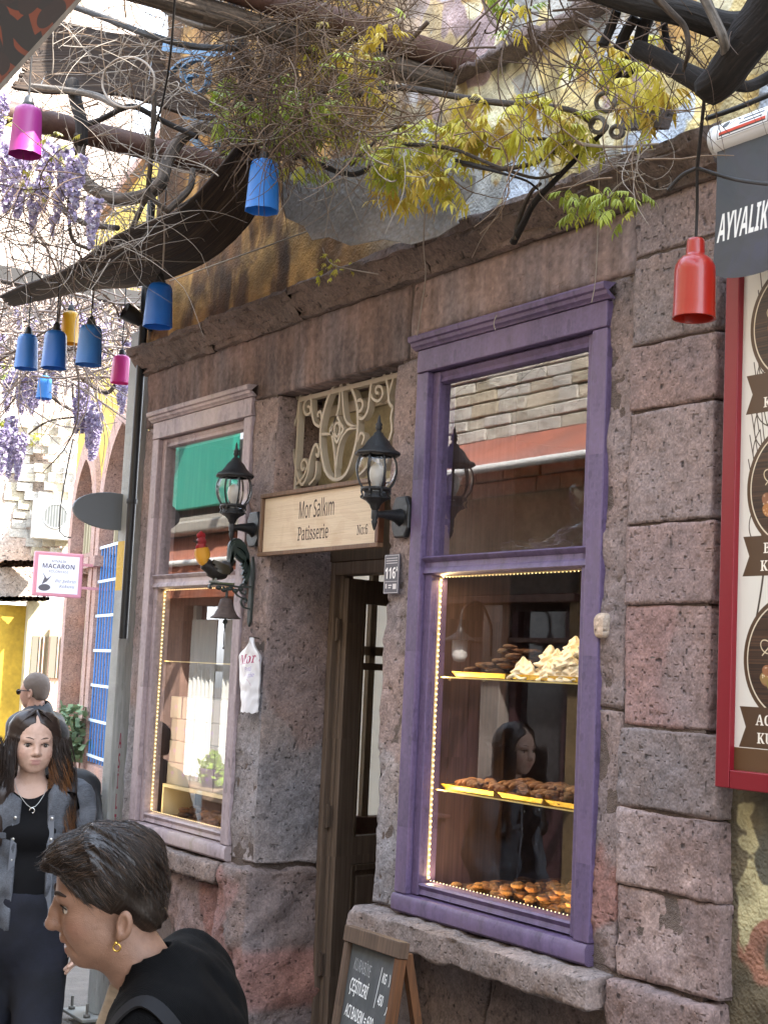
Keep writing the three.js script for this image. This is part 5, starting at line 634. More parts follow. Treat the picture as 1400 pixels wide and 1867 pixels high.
// unseen house behind the photographer, ground floor made dark to cut bounced light
{ const t = thing('unseen_dark_front_house', 'unseen plain house with dark ground floor added to cut bounced light further along the sunny side of the street', 'building', V(0, 0, 4.2)); part('ground_floor', box(-3.15, 6, 0, 2.9, 3.95, 4.3), std({ color: C('#4a3f38'), map: rep(woodMap, 1), roughness: 0.8 }), t); part('upper_wall', box(-3.15, 6, 2.9, 5.6, 3.97, 4.3), std({ color: C('#b9ac98'), map: rep(blotch, 0.5), roughness: 0.95 }), t); part('door', box(-1.2, -0.3, 0, 2.1, 3.9, 3.949), mDoor, t); part('window', box(0.6, 1.6, 1.0, 2.3, 3.9, 3.949), std({ color: C('#3a3d40'), roughness: 0.1 }), t); }
// ---------------------------------------------------------------- light strips, shelves, trays and pastries in the windows
const mTape = std({ color: C('#d8c9a0'), roughness: 0.5 }), mLed = std({ color: C('#fff0c8'), emissive: new THREE.Color(1, 0.72, 0.32), emissiveIntensity: 0.55 });
function ledStrip(x0, x1, label, power = 1) {
  const ix0 = x0 + 0.073 + 0.042, ix1 = x1 - 0.073 - 0.042, ya = 1.072, yb = 2.145, z = -0.05;
  const t = thing('led_strip', label, 'light strip', V(ix0, ya, z)); part('tape', [box(ix0 + 0.0005, ix0 + 0.003, ya, yb, z - 0.005, z + 0.005), box(ix0 + 0.004, ix1 - 0.004, yb + 0.0015, yb + 0.004, z - 0.005, z + 0.005)], mTape, t);
  const d = []; for (let y = ya + 0.01; y < yb; y += 0.0195) d.push(new THREE.SphereGeometry(0.0042, 6, 5).translate(ix0 + 0.0065, y, z)); for (let x = ix0 + 0.02; x < ix1; x += 0.0195) d.push(new THREE.SphereGeometry(0.0022, 6, 5).translate(x, yb - 0.001, z)); for (let x = ix0 + 0.02; x < ix1; x += 0.0195) d.push(new THREE.SphereGeometry(0.0022, 6, 5).translate(x, ya + 0.0005, z)); part('led_lights', d, mLed, t);
  const L = (w, h, p, target, I) => { const l = new THREE.RectAreaLight(new THREE.Color(1, 0.72, 0.36), I, w, h); l.position.copy(p); l.lookAt(target); scene.add(l); };
  L(0.012, yb - ya, V(ix0 + 0.013, (ya + yb) / 2, z), V(ix0 + 1, (ya + yb) / 2, z - 0.15), 14 * power); L(ix1 - ix0 - 0.02, 0.012, V((ix0 + ix1) / 2, yb - 0.007, z), V((ix0 + ix1) / 2, 0, z - 0.4), 9 * power); L(ix1 - ix0 - 0.02, 0.012, V((ix0 + ix1) / 2, ya + 0.006, z), V((ix0 + ix1) / 2, 3, z - 0.6), 8 * power);
}
ledStrip(-4.49, -3.44, 'warm dotted light strip along the violet window', 1.7); ledStrip(-6.845, -5.79, 'warm dotted light strip along the pale mauve window', 0.3);
const mShelf = phys({ color: C('#dfe8dd'), transmission: 1, thickness: 0, roughness: 0.03, ior: 1.5 }), mEdge = std({ color: C('#c9b26a'), roughness: 0.3 });
function shelf(x0, x1, y, z0, z1, label) { const t = thing('glass_shelf', label, 'shelf', V((x0 + x1) / 2, y - 0.008, (z0 + z1) / 2)); const g = new THREE.PlaneGeometry(x1 - x0, z0 - z1); g.rotateX(-Math.PI / 2); g.translate((x0 + x1) / 2, y, (z0 + z1) / 2); part('glass_sheet', g, mShelf, t); part('front_edge', box(x0, x1, y - 0.005, y - 0.0005, z0 - 0.004, z0), mEdge, t); for (const [x, s] of [[x0, 1], [x1, -1]]) for (const z of [z0 - 0.04, z1 + 0.04]) part('shelf_pin', box(x, x + s * 0.02, y - 0.014, y - 0.001, z - 0.006, z + 0.006), mHinge, t); return t; }
const SX0 = -4.372, SX1 = -3.558; shelf(SX0, SX1, 1.79, -0.065, -0.30, 'upper glass shelf with meringues in the violet window'); shelf(SX0, SX1, 1.392, -0.065, -0.32, 'lower glass shelf with twisted pastries in the violet window'); shelf(-6.72, -5.91, 1.80, -0.065, -0.30, 'glass shelf in the pale mauve window');
{ const t = thing('display_deck', 'wooden display deck at the foot of the violet window', 'shelf', V(-3.96, 1.02, -0.3)); part('deck_board', box(-4.372, -3.558, 1.02, 1.055, -0.62, -0.09), mDoorDark, t); part('deck_leg', box(-4.0, -3.94, 0.03, 1.02, -0.6, -0.55), mDoorDark, t); const u = thing('display_deck', 'wooden display deck at the foot of the pale mauve window', 'shelf', V(-6.3, 1.02, -0.3)); part('deck_board', box(-6.72, -5.91, 1.02, 1.055, -0.62, -0.09), std({ color: C('#a8733c'), map: rep(woodMap, 2), roughness: 0.5 }), u); part('deck_leg', box(-6.35, -6.28, 0.03, 1.02, -0.6, -0.55), mDoorDark, u); }
const mGold = std({ color: C('#d9b13c'), metalness: 0.85, roughness: 0.28 });
function tray(x0, x1, y, z0, z1, label) { const t = thing('gold_tray', label, 'tray', V((x0 + x1) / 2, y, (z0 + z1) / 2), 'gold card trays in the violet window'), h = 0.018, e = 0.016; part('tray_base', box(x0, x1, y + 0.0005, y + 0.003, z1, z0), mGold, t); const rim = (a, b) => { const g = new THREE.BufferGeometry(); g.setAttribute('position', new THREE.Float32BufferAttribute([...a[0], ...a[1], ...b[1], ...a[0], ...b[1], ...b[0]], 3)); g.setAttribute('uv', new THREE.Float32BufferAttribute(new Float32Array(12), 2)); g.computeVertexNormals(); return g; };
  part('tray_rim', [rim([[x0, y + 0.002, z0], [x1, y + 0.002, z0]], [[x0 - e, y + h, z0 + e * 0.6], [x1 + e, y + h, z0 + e * 0.6]]), rim([[x0, y + 0.002, z1], [x1, y + 0.002, z1]], [[x0 - e, y + h, z1 - e], [x1 + e, y + h, z1 - e]]), rim([[x0, y + 0.002, z0], [x0, y + 0.002, z1]], [[x0 - e, y + h, z0 + e * 0.6], [x0 - e, y + h, z1 - e]]), rim([[x1, y + 0.002, z0], [x1, y + 0.002, z1]], [[x1 + e, y + h, z0 + e * 0.6], [x1 + e, y + h, z1 - e]])], mGold, t); return t; }
tray(-4.30, -4.02, 1.791, -0.085, -0.27, 'gold tray of dark cookies on the upper glass shelf'); tray(-3.97, -3.62, 1.791, -0.085, -0.27, 'gold tray of meringues on the upper glass shelf'); tray(-4.34, -4.06, 1.393, -0.085, -0.29, 'gold tray of pale twists on the lower glass shelf'); tray(-4.01, -3.80, 1.393, -0.085, -0.29, 'gold tray of brown twists on the lower glass shelf'); tray(-3.76, -3.60, 1.393, -0.085, -0.29, 'gold tray of golden cookies on the lower glass shelf');
const bakeMap = dataTex(256, 256, (u, v) => { const a = tfbm(u, v, 6, 4, 3), b = tnoise(u * 60, v * 60, 60, 4), k = 0.62 + 0.6 * (a - 0.5) + 0.22 * (b - 0.5); return [k * 1.05, k * 0.95, k * 0.82]; }, { srgb: true });
const bake = (c) => std({ color: C(c), map: bakeMap, roughness: 0.7, bumpMap: rep(fineBump, 2), bumpScale: 0.004 });
function lumpy(rx, ry, rz, amp, seed, f = 3) { const g = mergeVertices((() => { const s = new THREE.IcosahedronGeometry(1, 4); s.deleteAttribute('normal'); return s; })(), 1e-4), p = g.attributes.position, v = V(); for (let i = 0; i < p.count; i++) { v.fromBufferAttribute(p, i); const k = 1 + amp * fbm3(v.x * f + seed, v.y * f, v.z * f, 3) * 2; p.setXYZ(i, v.x * rx * k, v.y * ry * k + ry * 0.7, v.z * rz * k); } g.computeVertexNormals(); return g; }
function meringue(seed) { const n = 46, m = 30, pos = [], idx = []; for (let j = 0; j <= m; j++) for (let i = 0; i <= n; i++) { const v = j / m, a = i / n * Math.PI * 2, env = Math.pow(1 - v, 0.62) * (0.9 + 0.1 * Math.sin(v * 20)), r = 0.040 * env * (1 + 0.16 * Math.cos(5 * a + v * 11 + seed) * (1 - v * 0.4) + 0.1 * fbm3(Math.cos(a) * 2 + seed, v * 3, Math.sin(a) * 2, 2)); pos.push(r * Math.cos(a) + 0.006 * v * v, 0.056 * v + 0.005 * Math.sin(3 * a + seed), r * Math.sin(a)); } for (let j = 0; j < m; j++) for (let i = 0; i < n; i++) { const k = j * (n + 1) + i; idx.push(k, k + n + 1, k + 1, k + 1, k + n + 1, k + n + 2); } const g = new THREE.BufferGeometry(); g.setAttribute('position', new THREE.Float32BufferAttribute(pos, 3)); g.setAttribute('uv', new THREE.Float32BufferAttribute(new Float32Array(pos.length / 3 * 2), 2)); g.setIndex(idx); g.computeVertexNormals(); return g; }
function twist(L, seed) { const gs = []; for (const ph of [0, Math.PI]) { const pts = []; for (let i = 0; i <= 14; i++) { const t = i / 14, e = Math.sin(Math.PI * clamp(t, 0.06, 0.94)), a = t * 9 + ph + seed; pts.push(V((t - 0.5) * L, 0.009 + 0.007 * e * Math.sin(a), 0.009 * e * Math.cos(a))); } gs.push(tube(pts, (t) => 0.0095 * (0.45 + 0.55 * Math.sin(Math.PI * clamp(t, 0.03, 0.97))), { rad: 7, seg: 26 })); } return merge(gs); }
function scatter(name, label, cat, geos, mats, n, region, group) { // lay pieces over a tray in overlapping rows
  for (let i = 0; i < n; i++) { const m = new THREE.Mesh(geos[i % geos.length], mats[Math.floor(R() * mats.length)]); m.name = numbered(name); const p = region(i); m.position.set(p[0], p[1], p[2]); m.rotation.set(rr(-0.12, 0.12), p[3], rr(-0.12, 0.12)); const s = p[4] || 1; m.scale.setScalar(s); m.castShadow = m.receiveShadow = true; scene.add(m); tag(m, label, cat, group); }
}
R = rngOf(101);
const mMer = std({ color: C('#efe2c4'), roughness: 0.65 }); const merG = [meringue(1), meringue(3.2), meringue(5.9)];
scatter('meringue', 'swirled cream meringue heaped on the upper glass shelf', 'meringue', merG, [mMer], 20, (i) => { const lay = i < 11 ? 0 : i < 17 ? 1 : 2; const k = lay === 0 ? i / 10 : lay === 1 ? (i - 11) / 5 : (i - 17) / 2; return [mix(lay === 0 ? -3.99 : lay === 1 ? -3.88 : -3.74, -3.63, k) + rr(-0.008, 0.008), 1.795 + lay * 0.042, -0.105 - rr(0, 0.08), rr(0, 6), rr(1.0, 1.3)]; }, 'meringues on the upper shelf');
const darkC = [lumpy(0.042, 0.013, 0.03, 0.14, 1), lumpy(0.046, 0.012, 0.028, 0.16, 7)];
scatter('almond_bar', 'dark brown almond cookie piled on the upper glass shelf', 'cookie', darkC, [bake('#8a5a30'), bake('#744622'), bake('#9b6d3f')], 96, (i) => { const x = rr(-4.29, -4.0), top = Math.floor(R() * (1 + 6.0 * clamp((x + 4.30) / 0.3))); return [x, 1.795 + top * 0.017, -0.10 - rr(0, 0.15), rr(-0.5, 0.5), rr(0.6, 0.85)]; }, 'dark cookies on the upper shelf');
const twG = [twist(0.12, 0), twist(0.13, 1.3), twist(0.11, 2.2)];
scatter('twisted_pastry', 'pale brown twisted pastry on the lower glass shelf', 'pastry', twG, [bake('#a5764a'), bake('#8d6038'), bake('#b58a5c')], 64, (i) => { const x = rr(-4.32, -3.62), top = Math.floor(R() * (1 + 2.0 * clamp((x + 4.34) / 0.3))); return [x, 1.397 + top * 0.016, -0.115 - rr(0, 0.17), rr(-0.35, 0.35), rr(0.9, 1.15)]; }, 'twisted pastries on the lower shelf');
const ckG = [lumpy(0.034, 0.018, 0.034, 0.12, 2), lumpy(0.036, 0.020, 0.032, 0.15, 5), lumpy(0.032, 0.019, 0.033, 0.18, 9, 5)];
scatter('golden_cookie', 'round golden cookie in front on the lower glass shelf', 'cookie', ckG, [bake('#c98a3f'), bake('#b87a33')], 30, (i) => [rr(-4.0, -3.60), 1.396 + (i % 3) * 0.014, -0.095 - rr(0, 0.05), rr(0, 6), rr(0.45, 0.6)], 'golden cookies on the lower shelf');
scatter('coconut_macaroon', 'round golden macaroon heaped on the display deck', 'cookie', ckG, [bake('#dba456'), bake('#c98d45'), bake('#e3b066')], 150, (i) => { const x = -4.30 + 0.72 * Math.pow(R(), 0.7), z = -0.095 - rr(0, 0.16), top = Math.floor(R() * (1 + 4.2 * clamp((x + 4.2) / 0.5))); return [x, 1.057 + top * 0.016, z, rr(0, 6), rr(0.55, 0.72)]; }, 'macaroons on the display deck');
scatter('almond_biscuit', 'dark flat biscuit behind the macaroons on the display deck', 'biscuit', darkC, [bake('#6f4322'), bake('#5c361b'), bake('#8a5a2e')], 50, (i) => { const x = rr(-4.28, -3.6), z = -0.24 - rr(0, 0.30), top = Math.floor(R() * (1 + 4.5 * clamp((x + 4.1) / 0.5))); return [x, 1.058 + top * 0.017, z, rr(-1, 1), rr(0.95, 1.25)]; }, 'biscuits on the display deck');
scatter('seeded_biscuit', 'small brown biscuit on the deck of the pale mauve window', 'biscuit', ckG, [bake('#a5763c'), bake('#8f632f')], 40, (i) => [rr(-6.6, -5.95), 1.058 + (i % 2) * 0.02, -0.13 - rr(0, 0.12), rr(0, 6), rr(0.7, 0.9)], 'biscuits in the faded mauve window');
{ // white pastry boxes stacked behind the left window
  const lt = canvasTex(128, 128, (g, w, h) => { g.fillStyle = '#98958f'; g.fillRect(0, 0, w, h); g.fillStyle = '#9d8bab'; g.beginPath(); g.ellipse(64, 60, 18, 12, 0, 0, 7); g.fill(); g.fillRect(50, 78, 28, 4); }), mBox = std({ map: lt, roughness: 0.4 });
  const st = thing('box_shelf', 'white painted rack holding the pastry boxes', 'shelf', V(-6.3, 1.05, -0.18)); part('rack_board', box(-6.70, -5.93, 1.19, 1.205, -0.26, -0.09), mTape, st); for (const x of [-6.70, -5.945]) part('rack_side', box(x, x + 0.015, 1.056, 1.19, -0.26, -0.09), mTape, st);
  for (let r = 0; r < 4; r++) for (let c = 0; c < 6; c++) { const x = -6.70 + c * 0.126, y = 1.206 + r * 0.106, g = box(x, x + 0.122, y, y + 0.104, -0.25 + rr(-0.01, 0.01), -0.11 + rr(-0.008, 0.008), 0.003); planeUV01(g, x, x + 0.122, y, y + 0.104); single('pastry_box', 'small white pastry box in the stack behind the pale mauve window', 'box', g, mBox, V(x + 0.061, y, -0.18), 'stacked white pastry boxes'); }
}
{ // clear film folded on top of the transom, inside the upper pane
  const n = 40, g = new THREE.PlaneGeometry(1, 1, n, 18), p = g.attributes.position; for (let i = 0; i < p.count; i++) { const u = p.getX(i) + 0.5, v = p.getY(i) + 0.5, h = 0.06 + 0.16 * Math.exp(-Math.pow((u - 0.72) / 0.16, 2)); p.setXYZ(i, mix(-4.15, -3.62, u), 2.225 + h * v * (0.8 + 0.6 * fbm3(u * 6, v * 3, 1)) , -0.16 - 0.06 * fbm3(u * 5, v * 4, 4) * 2 - 0.04 * Math.abs(Math.sin(u * 17 + v * 5))); } let f = g.toNonIndexed(); f.computeVertexNormals();
  single('clear_film', 'crumpled clear plastic film lying behind the upper pane of the violet window', 'plastic film', f, phys({ color: C('#ffffff'), transmission: 1, thickness: 0, roughness: 0.08, ior: 1.5 }), V(-3.9, 2.222, -0.2)); const b = thing('display_ledge', 'narrow ledge behind the transom of the violet window', 'shelf', V(-3.96, 2.15, -0.2)); part('ledge_board', box(-4.37, -3.56, 2.196, 2.222, -0.39, -0.09), mPurple, b);
}
// ---------------------------------------------------------------- steel pipes and beams carrying the wisteria over the street
const mPipe = std({ color: C('#5e3f33'), map: rep(blotch, 3), roughness: 0.6, bumpMap: rep(fineBump, 5), bumpScale: 0.002 }), mBarkLog = std({ color: C('#7d6c5c'), map: rep(barkMap, 6, 3), bumpMap: rep(barkMap, 6, 3), bumpScale: 0.006, roughness: 0.95 });
{
  const a = onZ(856, 118, 0.0), b = onX(392, 300, -5.78);
  single('pergola_pipe', 'rusty brown steel pipe entering the wall beside a grey log', 'pipe', tube([V(a.x, a.y, -0.03), V(a.x, a.y, 3.9)], 0.047, { rad: 16, seg: 4 }), mPipe, V(a.x, a.y, 1.9));
  single('pergola_log', 'grey weathered log lashed under the rusty pipe', 'log', tube([V(a.x - 0.03, a.y - 0.085, 0.06), V(a.x - 0.05, a.y - 0.08, 1.2), V(a.x - 0.02, a.y - 0.10, 3.3)], 0.042, { rad: 14, seg: 40, rough: 0.12 }), mBarkLog, V(a.x, a.y - 0.09, 1.7));
  single('pergola_pipe', 'brown steel pipe passing behind the coiled vine trunk', 'pipe', tube([V(b.x, b.y, -0.02), V(b.x, b.y, 3.2)], 0.052, { rad: 16, seg: 4 }), mPipe, V(b.x, b.y, 1.6));
  const mBeam = std({ color: C('#2d2a29'), roughness: 0.7, map: rep(blotch, 2) });
  [[-9.2, 528, 'dark steel pergola beam above the blue lamps'], [-11.2, 590, 'dark steel pergola beam above the yellow lamp'], [-12.8, 652, 'dark steel pergola beam under the far lilac blossom']].forEach(([X, y, l]) => { const c = onX(150, y, X); const yc = c.y; single('pergola_beam', l, 'beam', bar(V(X, yc, -2.0), V(X, yc, 3.2), 0.10, 0.08, V(1, 0, 0)), mBeam, V(X, yc, 0.6)); });
}
// reed mats hung as shade
const mReed = [std({ color: C('#4d3b2e'), roughness: 0.9, map: rep(barkMap, 2, 0.5) }), std({ color: C('#6e5843'), roughness: 0.9, map: rep(barkMap, 2, 0.5) }), std({ color: C('#5c4737'), roughness: 0.95, map: rep(barkMap, 2, 0.5) })];
function reedMat(label, e0, e1, n, sag, rr0, base) { // reeds run along the two edges e0 and e1
  const t = thing('reed_mat', label, 'reed mat', base, 'reed shade mats over the street'), c0 = new PathCurve(e0), c1 = new PathCurve(e1), A = [[], [], []];
  for (let i = 0; i <= n; i++) {
    const v = i / n, pts = [], j = rr(-0.012, 0.012), s0 = rr(0, 0.03), s1 = 1 - rr(0, 0.03);
    for (let k = 0; k <= 16; k++) { const s = mix(s0, s1, k / 16), p = c0.getPointAt(s).lerp(c1.getPointAt(s), clamp(v + j * 0.4)); p.y -= sag * Math.sin(Math.PI * v) + 0.03 * Math.sin(s * 9 + v * 4) * 0.5 - 0.006 * fbm3(s * 6, v * 20, 3); pts.push(p); }
    A[R() < 0.62 ? 0 : R() < 0.35 ? 1 : 2].push(tube(pts, rr0 * rr(0.7, 1.25), { rad: 5, seg: 24, cap: false }));
  }
  A.forEach((g, i) => { if (g.length) { const m = part(['brown_reeds', 'pale_reeds', 'reddish_reeds'][i], g, mReed[i], t); m.userData.kind = 'stuff'; } });
  // binding wires
  for (const s of [0.12, 0.35, 0.6, 0.85]) { const pts = []; for (let k = 0; k <= 8; k++) { const v = k / 8, p = c0.getPointAt(s).lerp(c1.getPointAt(s), v); p.y -= sag * Math.sin(Math.PI * v) + 0.006; pts.push(p); } part('binding_wire', tube(pts, 0.0025, { rad: 5 }), mIronNail(), t); }
  return t;
}
R = rngOf(55);
reedMat('long dark reed mat sagging beside the ochre wall above the corner lamp', [onZ(40, 545, 0.1), onZ(150, 528, 0.1), onZ(270, 522, 0.1), onZ(400, 455, 0.1), onZ(470, 380, 0.1), onZ(512, 300, 0.1)], [onZ(0, 545, 0.8), onZ(100, 500, 0.8), onZ(220, 425, 0.8), onZ(330, 388, 0.8), onZ(400, 310, 0.8), onZ(446, 246, 0.8)], 78, 0.02, 0.0085, V(-6, 3.6, 0.5));
reedMat('upper split reed mat behind the tangle of bare vines', [onX(20, 160, -5.9), onX(150, 168, -5.9), onX(300, 196, -5.9), onX(410, 220, -5.9)], [onX(60, 40, -7.6), onX(160, 52, -7.6), onX(300, 72, -7.6), onX(420, 100, -7.6)], 60, 0.06, 0.009, V(-6.7, 4.3, 1));
// bent sheet of grey metal hung under the vines
{
  const px = [[520, 322], [560, 300], [640, 282], [760, 292], [868, 322], [864, 350], [830, 392], [838, 408], [800, 432], [752, 446], [700, 436], [640, 448], [600, 432], [572, 438], [556, 412], [524, 398], [514, 362]], zf = (x) => mix(0.30, 0.16, (x - 515) / 350);
  const c = onZ(690, 370, 0.23), pts3 = px.map(([x, y]) => onZ(x, y, zf(x))); const u = pts3[4].clone().sub(pts3[0]).normalize(), n = u.clone().cross(pts3[9].clone().sub(pts3[0])).normalize(), v = n.clone().cross(u);
  const sh = new THREE.Shape(pts3.map((p) => { const d = p.clone().sub(c); return new THREE.Vector2(d.dot(u), d.dot(v)); })), g = extr(sh, 0.004, 0.001), M = new THREE.Matrix4().makeBasis(u, v, n).setPosition(c); g.applyMatrix4(M);
  const t = thing('metal_sheet', 'torn flat sheet of grey metal hanging in front of the cornice', 'metal sheet', c); part('sheet', boxUV(g), std({ color: C('#a3a09e'), map: rep(blotch, 2), roughness: 0.5, metalness: 0.1, bumpMap: rep(blotch, 1), bumpScale: 0.03 }), t); part('hanging_wire', rod(onZ(640, 290, 0.24), onZ(642, 200, 0.24), 0.0025), mIronNail(), t); part('hanging_wire', rod(onZ(800, 300, 0.19), onZ(805, 200, 0.19), 0.0025), mIronNail(), t);
}
// blue wrought iron brackets on the wall
{
  const mB = std({ color: C('#5d8db5'), roughness: 0.6, map: rep(blotch, 4) }), mk = (label, base, lines, scr) => { const t = thing('iron_bracket', label, 'bracket', base, 'blue wrought iron brackets'); for (const [a, b, w] of lines) part('bracket_bar', bar(a, b, w, 0.02, V(0, 0, 1)), mB, t); for (const s of scr) part('bracket_scroll', ribbon(s, 0.03, 0.014, V(0, 0, 1), false, 30), mB, t); };
  const z = 0.22, o = (x, y) => onZ(x, y, z);
  mk('blue wrought iron scroll bracket half hidden behind the bare vines', o(350, 130), [[o(300, 84), o(452, 100), 0.05]], [[o(312, 132), o(335, 112), o(362, 104), o(378, 116), o(380, 150), o(366, 170), o(346, 162), o(345, 142), o(358, 138)], [o(336, 150), o(334, 128), o(350, 112), o(372, 108)]]);
  mk('blue wrought iron wall bar with a slanted brace over the coiled vine', o(400, 240), [[o(338, 208), o(452, 232), 0.045], [o(344, 244), o(388, 290), 0.03], [o(388, 290), o(402, 246), 0.025]], []);
}
// patterned parasol edge overhead
{
  const d = 1.55, P = (x, y, k = 0) => atD(x, y, d + k), t = thing('patterned_parasol', 'orange and dark patterned parasol edge with a grey wooden batten', 'parasol', P(20, 20)); const a = P(155, -20), b = P(-30, 185), c = P(-260, -200, 0.5), mF = phys({ color: C('#b0761f'), roughness: 0.95, transmission: 0.3, thickness: 0, map: rep(canvasTex(512, 512, (g, w, h) => { g.fillStyle = '#8a5418'; g.fillRect(0, 0, w, h); const q = rngOf(77); g.strokeStyle = '#1a0f08'; for (let i = 0; i < 110; i++) { g.lineWidth = 10 + 22 * q(); g.beginPath(); const x = q() * w, y = q() * h; g.moveTo(x, y); g.bezierCurveTo(x + 60 * (q() - 0.5), y + 50, x + 90 * (q() - 0.5), y + 100, x + 60 * (q() - 0.5), y + 150); g.stroke(); } for (let i = 0; i < 40; i++) { g.fillStyle = '#2a180c'; g.beginPath(); g.ellipse(q() * w, q() * h, 8 + 26 * q(), 20 + 40 * q(), q(), 0, 7); g.fill(); } }), 1) });
  const eD = b.clone().sub(a).normalize(), oD = V(eD.z, 0, -eD.x).normalize(); if (oD.dot(EYE.clone().sub(a)) < 0) oD.negate(); const q0 = a.clone().addScaledVector(eD, -0.9), SP = 2.3; // a square canopy, 2.3 m a side; only one edge comes into view, the unseen rest extended to shade the street
  const g = new THREE.BufferGeometry(); const n = 24, pos = [], uv = [], idx = []; for (let i = 0; i <= n; i++) for (let j = 0; j <= n; j++) { const u = i / n, v = j / n, p = q0.clone().addScaledVector(eD, SP * u).addScaledVector(oD, SP * v); p.y += 0.10 * (1 - Math.abs(2 * v - 1)) - 0.006; pos.push(p.x, p.y, p.z); uv.push(u * 9, v * 9); } for (let i = 0; i < n; i++) for (let j = 0; j < n; j++) { const k = i * (n + 1) + j; idx.push(k, k + 1, k + n + 1, k + 1, k + n + 2, k + n + 1); } g.setAttribute('position', new THREE.Float32BufferAttribute(pos, 3)); g.setAttribute('uv', new THREE.Float32BufferAttribute(uv, 2)); g.setIndex(idx); g.computeVertexNormals(); part('fabric', g, mF, t);
  part('edge_batten', bar(q0.clone(), q0.clone().addScaledVector(eD, SP), 0.0105, 0.012, rayAt(60, 80).normalize()), std({ color: C('#5d554d'), map: rep(woodMap, 4), roughness: 0.8 }), t); part('pole', (() => { const m = q0.clone().addScaledVector(eD, SP / 2).addScaledVector(oD, SP / 2); return rod(V(m.x, a.y + 0.2, m.z), V(m.x, 0, m.z), 0.022); })(), std({ color: C('#6d5a48') }), t);
}
// small black spotlight at the corner of the shop
{ const c = onZ(243, 576, 0.2), t = thing('spotlight', 'small black spotlight fixed at the corner above the cornice', 'spotlight', c); part('can', lathe([[0, -0.05], [0.03, -0.05], [0.04, 0.0], [0.045, 0.05], [0.036, 0.05], [0, 0.03]], 16).rotateX(1.2).translate(c.x, c.y, c.z), mBlack, t); part('yoke', bar(c, V(-7.0, c.y, -0.02), 0.02, 0.012), mBlack, t); }

// ---------------------------------------------------------------- hanging lamps made of plastic bottles
const mCord = std({ color: C('#1d1a19'), roughness: 0.6 }), mSocket = std({ color: C('#2a2b2d'), roughness: 0.5 });
const lampGroup = 'coloured bottle lamps hung over the street';
function bottleLamp(cx, cy, wpx, hpx, d, col, label, { topY = 4.15, tilt = 0, sides = 8 } = {}) {
  const c = atD(cx, cy, d), w = wpx * d / FOCAL, h = hpx * d / FOCAL, r = w / 2, y0 = c.y - h / 2, t = thing('bottle_lamp', label, 'lamp', V(c.x, y0, c.z), lampGroup);
  const g = new THREE.LatheGeometry([[0.30, 0.99], [0.52, 0.985], [0.72, 0.95], [0.82, 0.89], [0.865, 0.80], [0.90, 0.6], [0.95, 0.3], [1.0, 0.03], [1.02, 0.0], [0.985, 0.0], [0.93, 0.3], [0.85, 0.78], [0.7, 0.92], [0.3, 0.965]].map(([a, b]) => new THREE.Vector2(a * r, b * h)), sides); const gg = toCreasedNormals(g, 0.9); gg.rotateY(rr(0, 1)); gg.translate(c.x, y0, c.z);
  part('bottle_shade', gg, phys({ color: C(col), roughness: 0.38, transmission: 0.22, thickness: 0 }), t);
  part('socket', lathe([[r * 0.36, h * 0.97], [r * 0.38, h * 1.03], [r * 0.30, h * 1.07], [r * 0.26, h * 1.16], [r * 0.12, h * 1.22], [0, h * 1.23]], 14, V(c.x, y0, c.z)), mSocket, t);
  part('bulb', new THREE.SphereGeometry(r * 0.35, 12, 10).translate(c.x, y0 + h * 0.62, c.z), mBulb, t);
  part('cord', tube([V(c.x, y0 + h * 1.2, c.z), V(c.x + 0.004, (y0 + h + topY) / 2, c.z + 0.003), V(c.x, Math.max(topY, y0 + h * 1.3), c.z)], 0.0035, { rad: 5, seg: 6 }), mCord, t);
  return t;
}
R = rngOf(66);
bottleLamp(49, 238, 62, 92, 4.9, '#9e2c82', 'magenta bottle lamp hanging in front of the lilac blossom', { topY: 4.3 });
bottleLamp(480, 338, 64, 96, 5.2, '#2f86e0', 'blue bottle lamp hanging beside the torn metal sheet', { topY: 3.95 });
bottleLamp(290, 556, 54, 82, 6.4, '#2474d6', 'blue bottle lamp hanging below the reed mat against the ochre wall', { topY: 3.9 });
bottleLamp(50, 641, 44, 64, 7.6, '#3b7fd0', 'blue bottle lamp at the outer end of the row of three', { topY: 3.95 }); bottleLamp(101, 637, 47, 70, 7.2, '#2f74cc', 'blue bottle lamp in the middle of the row of three', { topY: 3.9 }); bottleLamp(164, 629, 50, 74, 7.0, '#4386d6', 'blue bottle lamp in the row of three nearest the shop corner'.replace('nearest', 'next to'), { topY: 3.8 });
bottleLamp(128, 597, 37, 60, 8.6, '#d8a41c', 'yellow bottle lamp behind the row of three blue lamps', { topY: 4.2 }); bottleLamp(82, 706, 30, 42, 9.6, '#3f8fe0', 'small blue bottle lamp below the row of three', { topY: 4.2 }); bottleLamp(221, 673, 37, 52, 8.0, '#e0429e', 'bright pink bottle lamp beside the steel post', { topY: 4.1 });
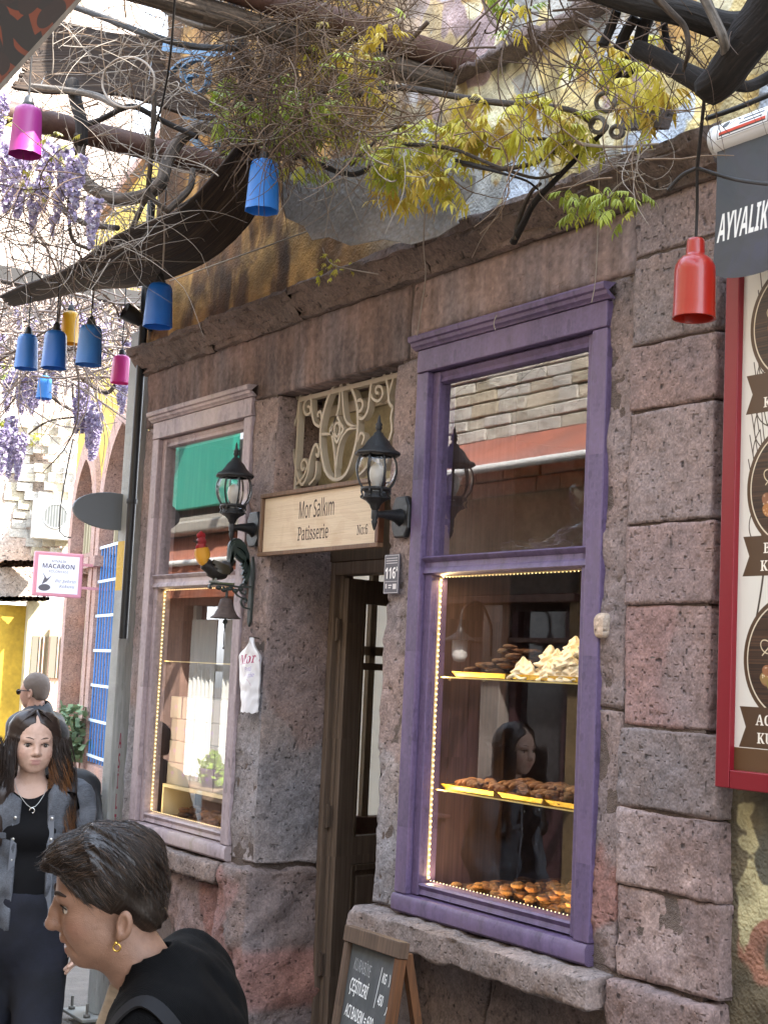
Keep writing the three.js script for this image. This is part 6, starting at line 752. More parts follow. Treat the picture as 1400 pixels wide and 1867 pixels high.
{ // the red one is a round bottle with its neck on
  const d = 3.75, c = atD(1266, 508, d), k = d / FOCAL, t = thing('bottle_lamp', 'glossy red round bottle lamp hanging in front of the stone corner', 'lamp', V(c.x, c.y - 75 * k, c.z), lampGroup), p = (r, y) => [r * k, y * k];
  part('bottle_shade', lathe([p(10, 150), p(14, 149), p(16, 144), p(17, 122), p(18, 117), p(24, 115), p(31, 108), p(36, 98), p(37, 86), p(37.5, 30), p(38.5, 27), p(37.5, 24), p(39, 2), p(39.5, 0), p(36, 1), p(35, 28), p(35, 86), p(30, 104), p(15, 112), p(14, 140)], 40, V(c.x, c.y - 75 * k, c.z)), phys({ color: C('#a31c0a'), roughness: 0.32, transmission: 0.18, thickness: 0, clearcoat: 0.4 }), t);
  part('bulb', new THREE.SphereGeometry(0.018, 12, 10).translate(c.x, c.y - 0.01, c.z), mBulb, t);
  const top = atD(1270, 306, d - 0.05), limb = atD(1284, 172, d - 0.25); part('cord', tube([V(c.x, c.y + 74 * k, c.z), atD(1270, 380, d), top], 0.004, { rad: 6 }), mCord, t); part('cord', tube([top, atD(1277, 240, d - 0.12), limb], 0.005, { rad: 6 }), mCord, t); part('cord', tube([top, atD(1330, 325, d - 0.1), atD(1420, 338, d - 0.3)], 0.0055, { rad: 6 }), mCord, t); part('cord', tube([top, atD(1245, 318, d), atD(1218, 346, d + 0.1)], 0.0055, { rad: 6 }), mCord, t);
}
single('overhead_cable', 'black cable running along the wall above the roller awning', 'cable', tube([onZ(1288, 216, 0.05), onZ(1340, 198, 0.06), onZ(1420, 165, 0.08)], 0.008, { rad: 7 }), mCord, onZ(1340, 198, 0.06)); single('facade_wire', 'thin pale wire strung along the ochre wall above the cornice', 'wire', tube([onZ(310, 512, 0.03), onZ(450, 462, 0.03), onZ(620, 400, 0.03)], 0.0035, { rad: 5 }), std({ color: C('#8d8271') }), onZ(450, 462, 0.03));
// ---------------------------------------------------------------- wisteria
const barkM = (c) => std({ color: C(c), map: rep(barkMap, 8, 4), bumpMap: rep(barkMap, 8, 4), bumpScale: 0.004, roughness: 0.95 });
const mBarkDark = barkM('#2f2722'), mBarkMid = barkM('#6f6154'), mBarkGrey = barkM('#9a9187'), mTwigPale = std({ color: C('#8f857a'), roughness: 0.9 }), mTwigDark = std({ color: C('#4d3d30'), roughness: 0.9 }), mTwigMid = std({ color: C('#786451'), roughness: 0.9 });
const leafM = (c, e = 0.45) => phys({ color: C(c), roughness: 0.85, transmission: e, thickness: 0 });
const mLeafY = [leafM('#c2bb3a'), leafM('#b4b232'), leafM('#d0c24a')], mLeafA = [leafM('#c2aa38'), leafM('#b89a30'), leafM('#c9b544')], mLeafG = [leafM('#8f9e2e'), leafM('#a3ae38'), leafM('#7c8f28')];
function compoundLeaf(seed, pairs = 5) { // young wisteria leaf: drooping paired leaflets on a thin stalk, along +x from the origin
  const q = rngOf(seed), pos = [], idx = [], L = 0.17, pt = (t) => V(L * t, -0.05 * t * t, 0);
  const leaflet = (base, dir, len, wid, droop) => { const side = dir.clone().cross(V(0, 1, 0)).normalize(), k = pos.length / 3, n = 5; for (let i = 0; i <= n; i++) { const t = i / n, w = wid * Math.pow(Math.sin(Math.PI * Math.min(0.999, 0.06 + 0.94 * Math.pow(t, 0.8))), 0.9) * (i === n ? 0 : 1), c = base.clone().addScaledVector(dir, len * t); c.y -= droop * len * t * t; for (const s of [-1, 0, 1]) { const v = c.clone().addScaledVector(side, s * w / 2); v.y += Math.abs(s) * w * 0.22; pos.push(v.x, v.y, v.z); } } for (let i = 0; i < n; i++) for (let j = 0; j < 2; j++) { const a = k + i * 3 + j; idx.push(a, a + 1, a + 3, a + 1, a + 4, a + 3); } };
  for (let p = 0; p < pairs; p++) { const t = 0.28 + 0.66 * p / pairs, b = pt(t); for (const s of [-1, 1]) { const a = 0.9 + 0.35 * (q() - 0.5); leaflet(b, V(Math.cos(a), -0.25 - 0.3 * q(), s * Math.sin(a)).normalize(), mix(0.05, 0.066, Math.sin(Math.PI * t)) * (0.85 + 0.3 * q()), 0.021 * (0.85 + 0.3 * q()), 0.5 + 0.5 * q()); } } leaflet(pt(0.97), V(1, -0.5, 0).normalize(), 0.062, 0.022, 0.6);
  const g = new THREE.BufferGeometry(); g.setAttribute('position', new THREE.Float32BufferAttribute(pos, 3)); g.setIndex(idx); g.computeVertexNormals(); g.setAttribute('uv', new THREE.Float32BufferAttribute(new Float32Array(pos.length / 3 * 2), 2));
  return merge([g, tube([V(0, 0, 0), pt(0.5), pt(1)], 0.0014, { rad: 4, seg: 5, cap: false })]);
}
const leafG = [compoundLeaf(1, 5), compoundLeaf(2, 4), compoundLeaf(3, 6), compoundLeaf(4, 5), compoundLeaf(5, 3)];
function raceme(seed, len = 0.2, wid = 0.045, n = 120) { // hanging lilac flower cluster, from the origin down
  const q = rngOf(seed), pos = [], idx = [], col = []; for (let i = 0; i < n; i++) { const t = Math.pow(q(), 0.85), a = q() * 6.283, r = wid * (1 - 0.75 * t) * (0.55 + 0.45 * q()), c = V(r * Math.cos(a), -len * t, r * Math.sin(a)), s = 0.0085 * (1.15 - 0.5 * t), lt = 0.75 + 0.5 * q(), pal = q() < 0.35, cc = pal ? [0.62 * lt, 0.58 * lt, 0.67 * lt] : [0.41 * lt, 0.355 * lt, 0.52 * lt]; for (let f = 0; f < 2; f++) { const u = V(q() - 0.5, q() - 0.5, q() - 0.5).normalize(), v = u.clone().cross(V(q() - 0.5, q() - 0.5, q() - 0.5)).normalize(), k = pos.length / 3; for (const [x, y] of [[-1, -0.7], [1, -0.7], [1.1, 0.6], [0, 1.1], [-1.1, 0.6]]) { const p = c.clone().addScaledVector(u, x * s).addScaledVector(v, y * s); pos.push(p.x, p.y, p.z); col.push(...cc); } idx.push(k, k + 1, k + 2, k, k + 2, k + 3, k, k + 3, k + 4); } }
  const g = new THREE.BufferGeometry(); g.setAttribute('position', new THREE.Float32BufferAttribute(pos, 3)); g.setAttribute('color', new THREE.Float32BufferAttribute(col, 3)); g.setIndex(idx); g.computeVertexNormals(); return g;
}
const racG = [raceme(1, 0.2, 0.036, 210), raceme(2, 0.24, 0.042, 240), raceme(3, 0.16, 0.034, 160)], mFlower = phys({ color: C('#ffffff'), vertexColors: true, roughness: 0.8, transmission: 0.35, thickness: 0 });
const vinePart = (t, name, pts, r, m, o = {}) => part(name, tube(pts, r, { rad: 9, seg: pts.length * 7, rough: 0.09, seed: pts[0].x * 7, ...o }), m, t);
function hang(t, name, geo, mat, p, { turn = 0, pitch = 0, s = 1 } = {}) { const m = new THREE.Mesh(geo, mat); m.name = name; const b = rootPos.get(t); m.position.set(p.x - b.x, p.y - b.y, p.z - b.z); m.rotation.set(0, turn, pitch, 'YXZ'); m.scale.setScalar(s * (name === 'leaf' ? 0.44 : 1)); m.castShadow = m.receiveShadow = true; t.add(m); return m; }
function twigs(t, n, where, len, r, mat, { wander = 0.5, down = 0, name = 'twigs', segs = 5 } = {}) { // a tangle of thin bare shoots
  const gs = []; for (let i = 0; i < n; i++) { const p = where(i), L = rr(len[0], len[1]), pts = [p.clone()]; let d = V(rr(-1, 1), rr(-0.7, 0.7) - down, rr(-1, 1)).normalize(); const curl = V(rr(-1, 1), rr(-1, 1), rr(-1, 1)).normalize(), ca = rr(-0.9, 0.9) * wander; for (let k = 0; k < segs; k++) { d.applyAxisAngle(curl, ca).add(V(rr(-1, 1), rr(-1, 1) - down * 0.4, rr(-1, 1)).multiplyScalar(0.28 * wander)).normalize(); pts.push(pts[k].clone().addScaledVector(d, L / segs)); } gs.push(tube(pts, rr(r[0], r[1]), { rad: 4, seg: segs * 2, taper: 0.4, cap: false })); }
  const m = part(name, gs, mat, t); m.userData.kind = 'stuff'; return m;
}
function leaves(t, n, where, mats, { s = [0.8, 1.2], pitch = [-0.8, 0.45] } = {}) { const cs = Array.from({ length: Math.max(2, Math.round(n / 11)) }, (_, i) => ({ p: where(i), m: Math.floor(R() * mats.length) })); for (let i = 0; i < n; i++) { const c = cs[i % cs.length]; hang(t, 'leaf', leafG[Math.floor(R() * leafG.length)], mats[R() < 0.6 ? c.m : Math.floor(R() * mats.length)], c.p.clone().add(V(rr(-0.06, 0.06), rr(-0.045, 0.045), rr(-0.06, 0.06))), { turn: rr(0, 6.283), pitch: rr(pitch[0], pitch[1]), s: rr(s[0], s[1]) }); } }
const inBox = (x0, x1, y0, y1, z0, z1) => () => onZ(rr(x0, x1), rr(y0, y1), rr(z0, z1));
R = rngOf(202);
{ // 1. thick dark limbs over the stone corner
  const D = (x, y, d) => atD(x, y, d), t = thing('wisteria_vine', 'thick dark bare wisteria limb forking above the red lamp', 'vine', D(1290, 120, 3.4), 'wisteria vines over the street');
  vinePart(t, 'main_limb', [D(1460, -120, 3.2), D(1400, 20, 3.3), D(1350, 90, 3.35), D(1318, 140, 3.4), D(1290, 165, 3.45)], (s) => mix(0.068, 0.040, s), mBarkDark, { rough: 0.14 }); vinePart(t, 'side_limb', [D(1296, 158, 3.45), D(1255, 138, 3.5), D(1205, 110, 3.55), D(1158, 88, 3.6)], (s) => mix(0.030, 0.021, s), mBarkDark, { rough: 0.1 });
  vinePart(t, 'main_limb', [D(1060, -30, 3.6), D(1150, 0, 3.55), D(1240, 22, 3.5), D(1330, 48, 3.5), D(1420, 30, 3.5)], 0.034, barkM('#38332f'), { rough: 0.08 }); vinePart(t, 'side_limb', [D(1330, 150, 3.5), D(1352, 158, 3.55), D(1380, 152, 3.6), D(1420, 128, 3.6)], 0.014, mBarkDark); vinePart(t, 'side_limb', [D(1190, -10, 3.4), D(1222, 22, 3.4), D(1248, 50, 3.4), D(1254, 90, 3.4), D(1245, 130, 3.45)], (s) => mix(0.010, 0.004, s), mBarkMid); vinePart(t, 'side_limb', [D(1280, -10, 3.3), D(1300, 30, 3.3), D(1318, 70, 3.3), D(1322, 100, 3.35)], 0.012, mBarkGrey);
  vinePart(t, 'stub', [D(1158, 30, 3.6), D(1140, 60, 3.62), D(1128, 90, 3.64)], 0.014, mBarkDark); vinePart(t, 'stub', [D(1180, 28, 3.6), D(1170, 60, 3.62), D(1166, 88, 3.62)], 0.018, mBarkDark); vinePart(t, 'stub', [D(1124, 20, 3.6), D(1112, 52, 3.62), D(1098, 84, 3.62)], 0.012, mBarkDark); vinePart(t, 'stub', [D(1210, 40, 3.6), D(1214, 70, 3.62), D(1222, 98, 3.62)], 0.009, mBarkDark);
  twigs(t, 110, () => D(rr(860, 1260), rr(-30, 110), rr(3.5, 4.1)), [0.12, 0.4], [0.0012, 0.0032], mTwigDark, { down: 0.35 }); twigs(t, 60, () => D(rr(1180, 1400), rr(20, 150), rr(3.4, 3.9)), [0.12, 0.35], [0.001, 0.002], mTwigDark, { down: 0.3 });
  leaves(t, 12, () => D(rr(900, 1010), rr(-10, 50), rr(3.7, 4.1)), [...mLeafA, ...mLeafG], { s: [0.6, 0.9] });
}
{ // 2. leafy branches lying along the cornice
  const Z = (x, y, z = 0.32) => onZ(x, y, z), t = thing('wisteria_vine', 'wisteria branches with young yellow green leaves trailing over the cornice', 'vine', Z(900, 280), 'wisteria vines over the street');
  const br = (pts, r, m = mBarkMid, tp = 0.55) => vinePart(t, 'branch', pts.map(([x, y, z]) => Z(x, y, z)), (s) => r * mix(1, tp, s), m);
  br([[660, 170, 0.4], [700, 160, 0.4], [760, 163, 0.4], [825, 175, 0.38], [915, 188, 0.36], [980, 192, 0.34], [1050, 205, 0.3], [1082, 226, 0.26]], 0.012, mBarkMid, 0.8); br([[935, 442, 0.2], [955, 405, 0.22], [972, 372, 0.24], [1010, 330, 0.26], [1060, 280, 0.26], [1100, 240, 0.26]], 0.012, mBarkDark); br([[938, 436, 0.21], [946, 400, 0.22], [968, 350, 0.25], [985, 335, 0.28]], 0.009, mBarkMid); br([[730, 262, 0.4], [825, 272, 0.4], [915, 307, 0.36], [980, 325, 0.3], [1020, 315, 0.28]], 0.008); br([[845, 298, 0.36], [910, 308, 0.36], [980, 295, 0.32], [1025, 265, 0.3], [1050, 235, 0.28]], 0.010); br([[830, 292, 0.38], [900, 312, 0.4], [960, 330, 0.36], [980, 345, 0.3]], 0.006, mBarkDark); br([[940, 256, 0.34], [1000, 254, 0.34], [1040, 266, 0.3]], 0.007); br([[1155, 92, 0.3], [1152, 125, 0.28], [1130, 150, 0.26], [1112, 172, 0.24]], 0.012, mBarkDark, 0.8); br([[1146, 95, 0.3], [1132, 130, 0.28], [1110, 165, 0.26]], 0.009, mBarkDark); br([[640, 300, 0.35], [700, 245, 0.4], [740, 225, 0.4]], 0.008); br([[1030, 250, 0.3], [1060, 262, 0.3], [1120, 268, 0.26], [1200, 262, 0.2]], 0.006, mTwigPale); br([[950, 20, 0.3], [985, 90, 0.32], [1030, 150, 0.3], [1070, 192, 0.28]], 0.004, mTwigDark); br([[880, 0, 0.3], [895, 40, 0.32], [930, 65, 0.32], [985, 74, 0.3]], 0.005, mTwigDark);
  for (const [cx, cy, r] of [[1104, 186, 20], [1090, 228, 16], [1124, 240, 12]]) { const pts = []; for (let k = 0; k <= 14; k++) { const a = k / 14 * 7.4; pts.push(Z(cx + Math.cos(a) * r * (1 - 0.02 * k), cy + Math.sin(a) * r * 0.85, 0.26 + 0.004 * k)); } vinePart(t, 'tendril_coil', pts, 0.007, mBarkGrey, { seg: 60 }); }
  const drop = (pts, r = 0.0022) => part('hanging_shoot', tube(pts.map(([x, y, z]) => Z(x, y, z)), r, { rad: 5 }), mTwigPale, t); drop([[775, 380, 0.3], [772, 450, 0.2], [776, 500, 0.14], [768, 560, 0.1], [760, 612, 0.08]]); drop([[1092, 280, 0.25], [1090, 400, 0.15], [1084, 520, 0.12], [1078, 552, 0.12]], 0.0016); drop([[850, 250, 0.3], [820, 330, 0.3], [800, 360, 0.3], [790, 400, 0.28]], 0.003); drop([[930, 300, 0.3], [912, 380, 0.2], [880, 430, 0.18], [860, 470, 0.12]], 0.0014); drop([[905, 575, 0.07], [900, 590, 0.07], [903, 602, 0.065]], 0.002); drop([[1000, 300, 0.3], [980, 345, 0.28], [1010, 380, 0.2]], 0.0016); drop([[588, 452, 0.2], [600, 478, 0.18], [635, 490, 0.16], [690, 500, 0.14]], 0.0024);
  twigs(t, 36, inBox(700, 1180, 180, 340, 0.22, 0.5), [0.15, 0.45], [0.0015, 0.0035], mTwigMid, { wander: 0.8 }); twigs(t, 36, inBox(980, 1200, 230, 320, 0.12, 0.3), [0.12, 0.35], [0.0012, 0.003], mTwigPale, { wander: 0.9 });
  leaves(t, 92, inBox(715, 835, 215, 355, 0.28, 0.5), [...mLeafY, mLeafA[0]]); leaves(t, 71, inBox(820, 1000, 195, 250, 0.28, 0.45), [...mLeafY, ...mLeafA]); leaves(t, 55, inBox(1075, 1185, 75, 225, 0.22, 0.4), mLeafA.concat(mLeafY), { s: [0.9, 1.4] }); leaves(t, 42, inBox(1035, 1125, 362, 400, 0.16, 0.3), [mLeafG[1], mLeafY[1], mLeafG[0]], { s: [0.6, 0.9], pitch: [-0.6, 0.1] }); leaves(t, 21, inBox(600, 690, 478, 505, 0.12, 0.2), mLeafY, { s: [0.3, 0.5] }); leaves(t, 34, inBox(985, 1060, 230, 275, 0.25, 0.35), mLeafY); leaves(t, 21, inBox(700, 760, 330, 370, 0.3, 0.45), mLeafA); drop([[1175, 317, 0.2], [1130, 335, 0.2], [1095, 375, 0.22]], 0.0026);
}
{ // 3. dense thatch of shoots over the doorway
  const t = thing('wisteria_vine', 'dense brown thatch of wisteria shoots with leaves above the doorway', 'vine', onZ(560, 180, 0.5), 'wisteria vines over the street'), Z = (x, y, z = 0.5) => onZ(x, y, z);
  vinePart(t, 'branch', [Z(430, 0, 0.6), Z(440, 90, 0.6), Z(450, 170, 0.55), Z(480, 240, 0.5), Z(540, 285, 0.45)], (s) => mix(0.03, 0.015, s), mBarkDark); vinePart(t, 'branch', [Z(470, 250, 0.5), Z(560, 290, 0.45), Z(640, 318, 0.4), Z(690, 300, 0.4)], 0.010, mBarkDark); vinePart(t, 'branch', [Z(520, 180, 0.5), Z(600, 165, 0.5), Z(700, 120, 0.45), Z(780, 40, 0.4)], 0.008, mTwigDark); vinePart(t, 'branch', [Z(610, 175, 0.5), Z(650, 172, 0.48), Z(700, 165, 0.45)], 0.012, mBarkMid);
  twigs(t, 700, inBox(415, 740, -30, 250, 0.25, 0.95), [0.14, 0.42], [0.0014, 0.0030], std({ color: C('#5f4c3a'), roughness: 0.9 }), { wander: 0.8, down: 0.15 }); twigs(t, 680, inBox(405, 580, -30, 290, 0.3, 0.9), [0.14, 0.4], [0.0014, 0.0034], mTwigDark, { wander: 0.8, down: 0.3 }); twigs(t, 80, inBox(540, 760, 180, 330, 0.3, 0.6), [0.12, 0.4], [0.0013, 0.003], mTwigPale, { wander: 0.9 });
  leaves(t, 134, inBox(410, 570, 150, 250, 0.35, 0.75), [...mLeafG, mLeafY[1]]); leaves(t, 114, inBox(570, 690, 60, 240, 0.35, 0.7), [...mLeafA, mLeafG[1], mLeafY[0]]); leaves(t, 88, inBox(540, 720, 200, 320, 0.35, 0.6), [mLeafY[1], mLeafG[0], mLeafG[1]]); leaves(t, 46, inBox(520, 700, 0, 90, 0.4, 0.9), [mLeafG[1], mLeafA[0]], { s: [0.5, 0.8] }); leaves(t, 27, inBox(440, 520, 250, 310, 0.4, 0.6), mLeafG, { s: [0.7, 1] });
}
{ // 4. grey coiled trunks and pale tangle between the mats
  const t = thing('wisteria_vine', 'coiled grey wisteria trunk with pale bare tangle and lilac flowers', 'vine', onZ(250, 300, 0.9), 'wisteria vines over the street'), Z = (x, y, z = 0.9) => onZ(x, y, z), br = (pts, r, m = mBarkGrey, tp = 0.9) => vinePart(t, 'branch', pts.map(([x, y, z]) => Z(x, y, z)), (s) => r * mix(1, tp, s), m);
  br([[150, 225], [146, 280], [152, 325, 0.95], [190, 356], [240, 362, 0.85], [290, 340, 0.8], [308, 290, 0.75], [335, 250, 0.7], [375, 232, 0.65], [415, 248, 0.6], [440, 270, 0.55]], 0.026, barkM('#8a7d72'), 0.95); br([[132, 150, 1.0], [140, 190, 1.0], [150, 230, 1.0], [150, 262, 1.0]], 0.028, mBarkDark); br([[150, 228], [180, 220], [220, 200], [250, 196], [300, 222, 0.8], [360, 250, 0.7]], 0.012, mBarkDark); br([[135, 12, 1.1], [200, 36, 1.05], [280, 66, 1.0], [350, 84, 0.9], [432, 88, 0.8]], 0.013, barkM('#59595a')); br([[270, -10, 1], [320, 26, 1], [378, 48, 0.95], [420, 48, 0.9]], 0.018, mBarkGrey); br([[60, 158, 1.1], [165, 172, 1.0], [220, 196, 1.0]], 0.015, mBarkGrey); br([[282, 165, 0.95], [280, 225, 0.95], [274, 310, 0.92], [272, 350, 0.9], [300, 382, 0.85]], 0.010, mBarkMid); br([[320, -10, 1.2], [312, 90, 1.15], [300, 170, 1.1], [282, 240, 1.05]], 0.004, mBarkDark); br([[140, 245, 1.2], [132, 320, 1.15], [126, 390, 1.1], [135, 440, 1.05], [165, 455, 1.0]], 0.008, mBarkMid); br([[112, 380, 1.0], [150, 405, 0.95], [215, 416, 0.9]], 0.013, barkM('#6b6058')); br([[305, 385, 0.9], [345, 345, 0.8], [352, 310, 0.75]], 0.013, mBarkMid); br([[240, 420, 0.7], [262, 372, 0.7], [280, 350, 0.7]], 0.012, mBarkGrey);
  br([[475, 262, 0.5], [440, 290, 0.55], [400, 322, 0.6], [330, 374, 0.7], [300, 384, 0.75], [262, 432, 0.8], [208, 475, 0.9], [175, 505, 0.95]], 0.0045, barkM('#8b8074'), 0.8); br([[140, 455, 1.0], [155, 480, 0.95], [172, 508, 0.95]], 0.004, mBarkMid); br([[22, 515, 1.1], [60, 495, 1.05], [80, 512, 1.0], [108, 516, 1.0]], 0.004, mBarkMid); br([[300, 384, 0.8], [300, 440, 0.7], [297, 490, 0.6]], 0.004, mTwigPale);
  { const pts = []; for (let k = 0; k <= 12; k++) { const a = 0.6 + k / 12 * 6; pts.push(Z(235 + Math.cos(a) * 48, 150 + Math.sin(a) * 46, 1.1)); } vinePart(t, 'tendril_coil', pts, 0.004, mTwigPale, { seg: 50 }); }
  twigs(t, 230, inBox(20, 420, -20, 330, 0.45, 1.0), [0.18, 0.55], [0.0012, 0.0032], mTwigPale, { wander: 0.7 }); twigs(t, 60, inBox(60, 420, 0, 260, 0.5, 1.0), [0.2, 0.6], [0.0015, 0.004], mTwigMid, { wander: 0.6 }); twigs(t, 210, inBox(-20, 260, 320, 480, 0.6, 1.2), [0.15, 0.5], [0.001, 0.0028], mTwigPale, { wander: 0.7 }); twigs(t, 70, inBox(150, 330, 250, 430, 0.4, 0.9), [0.15, 0.5], [0.0012, 0.003], mTwigPale, { wander: 0.7 }); twigs(t, 90, inBox(-20, 150, 300, 470, 0.9, 1.6), [0.15, 0.5], [0.0014, 0.003], mTwigDark, { wander: 0.7 });
  for (const [x, y, s, k] of [[22, 262, 1.3, 1], [42, 268, 1.3, 1], [85, 262, 1.2, 1], [118, 270, 1.0, 0], [140, 282, 1.15, 1], [66, 338, 1.0, 0], [84, 330, 0.8, 2], [108, 350, 0.8, 2], [172, 362, 0.95, 0], [98, 395, 0.5, 2], [6, 175, 1.0, 0]]) hang(t, 'flower_cluster', racG[k], mFlower, Z(x, y, 1.35), { turn: rr(0, 6), s: s * 0.85 });
  leaves(t, 30, inBox(30, 140, 200, 350, 1.2, 1.5), [leafM('#8d8a3a'), leafM('#a59a3c')], { s: [0.35, 0.6] });
}
{ // 5. flowering roof further down the street
  const t = thing('wisteria_vine', 'far flowering wisteria roof with lilac clusters hanging before the pale house', 'vine', V(-11, 4.2, 0.3), 'wisteria vines over the street'), D = (x, y, d) => atD(x, y, d);
  twigs(t, 620, () => D(rr(-40, 262), rr(520, 690), rr(9, 14)), [0.4, 1.1], [0.004, 0.008], std({ color: C('#8d8078'), roughness: 0.9 }), { wander: 0.7 }); twigs(t, 160, () => D(rr(-40, 262), rr(530, 690), rr(9, 14)), [0.4, 1.2], [0.004, 0.009], mTwigDark, { wander: 0.6 });
  vinePart(t, 'branch', [D(0, 690, 11), D(60, 700, 11), D(110, 735, 11), D(145, 755, 11.2)], 0.012, mBarkMid); vinePart(t, 'branch', [D(150, 690, 10.5), D(190, 715, 10.5), D(215, 700, 10.2), D(262, 690, 9.8)], 0.015, mBarkMid); vinePart(t, 'branch', [D(140, 760, 11), D(90, 768, 11), D(55, 790, 11), D(40, 810, 11)], 0.008, mBarkMid); vinePart(t, 'branch', [D(132, 690, 10.8), D(136, 740, 10.8), D(150, 780, 10.8)], 0.009, mBarkMid); part('hanging_cable', tube([D(134, 800, 13), D(120, 870, 13), D(110, 940, 13), D(112, 975, 13), D(130, 980, 13)], 0.008, { rad: 5 }), mCord, t);
  const cl = (n, x0, x1, y0, y1, s0, s1, d0 = 10, d1 = 12.5) => { for (let i = 0; i < n; i++) hang(t, 'flower_cluster', racG[Math.floor(R() * 3)], mFlower, D(rr(x0, x1), rr(y0, y1), rr(d0, d1)), { turn: rr(0, 6), s: rr(s0, s1) }); };
  cl(30, -20, 250, 530, 650, 0.9, 1.5); cl(14, 0, 110, 650, 700, 1.0, 1.5); cl(12, 138, 178, 690, 780, 1.0, 1.5, 10.4, 11); cl(9, 0, 55, 760, 810, 1.0, 1.6, 10.5, 11.2); cl(4, 160, 178, 740, 770, 1, 1.3, 10.3, 10.8); cl(3, 218, 240, 690, 705, 0.8, 1, 9.5, 10); cl(3, 88, 115, 655, 670, 1, 1.3);
  leaves(t, 40, () => D(rr(-10, 60), rr(735, 800), rr(10.6, 11.2)), mLeafY.concat(mLeafG), { s: [0.7, 1.2] }); leaves(t, 18, () => D(rr(0, 260), rr(560, 690), rr(10, 12)), mLeafY, { s: [0.7, 1.2] }); leaves(t, 10, () => D(rr(-5, 25), rr(640, 680), rr(9.5, 10.5)), mLeafG, { s: [0.8, 1.1] });
}
// ---------------------------------------------------------------- people: distance fields meshed by surface nets
const capsule = (a, b, ra, rb = ra) => ({ t: 0, a, b, ra, rb }), ell = (c, r) => ({ t: 1, a: c, r });
function primD(p, x, y, z) {
  if (p.t === 0) { const bx = p.b.x - p.a.x, by = p.b.y - p.a.y, bz = p.b.z - p.a.z, ax = x - p.a.x, ay = y - p.a.y, az = z - p.a.z, h = clamp((ax * bx + ay * by + az * bz) / (bx * bx + by * by + bz * bz + 1e-12)); return Math.hypot(ax - bx * h, ay - by * h, az - bz * h) - (p.ra + (p.rb - p.ra) * h); }
  const ax = x - p.a.x, ay = y - p.a.y, az = z - p.a.z, r = p.r, k0 = Math.hypot(ax / r.x, ay / r.y, az / r.z), k1 = Math.hypot(ax / (r.x * r.x), ay / (r.y * r.y), az / (r.z * r.z)); return k1 < 1e-9 ? -Math.min(r.x, r.y, r.z) : k0 * (k0 - 1) / k1;
}
const smin = (a, b, k) => { const h = Math.max(k - Math.abs(a - b), 0) / k; return Math.min(a, b) - h * h * k * 0.25; }, smax = (a, b, k) => -smin(-a, -b, k);
const union = (ps, k) => (x, y, z) => { let d = 1e9; for (const p of ps) { const e = primD(p, x, y, z); d = d > 1e8 ? e : smin(d, e, p.k || k); } return d; };
function nets(f, lo, hi, c) { // naive surface nets on a box
  const nx = Math.ceil((hi.x - lo.x) / c) + 1, ny = Math.ceil((hi.y - lo.y) / c) + 1, nz = Math.ceil((hi.z - lo.z) / c) + 1, F = new Float32Array(nx * ny * nz), id = (i, j, k) => i + nx * (j + ny * k);
  for (let k = 0; k < nz; k++) for (let j = 0; j < ny; j++) for (let i = 0; i < nx; i++) F[id(i, j, k)] = f(lo.x + i * c, lo.y + j * c, lo.z + k * c);
  const vi = new Int32Array(nx * ny * nz).fill(-1), pos = [], idx = [];
  for (let k = 0; k < nz - 1; k++) for (let j = 0; j < ny - 1; j++) for (let i = 0; i < nx - 1; i++) {
    let m = 0, sx = 0, sy = 0, sz = 0, n = 0; const v = []; for (let q = 0; q < 8; q++) { const d = F[id(i + (q & 1), j + ((q >> 1) & 1), k + (q >> 2))]; v.push(d); if (d < 0) m |= 1 << q; } if (m === 0 || m === 255) continue;
    for (let a = 0; a < 8; a++) for (let s = 1; s < 8; s <<= 1) { const b = a | s; if (a & s) continue; if ((v[a] < 0) === (v[b] < 0)) continue; const t = v[a] / (v[a] - v[b]); sx += (a & 1) + (s === 1 ? t : 0); sy += ((a >> 1) & 1) + (s === 2 ? t : 0); sz += (a >> 2) + (s === 4 ? t : 0); n++; }
    vi[id(i, j, k)] = pos.length / 3; pos.push(lo.x + (i + sx / n) * c, lo.y + (j + sy / n) * c, lo.z + (k + sz / n) * c);
  }
  const quad = (a, b, d, e, flip) => { if (a < 0 || b < 0 || d < 0 || e < 0) return; flip ? idx.push(a, d, b, a, e, d) : idx.push(a, b, d, a, d, e); };
  for (let k = 1; k < nz - 1; k++) for (let j = 1; j < ny - 1; j++) for (let i = 1; i < nx - 1; i++) { const s = F[id(i, j, k)] < 0; if (s !== F[id(i + 1, j, k)] < 0) quad(vi[id(i, j - 1, k - 1)], vi[id(i, j, k - 1)], vi[id(i, j, k)], vi[id(i, j - 1, k)], !s); if (s !== F[id(i, j + 1, k)] < 0) quad(vi[id(i - 1, j, k - 1)], vi[id(i - 1, j, k)], vi[id(i, j, k)], vi[id(i, j, k - 1)], !s); if (s !== F[id(i, j, k + 1)] < 0) quad(vi[id(i - 1, j - 1, k)], vi[id(i, j - 1, k)], vi[id(i, j, k)], vi[id(i - 1, j, k)], !s); }
  const g = new THREE.BufferGeometry(); g.setAttribute('position', new THREE.Float32BufferAttribute(pos, 3)); g.setIndex(idx); g.computeVertexNormals();
  const uv = new Float32Array(pos.length / 3 * 2); for (let i = 0; i < pos.length / 3; i++) { uv[2 * i] = pos[3 * i] + pos[3 * i + 2]; uv[2 * i + 1] = pos[3 * i + 1]; } g.setAttribute('uv', new THREE.BufferAttribute(uv, 2)); return g;
}
